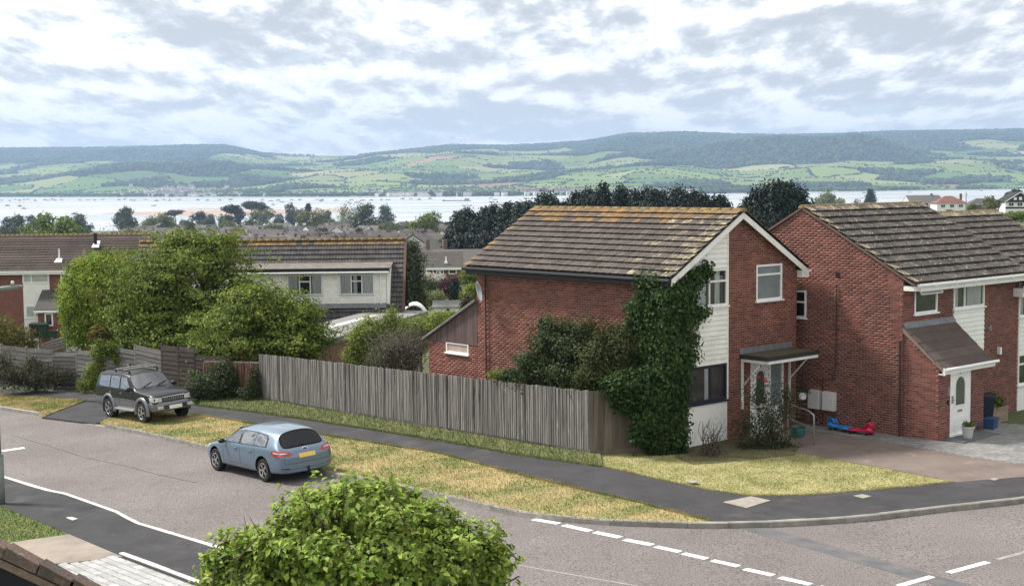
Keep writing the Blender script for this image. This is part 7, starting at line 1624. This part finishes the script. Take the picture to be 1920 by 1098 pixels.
# ================================================================ town houses
m_twall = M('pale_render', (.60, .58, .54), (.70, .68, .65), scale=.02, rough=.9, rnd=.15); m_tbrick = M('town_brick', (.17, .125, .108), (.14, .10, .09), scale=.05, rough=.95, rnd=.2); m_troof = M('town_roof', (.088, .084, .084), (.13, .115, .108), scale=.03, rough=.95, rnd=.25); m_troof2 = M('town_roof_brown', (.125, .104, .094), (.10, .086, .08), scale=.03, rough=.95, rnd=.2); m_twin = M('town_window', (.03, .035, .04), rough=.2, spec=.6)
def house_mesh(kind, wall, roof, L=10.0, D=7.5, E_=4.8, H=2.6):
    mb = MB(); mb.box(-L/2, L/2, -D/2, D/2, -3, E_, 0); o_ = .35
    if kind == 'gable': mb.prism([(-L/2-o_, -D/2-o_, E_-.1), (-L/2-o_, 0, E_+H), (-L/2-o_, D/2+o_, E_-.1)], (L+2*o_, 0, 0), 1); mb.prism([(-L/2-o_-.02, -D/2+.3, E_), (-L/2-o_-.02, 0, E_+H-.3), (-L/2-o_-.02, D/2-.3, E_)], (L+2*o_+.04, 0, 0), 0)
    elif kind == 'gfront': mb.prism([(-L/2-o_, -D/2-o_, E_-.1), (0, -D/2-o_, E_+H), (L/2+o_, -D/2-o_, E_-.1)], (0, D+2*o_, 0), 1); mb.prism([(-L/2+.3, -D/2-o_-.02, E_), (0, -D/2-o_-.02, E_+H-.3), (L/2-.3, -D/2-o_-.02, E_)], (0, .1, 0), 0)
    else:
        a, b = L/2+o_, D/2+o_; r = max(.3, L/2-D/2); mb.add([(-a, -b, E_-.1), (a, -b, E_-.1), (a, b, E_-.1), (-a, b, E_-.1), (-r, 0, E_+H), (r, 0, E_+H)], [(0, 1, 5, 4), (1, 2, 5), (2, 3, 4, 5), (3, 0, 4), (3, 2, 1, 0)], 1)
    mb.box(L*.25, L*.25+.7, -.35, .35, E_+H-1.2, E_+H+.6, 2)
    nz = (1.0, 3.3) if E_ > 4 else (1.0,)
    for z in nz:
        for x in (-.32, 0.0, .32): mb.box(L*x-.7, L*x+.7, -D/2-.05, -D/2+.02, z, z+1.15, 3)
    me = mb.mesh('town_house', [wall, roof, m_tbrick, m_twin]); return fix_normals(me)
HM = [house_mesh(k, w_, r, *d) for k, w_, r, d in (('gable', m_twall, m_troof, (10, 7.5, 4.8, 2.6)), ('hip', m_twall, m_troof, (11, 9, 3.0, 2.9)), ('gable', m_twall, m_troof, (12, 7.5, 5.0, 2.4)), ('gfront', m_twall, m_troof2, (7.5, 10, 4.6, 2.8)), ('hip', m_tbrick, m_troof, (10, 9, 2.8, 2.8)), ('gable', m_twall, m_troof2, (9, 7, 4.6, 2.6)), ('gfront', m_twall, m_troof, (7, 9, 3.0, 2.8)))]
def thouse(px, yd, k, rz, label, group=None, s=1.0, name='town_house', dz=0):
    x = (px-CX)/FPX*yd; o = link(name, HM[k], None, (x, yd, g(x, yd)+dz), (0, 0, rz), (s, s, s)); tag(o, label, 'house', group); return o
hl = ('pale rendered house in the town by the estuary', 'pale hipped bungalow in the town by the estuary', 'wide pale house with grey roof in the town by the estuary', 'pale gabled house with brownish roof in the town', 'brick hipped bungalow in the town by the estuary', 'pale house with brownish roof in the town', 'small pale gable-fronted house in the town')
placed = []
for row, (yd, n, x0, x1) in enumerate(((300, 10, 500, 800), (335, 12, 380, 790), (370, 14, 330, 850), (410, 16, 300, 860), (455, 19, 290, 870), (505, 21, 260, 880), (560, 24, 230, 900), (625, 27, 250, 900), (700, 28, 200, 900), (790, 28, 270, 900), (890, 26, 280, 900), (1000, 22, 280, 880))):
    for i in range(n):
        px = x0+(x1-x0)*(i+.5+random.uniform(-.25, .25))/n; k = random.randrange(7)
        thouse(px, yd+random.uniform(-18, 18), k, random.choice((0, R(90), R(60)))+random.gauss(0, .3), hl[k], 'town houses by the estuary, type %s' % 'abcdefg'[k], random.uniform(.9, 1.1))
for px, yd, k, lab in ((25, 420, 0, 'pale house in the trees above the terrace at far left'), (35, 440, 2, 'brick house in the trees at far left'), (195, 560, 2, 'long dark house left of the big town tree'), (772, 240, 4, 'hipped red brick bungalow nearest behind the dormer house'), (806, 250, 4, 'second hipped bungalow with pale sunlit roof'), (886, 222, 2, 'grey roofed house behind the small brick house')):
    o = thouse(px, yd, k, R(20 if k == 4 else 4), lab)
    if yd < 300: o.location.z = at(px, 469 if k == 2 else 456, yd).z-(7.2 if k == 2 else 5.6)
q = thouse(1730, 520, 2, R(5), 'dark brick house with chimney beside the long olive roof at right', dz=1.0)
# houses at the right edge
def big_house(px, py_base, yd, L, D, E_, H, kind, wall, roof, label, rz=0, timber=False):
    c = at(px, py_base, yd); r_ = empty('villa', (c.x, yd, c.z), rz, label, 'house')
    b = MB().box(-L/2, L/2, -D/2, D/2, -4, E_); b.build('wall', wall, r_); o_ = .4
    mb = MB()
    if kind == 'hip':
        a, bb_ = L/2+o_, D/2+o_; r = max(.3, L/2-D/2); mb.add([(-a, -bb_, E_), (a, -bb_, E_), (a, bb_, E_), (-a, bb_, E_), (-r, 0, E_+H), (r, 0, E_+H)], [(0, 1, 5, 4), (1, 2, 5), (2, 3, 4, 5), (3, 0, 4), (3, 2, 1, 0)])
    else: mb.prism([(-L/2-o_, -D/2-o_, E_), (0, -D/2-o_, E_+H), (L/2+o_, -D/2-o_, E_)], (0, D+2*o_, 0))
    o = mb.build('roof', roof, r_); fix_normals(o.data)
    for x in (-.3, .0, .3): 
        for z in (.4, 2.9): window(r_, (L*x-.8, -D/2, z), X, -Y, 1.6, 1.2, [1, 1], m_pvc, .12, recess=0, proud=.08, curtain=False, back=m_dark)
    if timber:
        MB().prism([(-L/2+.2, -D/2-o_-.03, E_+.05), (0, -D/2-o_-.03, E_+H-.35), (L/2-.2, -D/2-o_-.03, E_+.05)], (0, .05, 0)).build('gable_panel', m_dark, r_)
        for x, h_ in ((-1.6, .5), (0, .6), (1.6, .5)): MB().box(x-.45, x+.45, -D/2-o_-.08, -D/2-o_-.02, E_+.6, E_+.6+1.1*h_+.3).build('gable_window', m_pvc, r_)
        for sg in (1, -1): MB().bar((sg*(L/2+.4), -D/2-o_-.06, E_), (0, -D/2-o_-.06, E_+H), .08, .22).build('barge_board', m_pvc, r_)
        MB().box(-L/2, L/2, -D/2-.06, -D/2+.01, 2.2, 2.7).build('band', m_dark, r_)
    else: MB().box(L*.38, L*.38+.7, -.4, .4, E_+H-2, E_+H+.8).build('chimney', m_tbrick, r_)
    return r_
big_house(1778, 404, 500, 10.5, 8, 4.4, 2.6, 'hip', m_pvc, M('villa_red_tile', (.20, .10, .075), (.15, .08, .062), scale=.5, rough=.95), 'white house with red hipped roof beyond the roofs at right')
big_house(1903, 404, 430, 8.8, 8, 4.2, 3.0, 'gable', m_pvc, m_dark, 'white and black mock timbered gabled house at the right edge', timber=True)
big_house(1838, 402, 520, 11, 8, 3.4, 2.6, 'hip', m_tbrick, m_troof, 'brown roofed brick house between the two white houses')
q = at(1686, 386, 480); o = MB().box(-5, 5, 0, 6, -9, .6).build('long_shed', M('olive_cladding', (.13, .12, .085), rough=.9), loc=(q.x, q.y, q.z)); tag(o, 'long low olive roofed building right of the conical tree', 'building')
q = at(1811, 400, 430); pole = empty('utility_pole', (q.x, q.y, q.z-3), 0, 'thin wooden utility pole among the right hand houses', 'pole'); MB().tube([(0, 0, 0), (0, 0, at(1811, 360, 430).z-q.z+3)], [.13, .09], 8).build('shaft', m_bark, pole); MB().box(-.5, .5, -.05, .05, 8.6, 8.7).build('cross_arm', m_bark, pole)
# parked white car by the bungalows
q = at(792, 455, 248); pc_ = empty('white_car', (q.x, q.y, g(q.x, q.y)), R(10), 'white car parked above the hipped bungalows', 'car')
MB().add([(-2, -.85, .3), (2, -.85, .3), (2, .85, .3), (-2, .85, .3), (-2.05, -.85, .85), (2.05, -.85, .8), (2.05, .85, .8), (-2.05, .85, .85), (-1.5, -.65, 1.45), (.5, -.65, 1.45), (.5, .65, 1.45), (-1.5, .65, 1.45), (1.2, -.75, .9), (1.2, .75, .9)], [(0, 1, 5, 4), (2, 3, 7, 6), (1, 2, 6, 5), (3, 0, 4, 7), (4, 12, 9, 8), (4, 5, 12), (7, 11, 10, 13), (7, 13, 6), (12, 5, 6, 13), (9, 12, 13, 10), (8, 9, 10, 11), (4, 8, 11, 7)]).build('body', m_pvc, pc_)
for x in (-1.25, 1.25): 
    for y in (-.8, .8): MB().lathe([(0, -.1), (.32, -.1), (.32, .1), (0, .1)], 12, axis='Y').build('wheel', m_tyre, pc_, loc=(x, y, .32))

# ================================================================ boats and far villages
hull = [(-3.2, .9, .9), (-1, 1.25, .9), (1.5, 1.1, 1.0), (3.6, .1, 1.3)]
def boat_mesh(cabin, mast, dark):
    mb = MB(); vs = []
    for x, w_, h in hull: vs += [(x, -w_*.7, -.2), (x, w_*.7, -.2), (x, w_, h), (x, -w_, h)]
    mb.add(vs, [(i*4+k, (i+1)*4+k, (i+1)*4+(k+1) % 4, i*4+(k+1) % 4) for i in range(3) for k in range(4)]+[(0, 1, 2, 3), (15, 14, 13, 12)], 0)
    if cabin: mb.box(-1.6, .9, -.75, .75, .9, 2.1, 1)
    if mast: mb.box(.1, .24, -.06, .06, .9, 9.5, 2); mb.box(-2.8, .1, -.05, .05, 1.9, 2.05, 2)
    me = mb.mesh('moored_boat', [M('dark_hull', (.10, .11, .13), rough=.5) if dark else M('pale_hull', (.45, .46, .47), rough=.5), M('boat_cabin', (.35, .36, .37), rough=.5), M('boat_spar', (.25, .25, .25), rough=.5)]); return fix_normals(me)
BM_ = [boat_mesh(1, 0, 1), boat_mesh(1, 1, 1), boat_mesh(1, 1, 0), boat_mesh(0, 0, 1)]
bl_ = ('dark hulled motor boat moored on the estuary', 'dark hulled sailing boat moored on the estuary', 'pale hulled sailing boat moored on the estuary', 'small open dark boat moored on the estuary')
for px, py in [(4, 376), (18, 377), (29, 375), (37, 376), (45, 375), (52, 374.5), (66, 376.5), (84, 375), (90, 376), (98, 374), (103, 376), (115, 375), (150, 376), (165, 375.5), (178, 376), (193, 374.5), (223, 375.5), (234, 374), (247, 375.5), (252, 376.5), (273, 374.5), (293, 377), (308, 375), (318, 376.5), (336, 375), (371, 375.5), (389, 376), (412, 376), (434, 375), (14, 386), (37, 387), (45, 392), (140, 402), (288, 386), (432, 374.5), (492, 375.5), (507, 377), (522, 376), (529, 379), (547, 375.5), (562, 375), (512, 385), (594, 374.5), (604, 375), (602, 377.5), (630, 376.5), (658, 375), (654, 381), (669, 380.5), (681, 375.5), (696, 376), (715, 375.5), (728, 375), (755, 373.5), (770, 373.5), (786, 374.5), (806, 373), (920, 372), (928, 375), (1400, 363), (1620, 362), (1705, 361), (1840, 358)]:
    k = random.randrange(4); p = seapt(px, py); o = link('moored_boat', BM_[k], None, p, (0, 0, random.uniform(-.5, .5)+R(random.choice((0, 180)))), (1.5,)*3); tag(o, bl_[k], 'boat', 'boats moored on the estuary, type %s' % 'abcd'[k])
p = seapt(857, 377); mb = MB().box(-32, 30, -4, 4, -.3, 1.6, 0).box(16, 26, -3, 3, 1.6, 6, 1).box(-30, -26, -2, 2, 1.6, 3, 1); o = mb.build('dredger_barge', [M('barge_hull', (.12, .13, .14), rough=.7), M('barge_house', (.3, .3, .3), rough=.7)], loc=p); tag(o, 'long dark barge lying on the estuary', 'barge')
m_fw = M('far_white_wall', (.80, .79, .77), (.66, .64, .60), scale=.01, rough=.9, rnd=.15); m_fr = M('far_grey_roof', (.16, .15, .15), (.22, .17, .15), scale=.01, rough=.9, rnd=.2)
fhm = [fix_normals((lambda mb: mb.mesh('village_house', [m_fw, m_fr]))(MB().box(-7, 7, -4.5, 4.5, -4, 5.2).prism([(-7.3, -5, 5), (-7.3, 0, 8), (-7.3, 5, 5)], (14.6, 0, 0), 1))), fix_normals((lambda mb: mb.mesh('village_house', [m_fw, m_fr]))(MB().box(-5, 5, -5, 5, -4, 5.2).prism([(-5.3, -5.3, 5), (0, -5.3, 8.2), (5.3, -5.3, 5)], (0, 10.6, 0), 1)))]
def vh(px, d):
    z, t = hillz(np.array([px]), np.array([d]));
    if t[0] < .002: return
    sc_ = random.uniform(1.0, 1.7); o = link('village_house', fhm[random.randrange(2)], None, ((px-CX)/FPX*d, d, float(z[0])+3.5), (0, 0, random.uniform(-.6, .6)), (sc_, 1, random.uniform(1, 1.35))); tag(o, 'small white house in a village on the far shore', 'house', 'white village houses on the far shore')
def d0(px): return float((CZ-SEA)*FPX/(np.interp(px, SHX, SHY)-yhz(px)))
for _ in range(105): 
    px = random.gauss(345, 45); vh(px, d0(px)+abs(random.gauss(0, 330))+15)
for _ in range(85): px = random.uniform(725, 1070); vh(px, d0(px)+abs(random.gauss(0, 70))+12)
for _ in range(40): px = random.uniform(1070, 1300); vh(px, d0(px)+abs(random.gauss(0, 60))+12)
for _ in range(14): px = random.uniform(430, 720); vh(px, d0(px)+abs(random.gauss(0, 250))+20)

# ================================================================ haze
hzm = bpy.data.materials.new('haze'); hzm.use_nodes = True; t_ = hzm.node_tree; t_.nodes.clear()
ho = t_.nodes.new('ShaderNodeOutputMaterial'); pv_ = t_.nodes.new('ShaderNodeVolumePrincipled'); pv_.inputs['Color'].default_value = (.50, .70, 1, 1); pv_.inputs['Density'].default_value = 9.5e-5; pv_.inputs['Anisotropy'].default_value = .2
t_.links.new(pv_.outputs[0], ho.inputs['Volume'])
hb = MB().box(-9500, 9500, -60, 11500, SEA-70, 420).build('haze', hzm); tag(hb, kind='stuff'); fix_normals(hb.data)
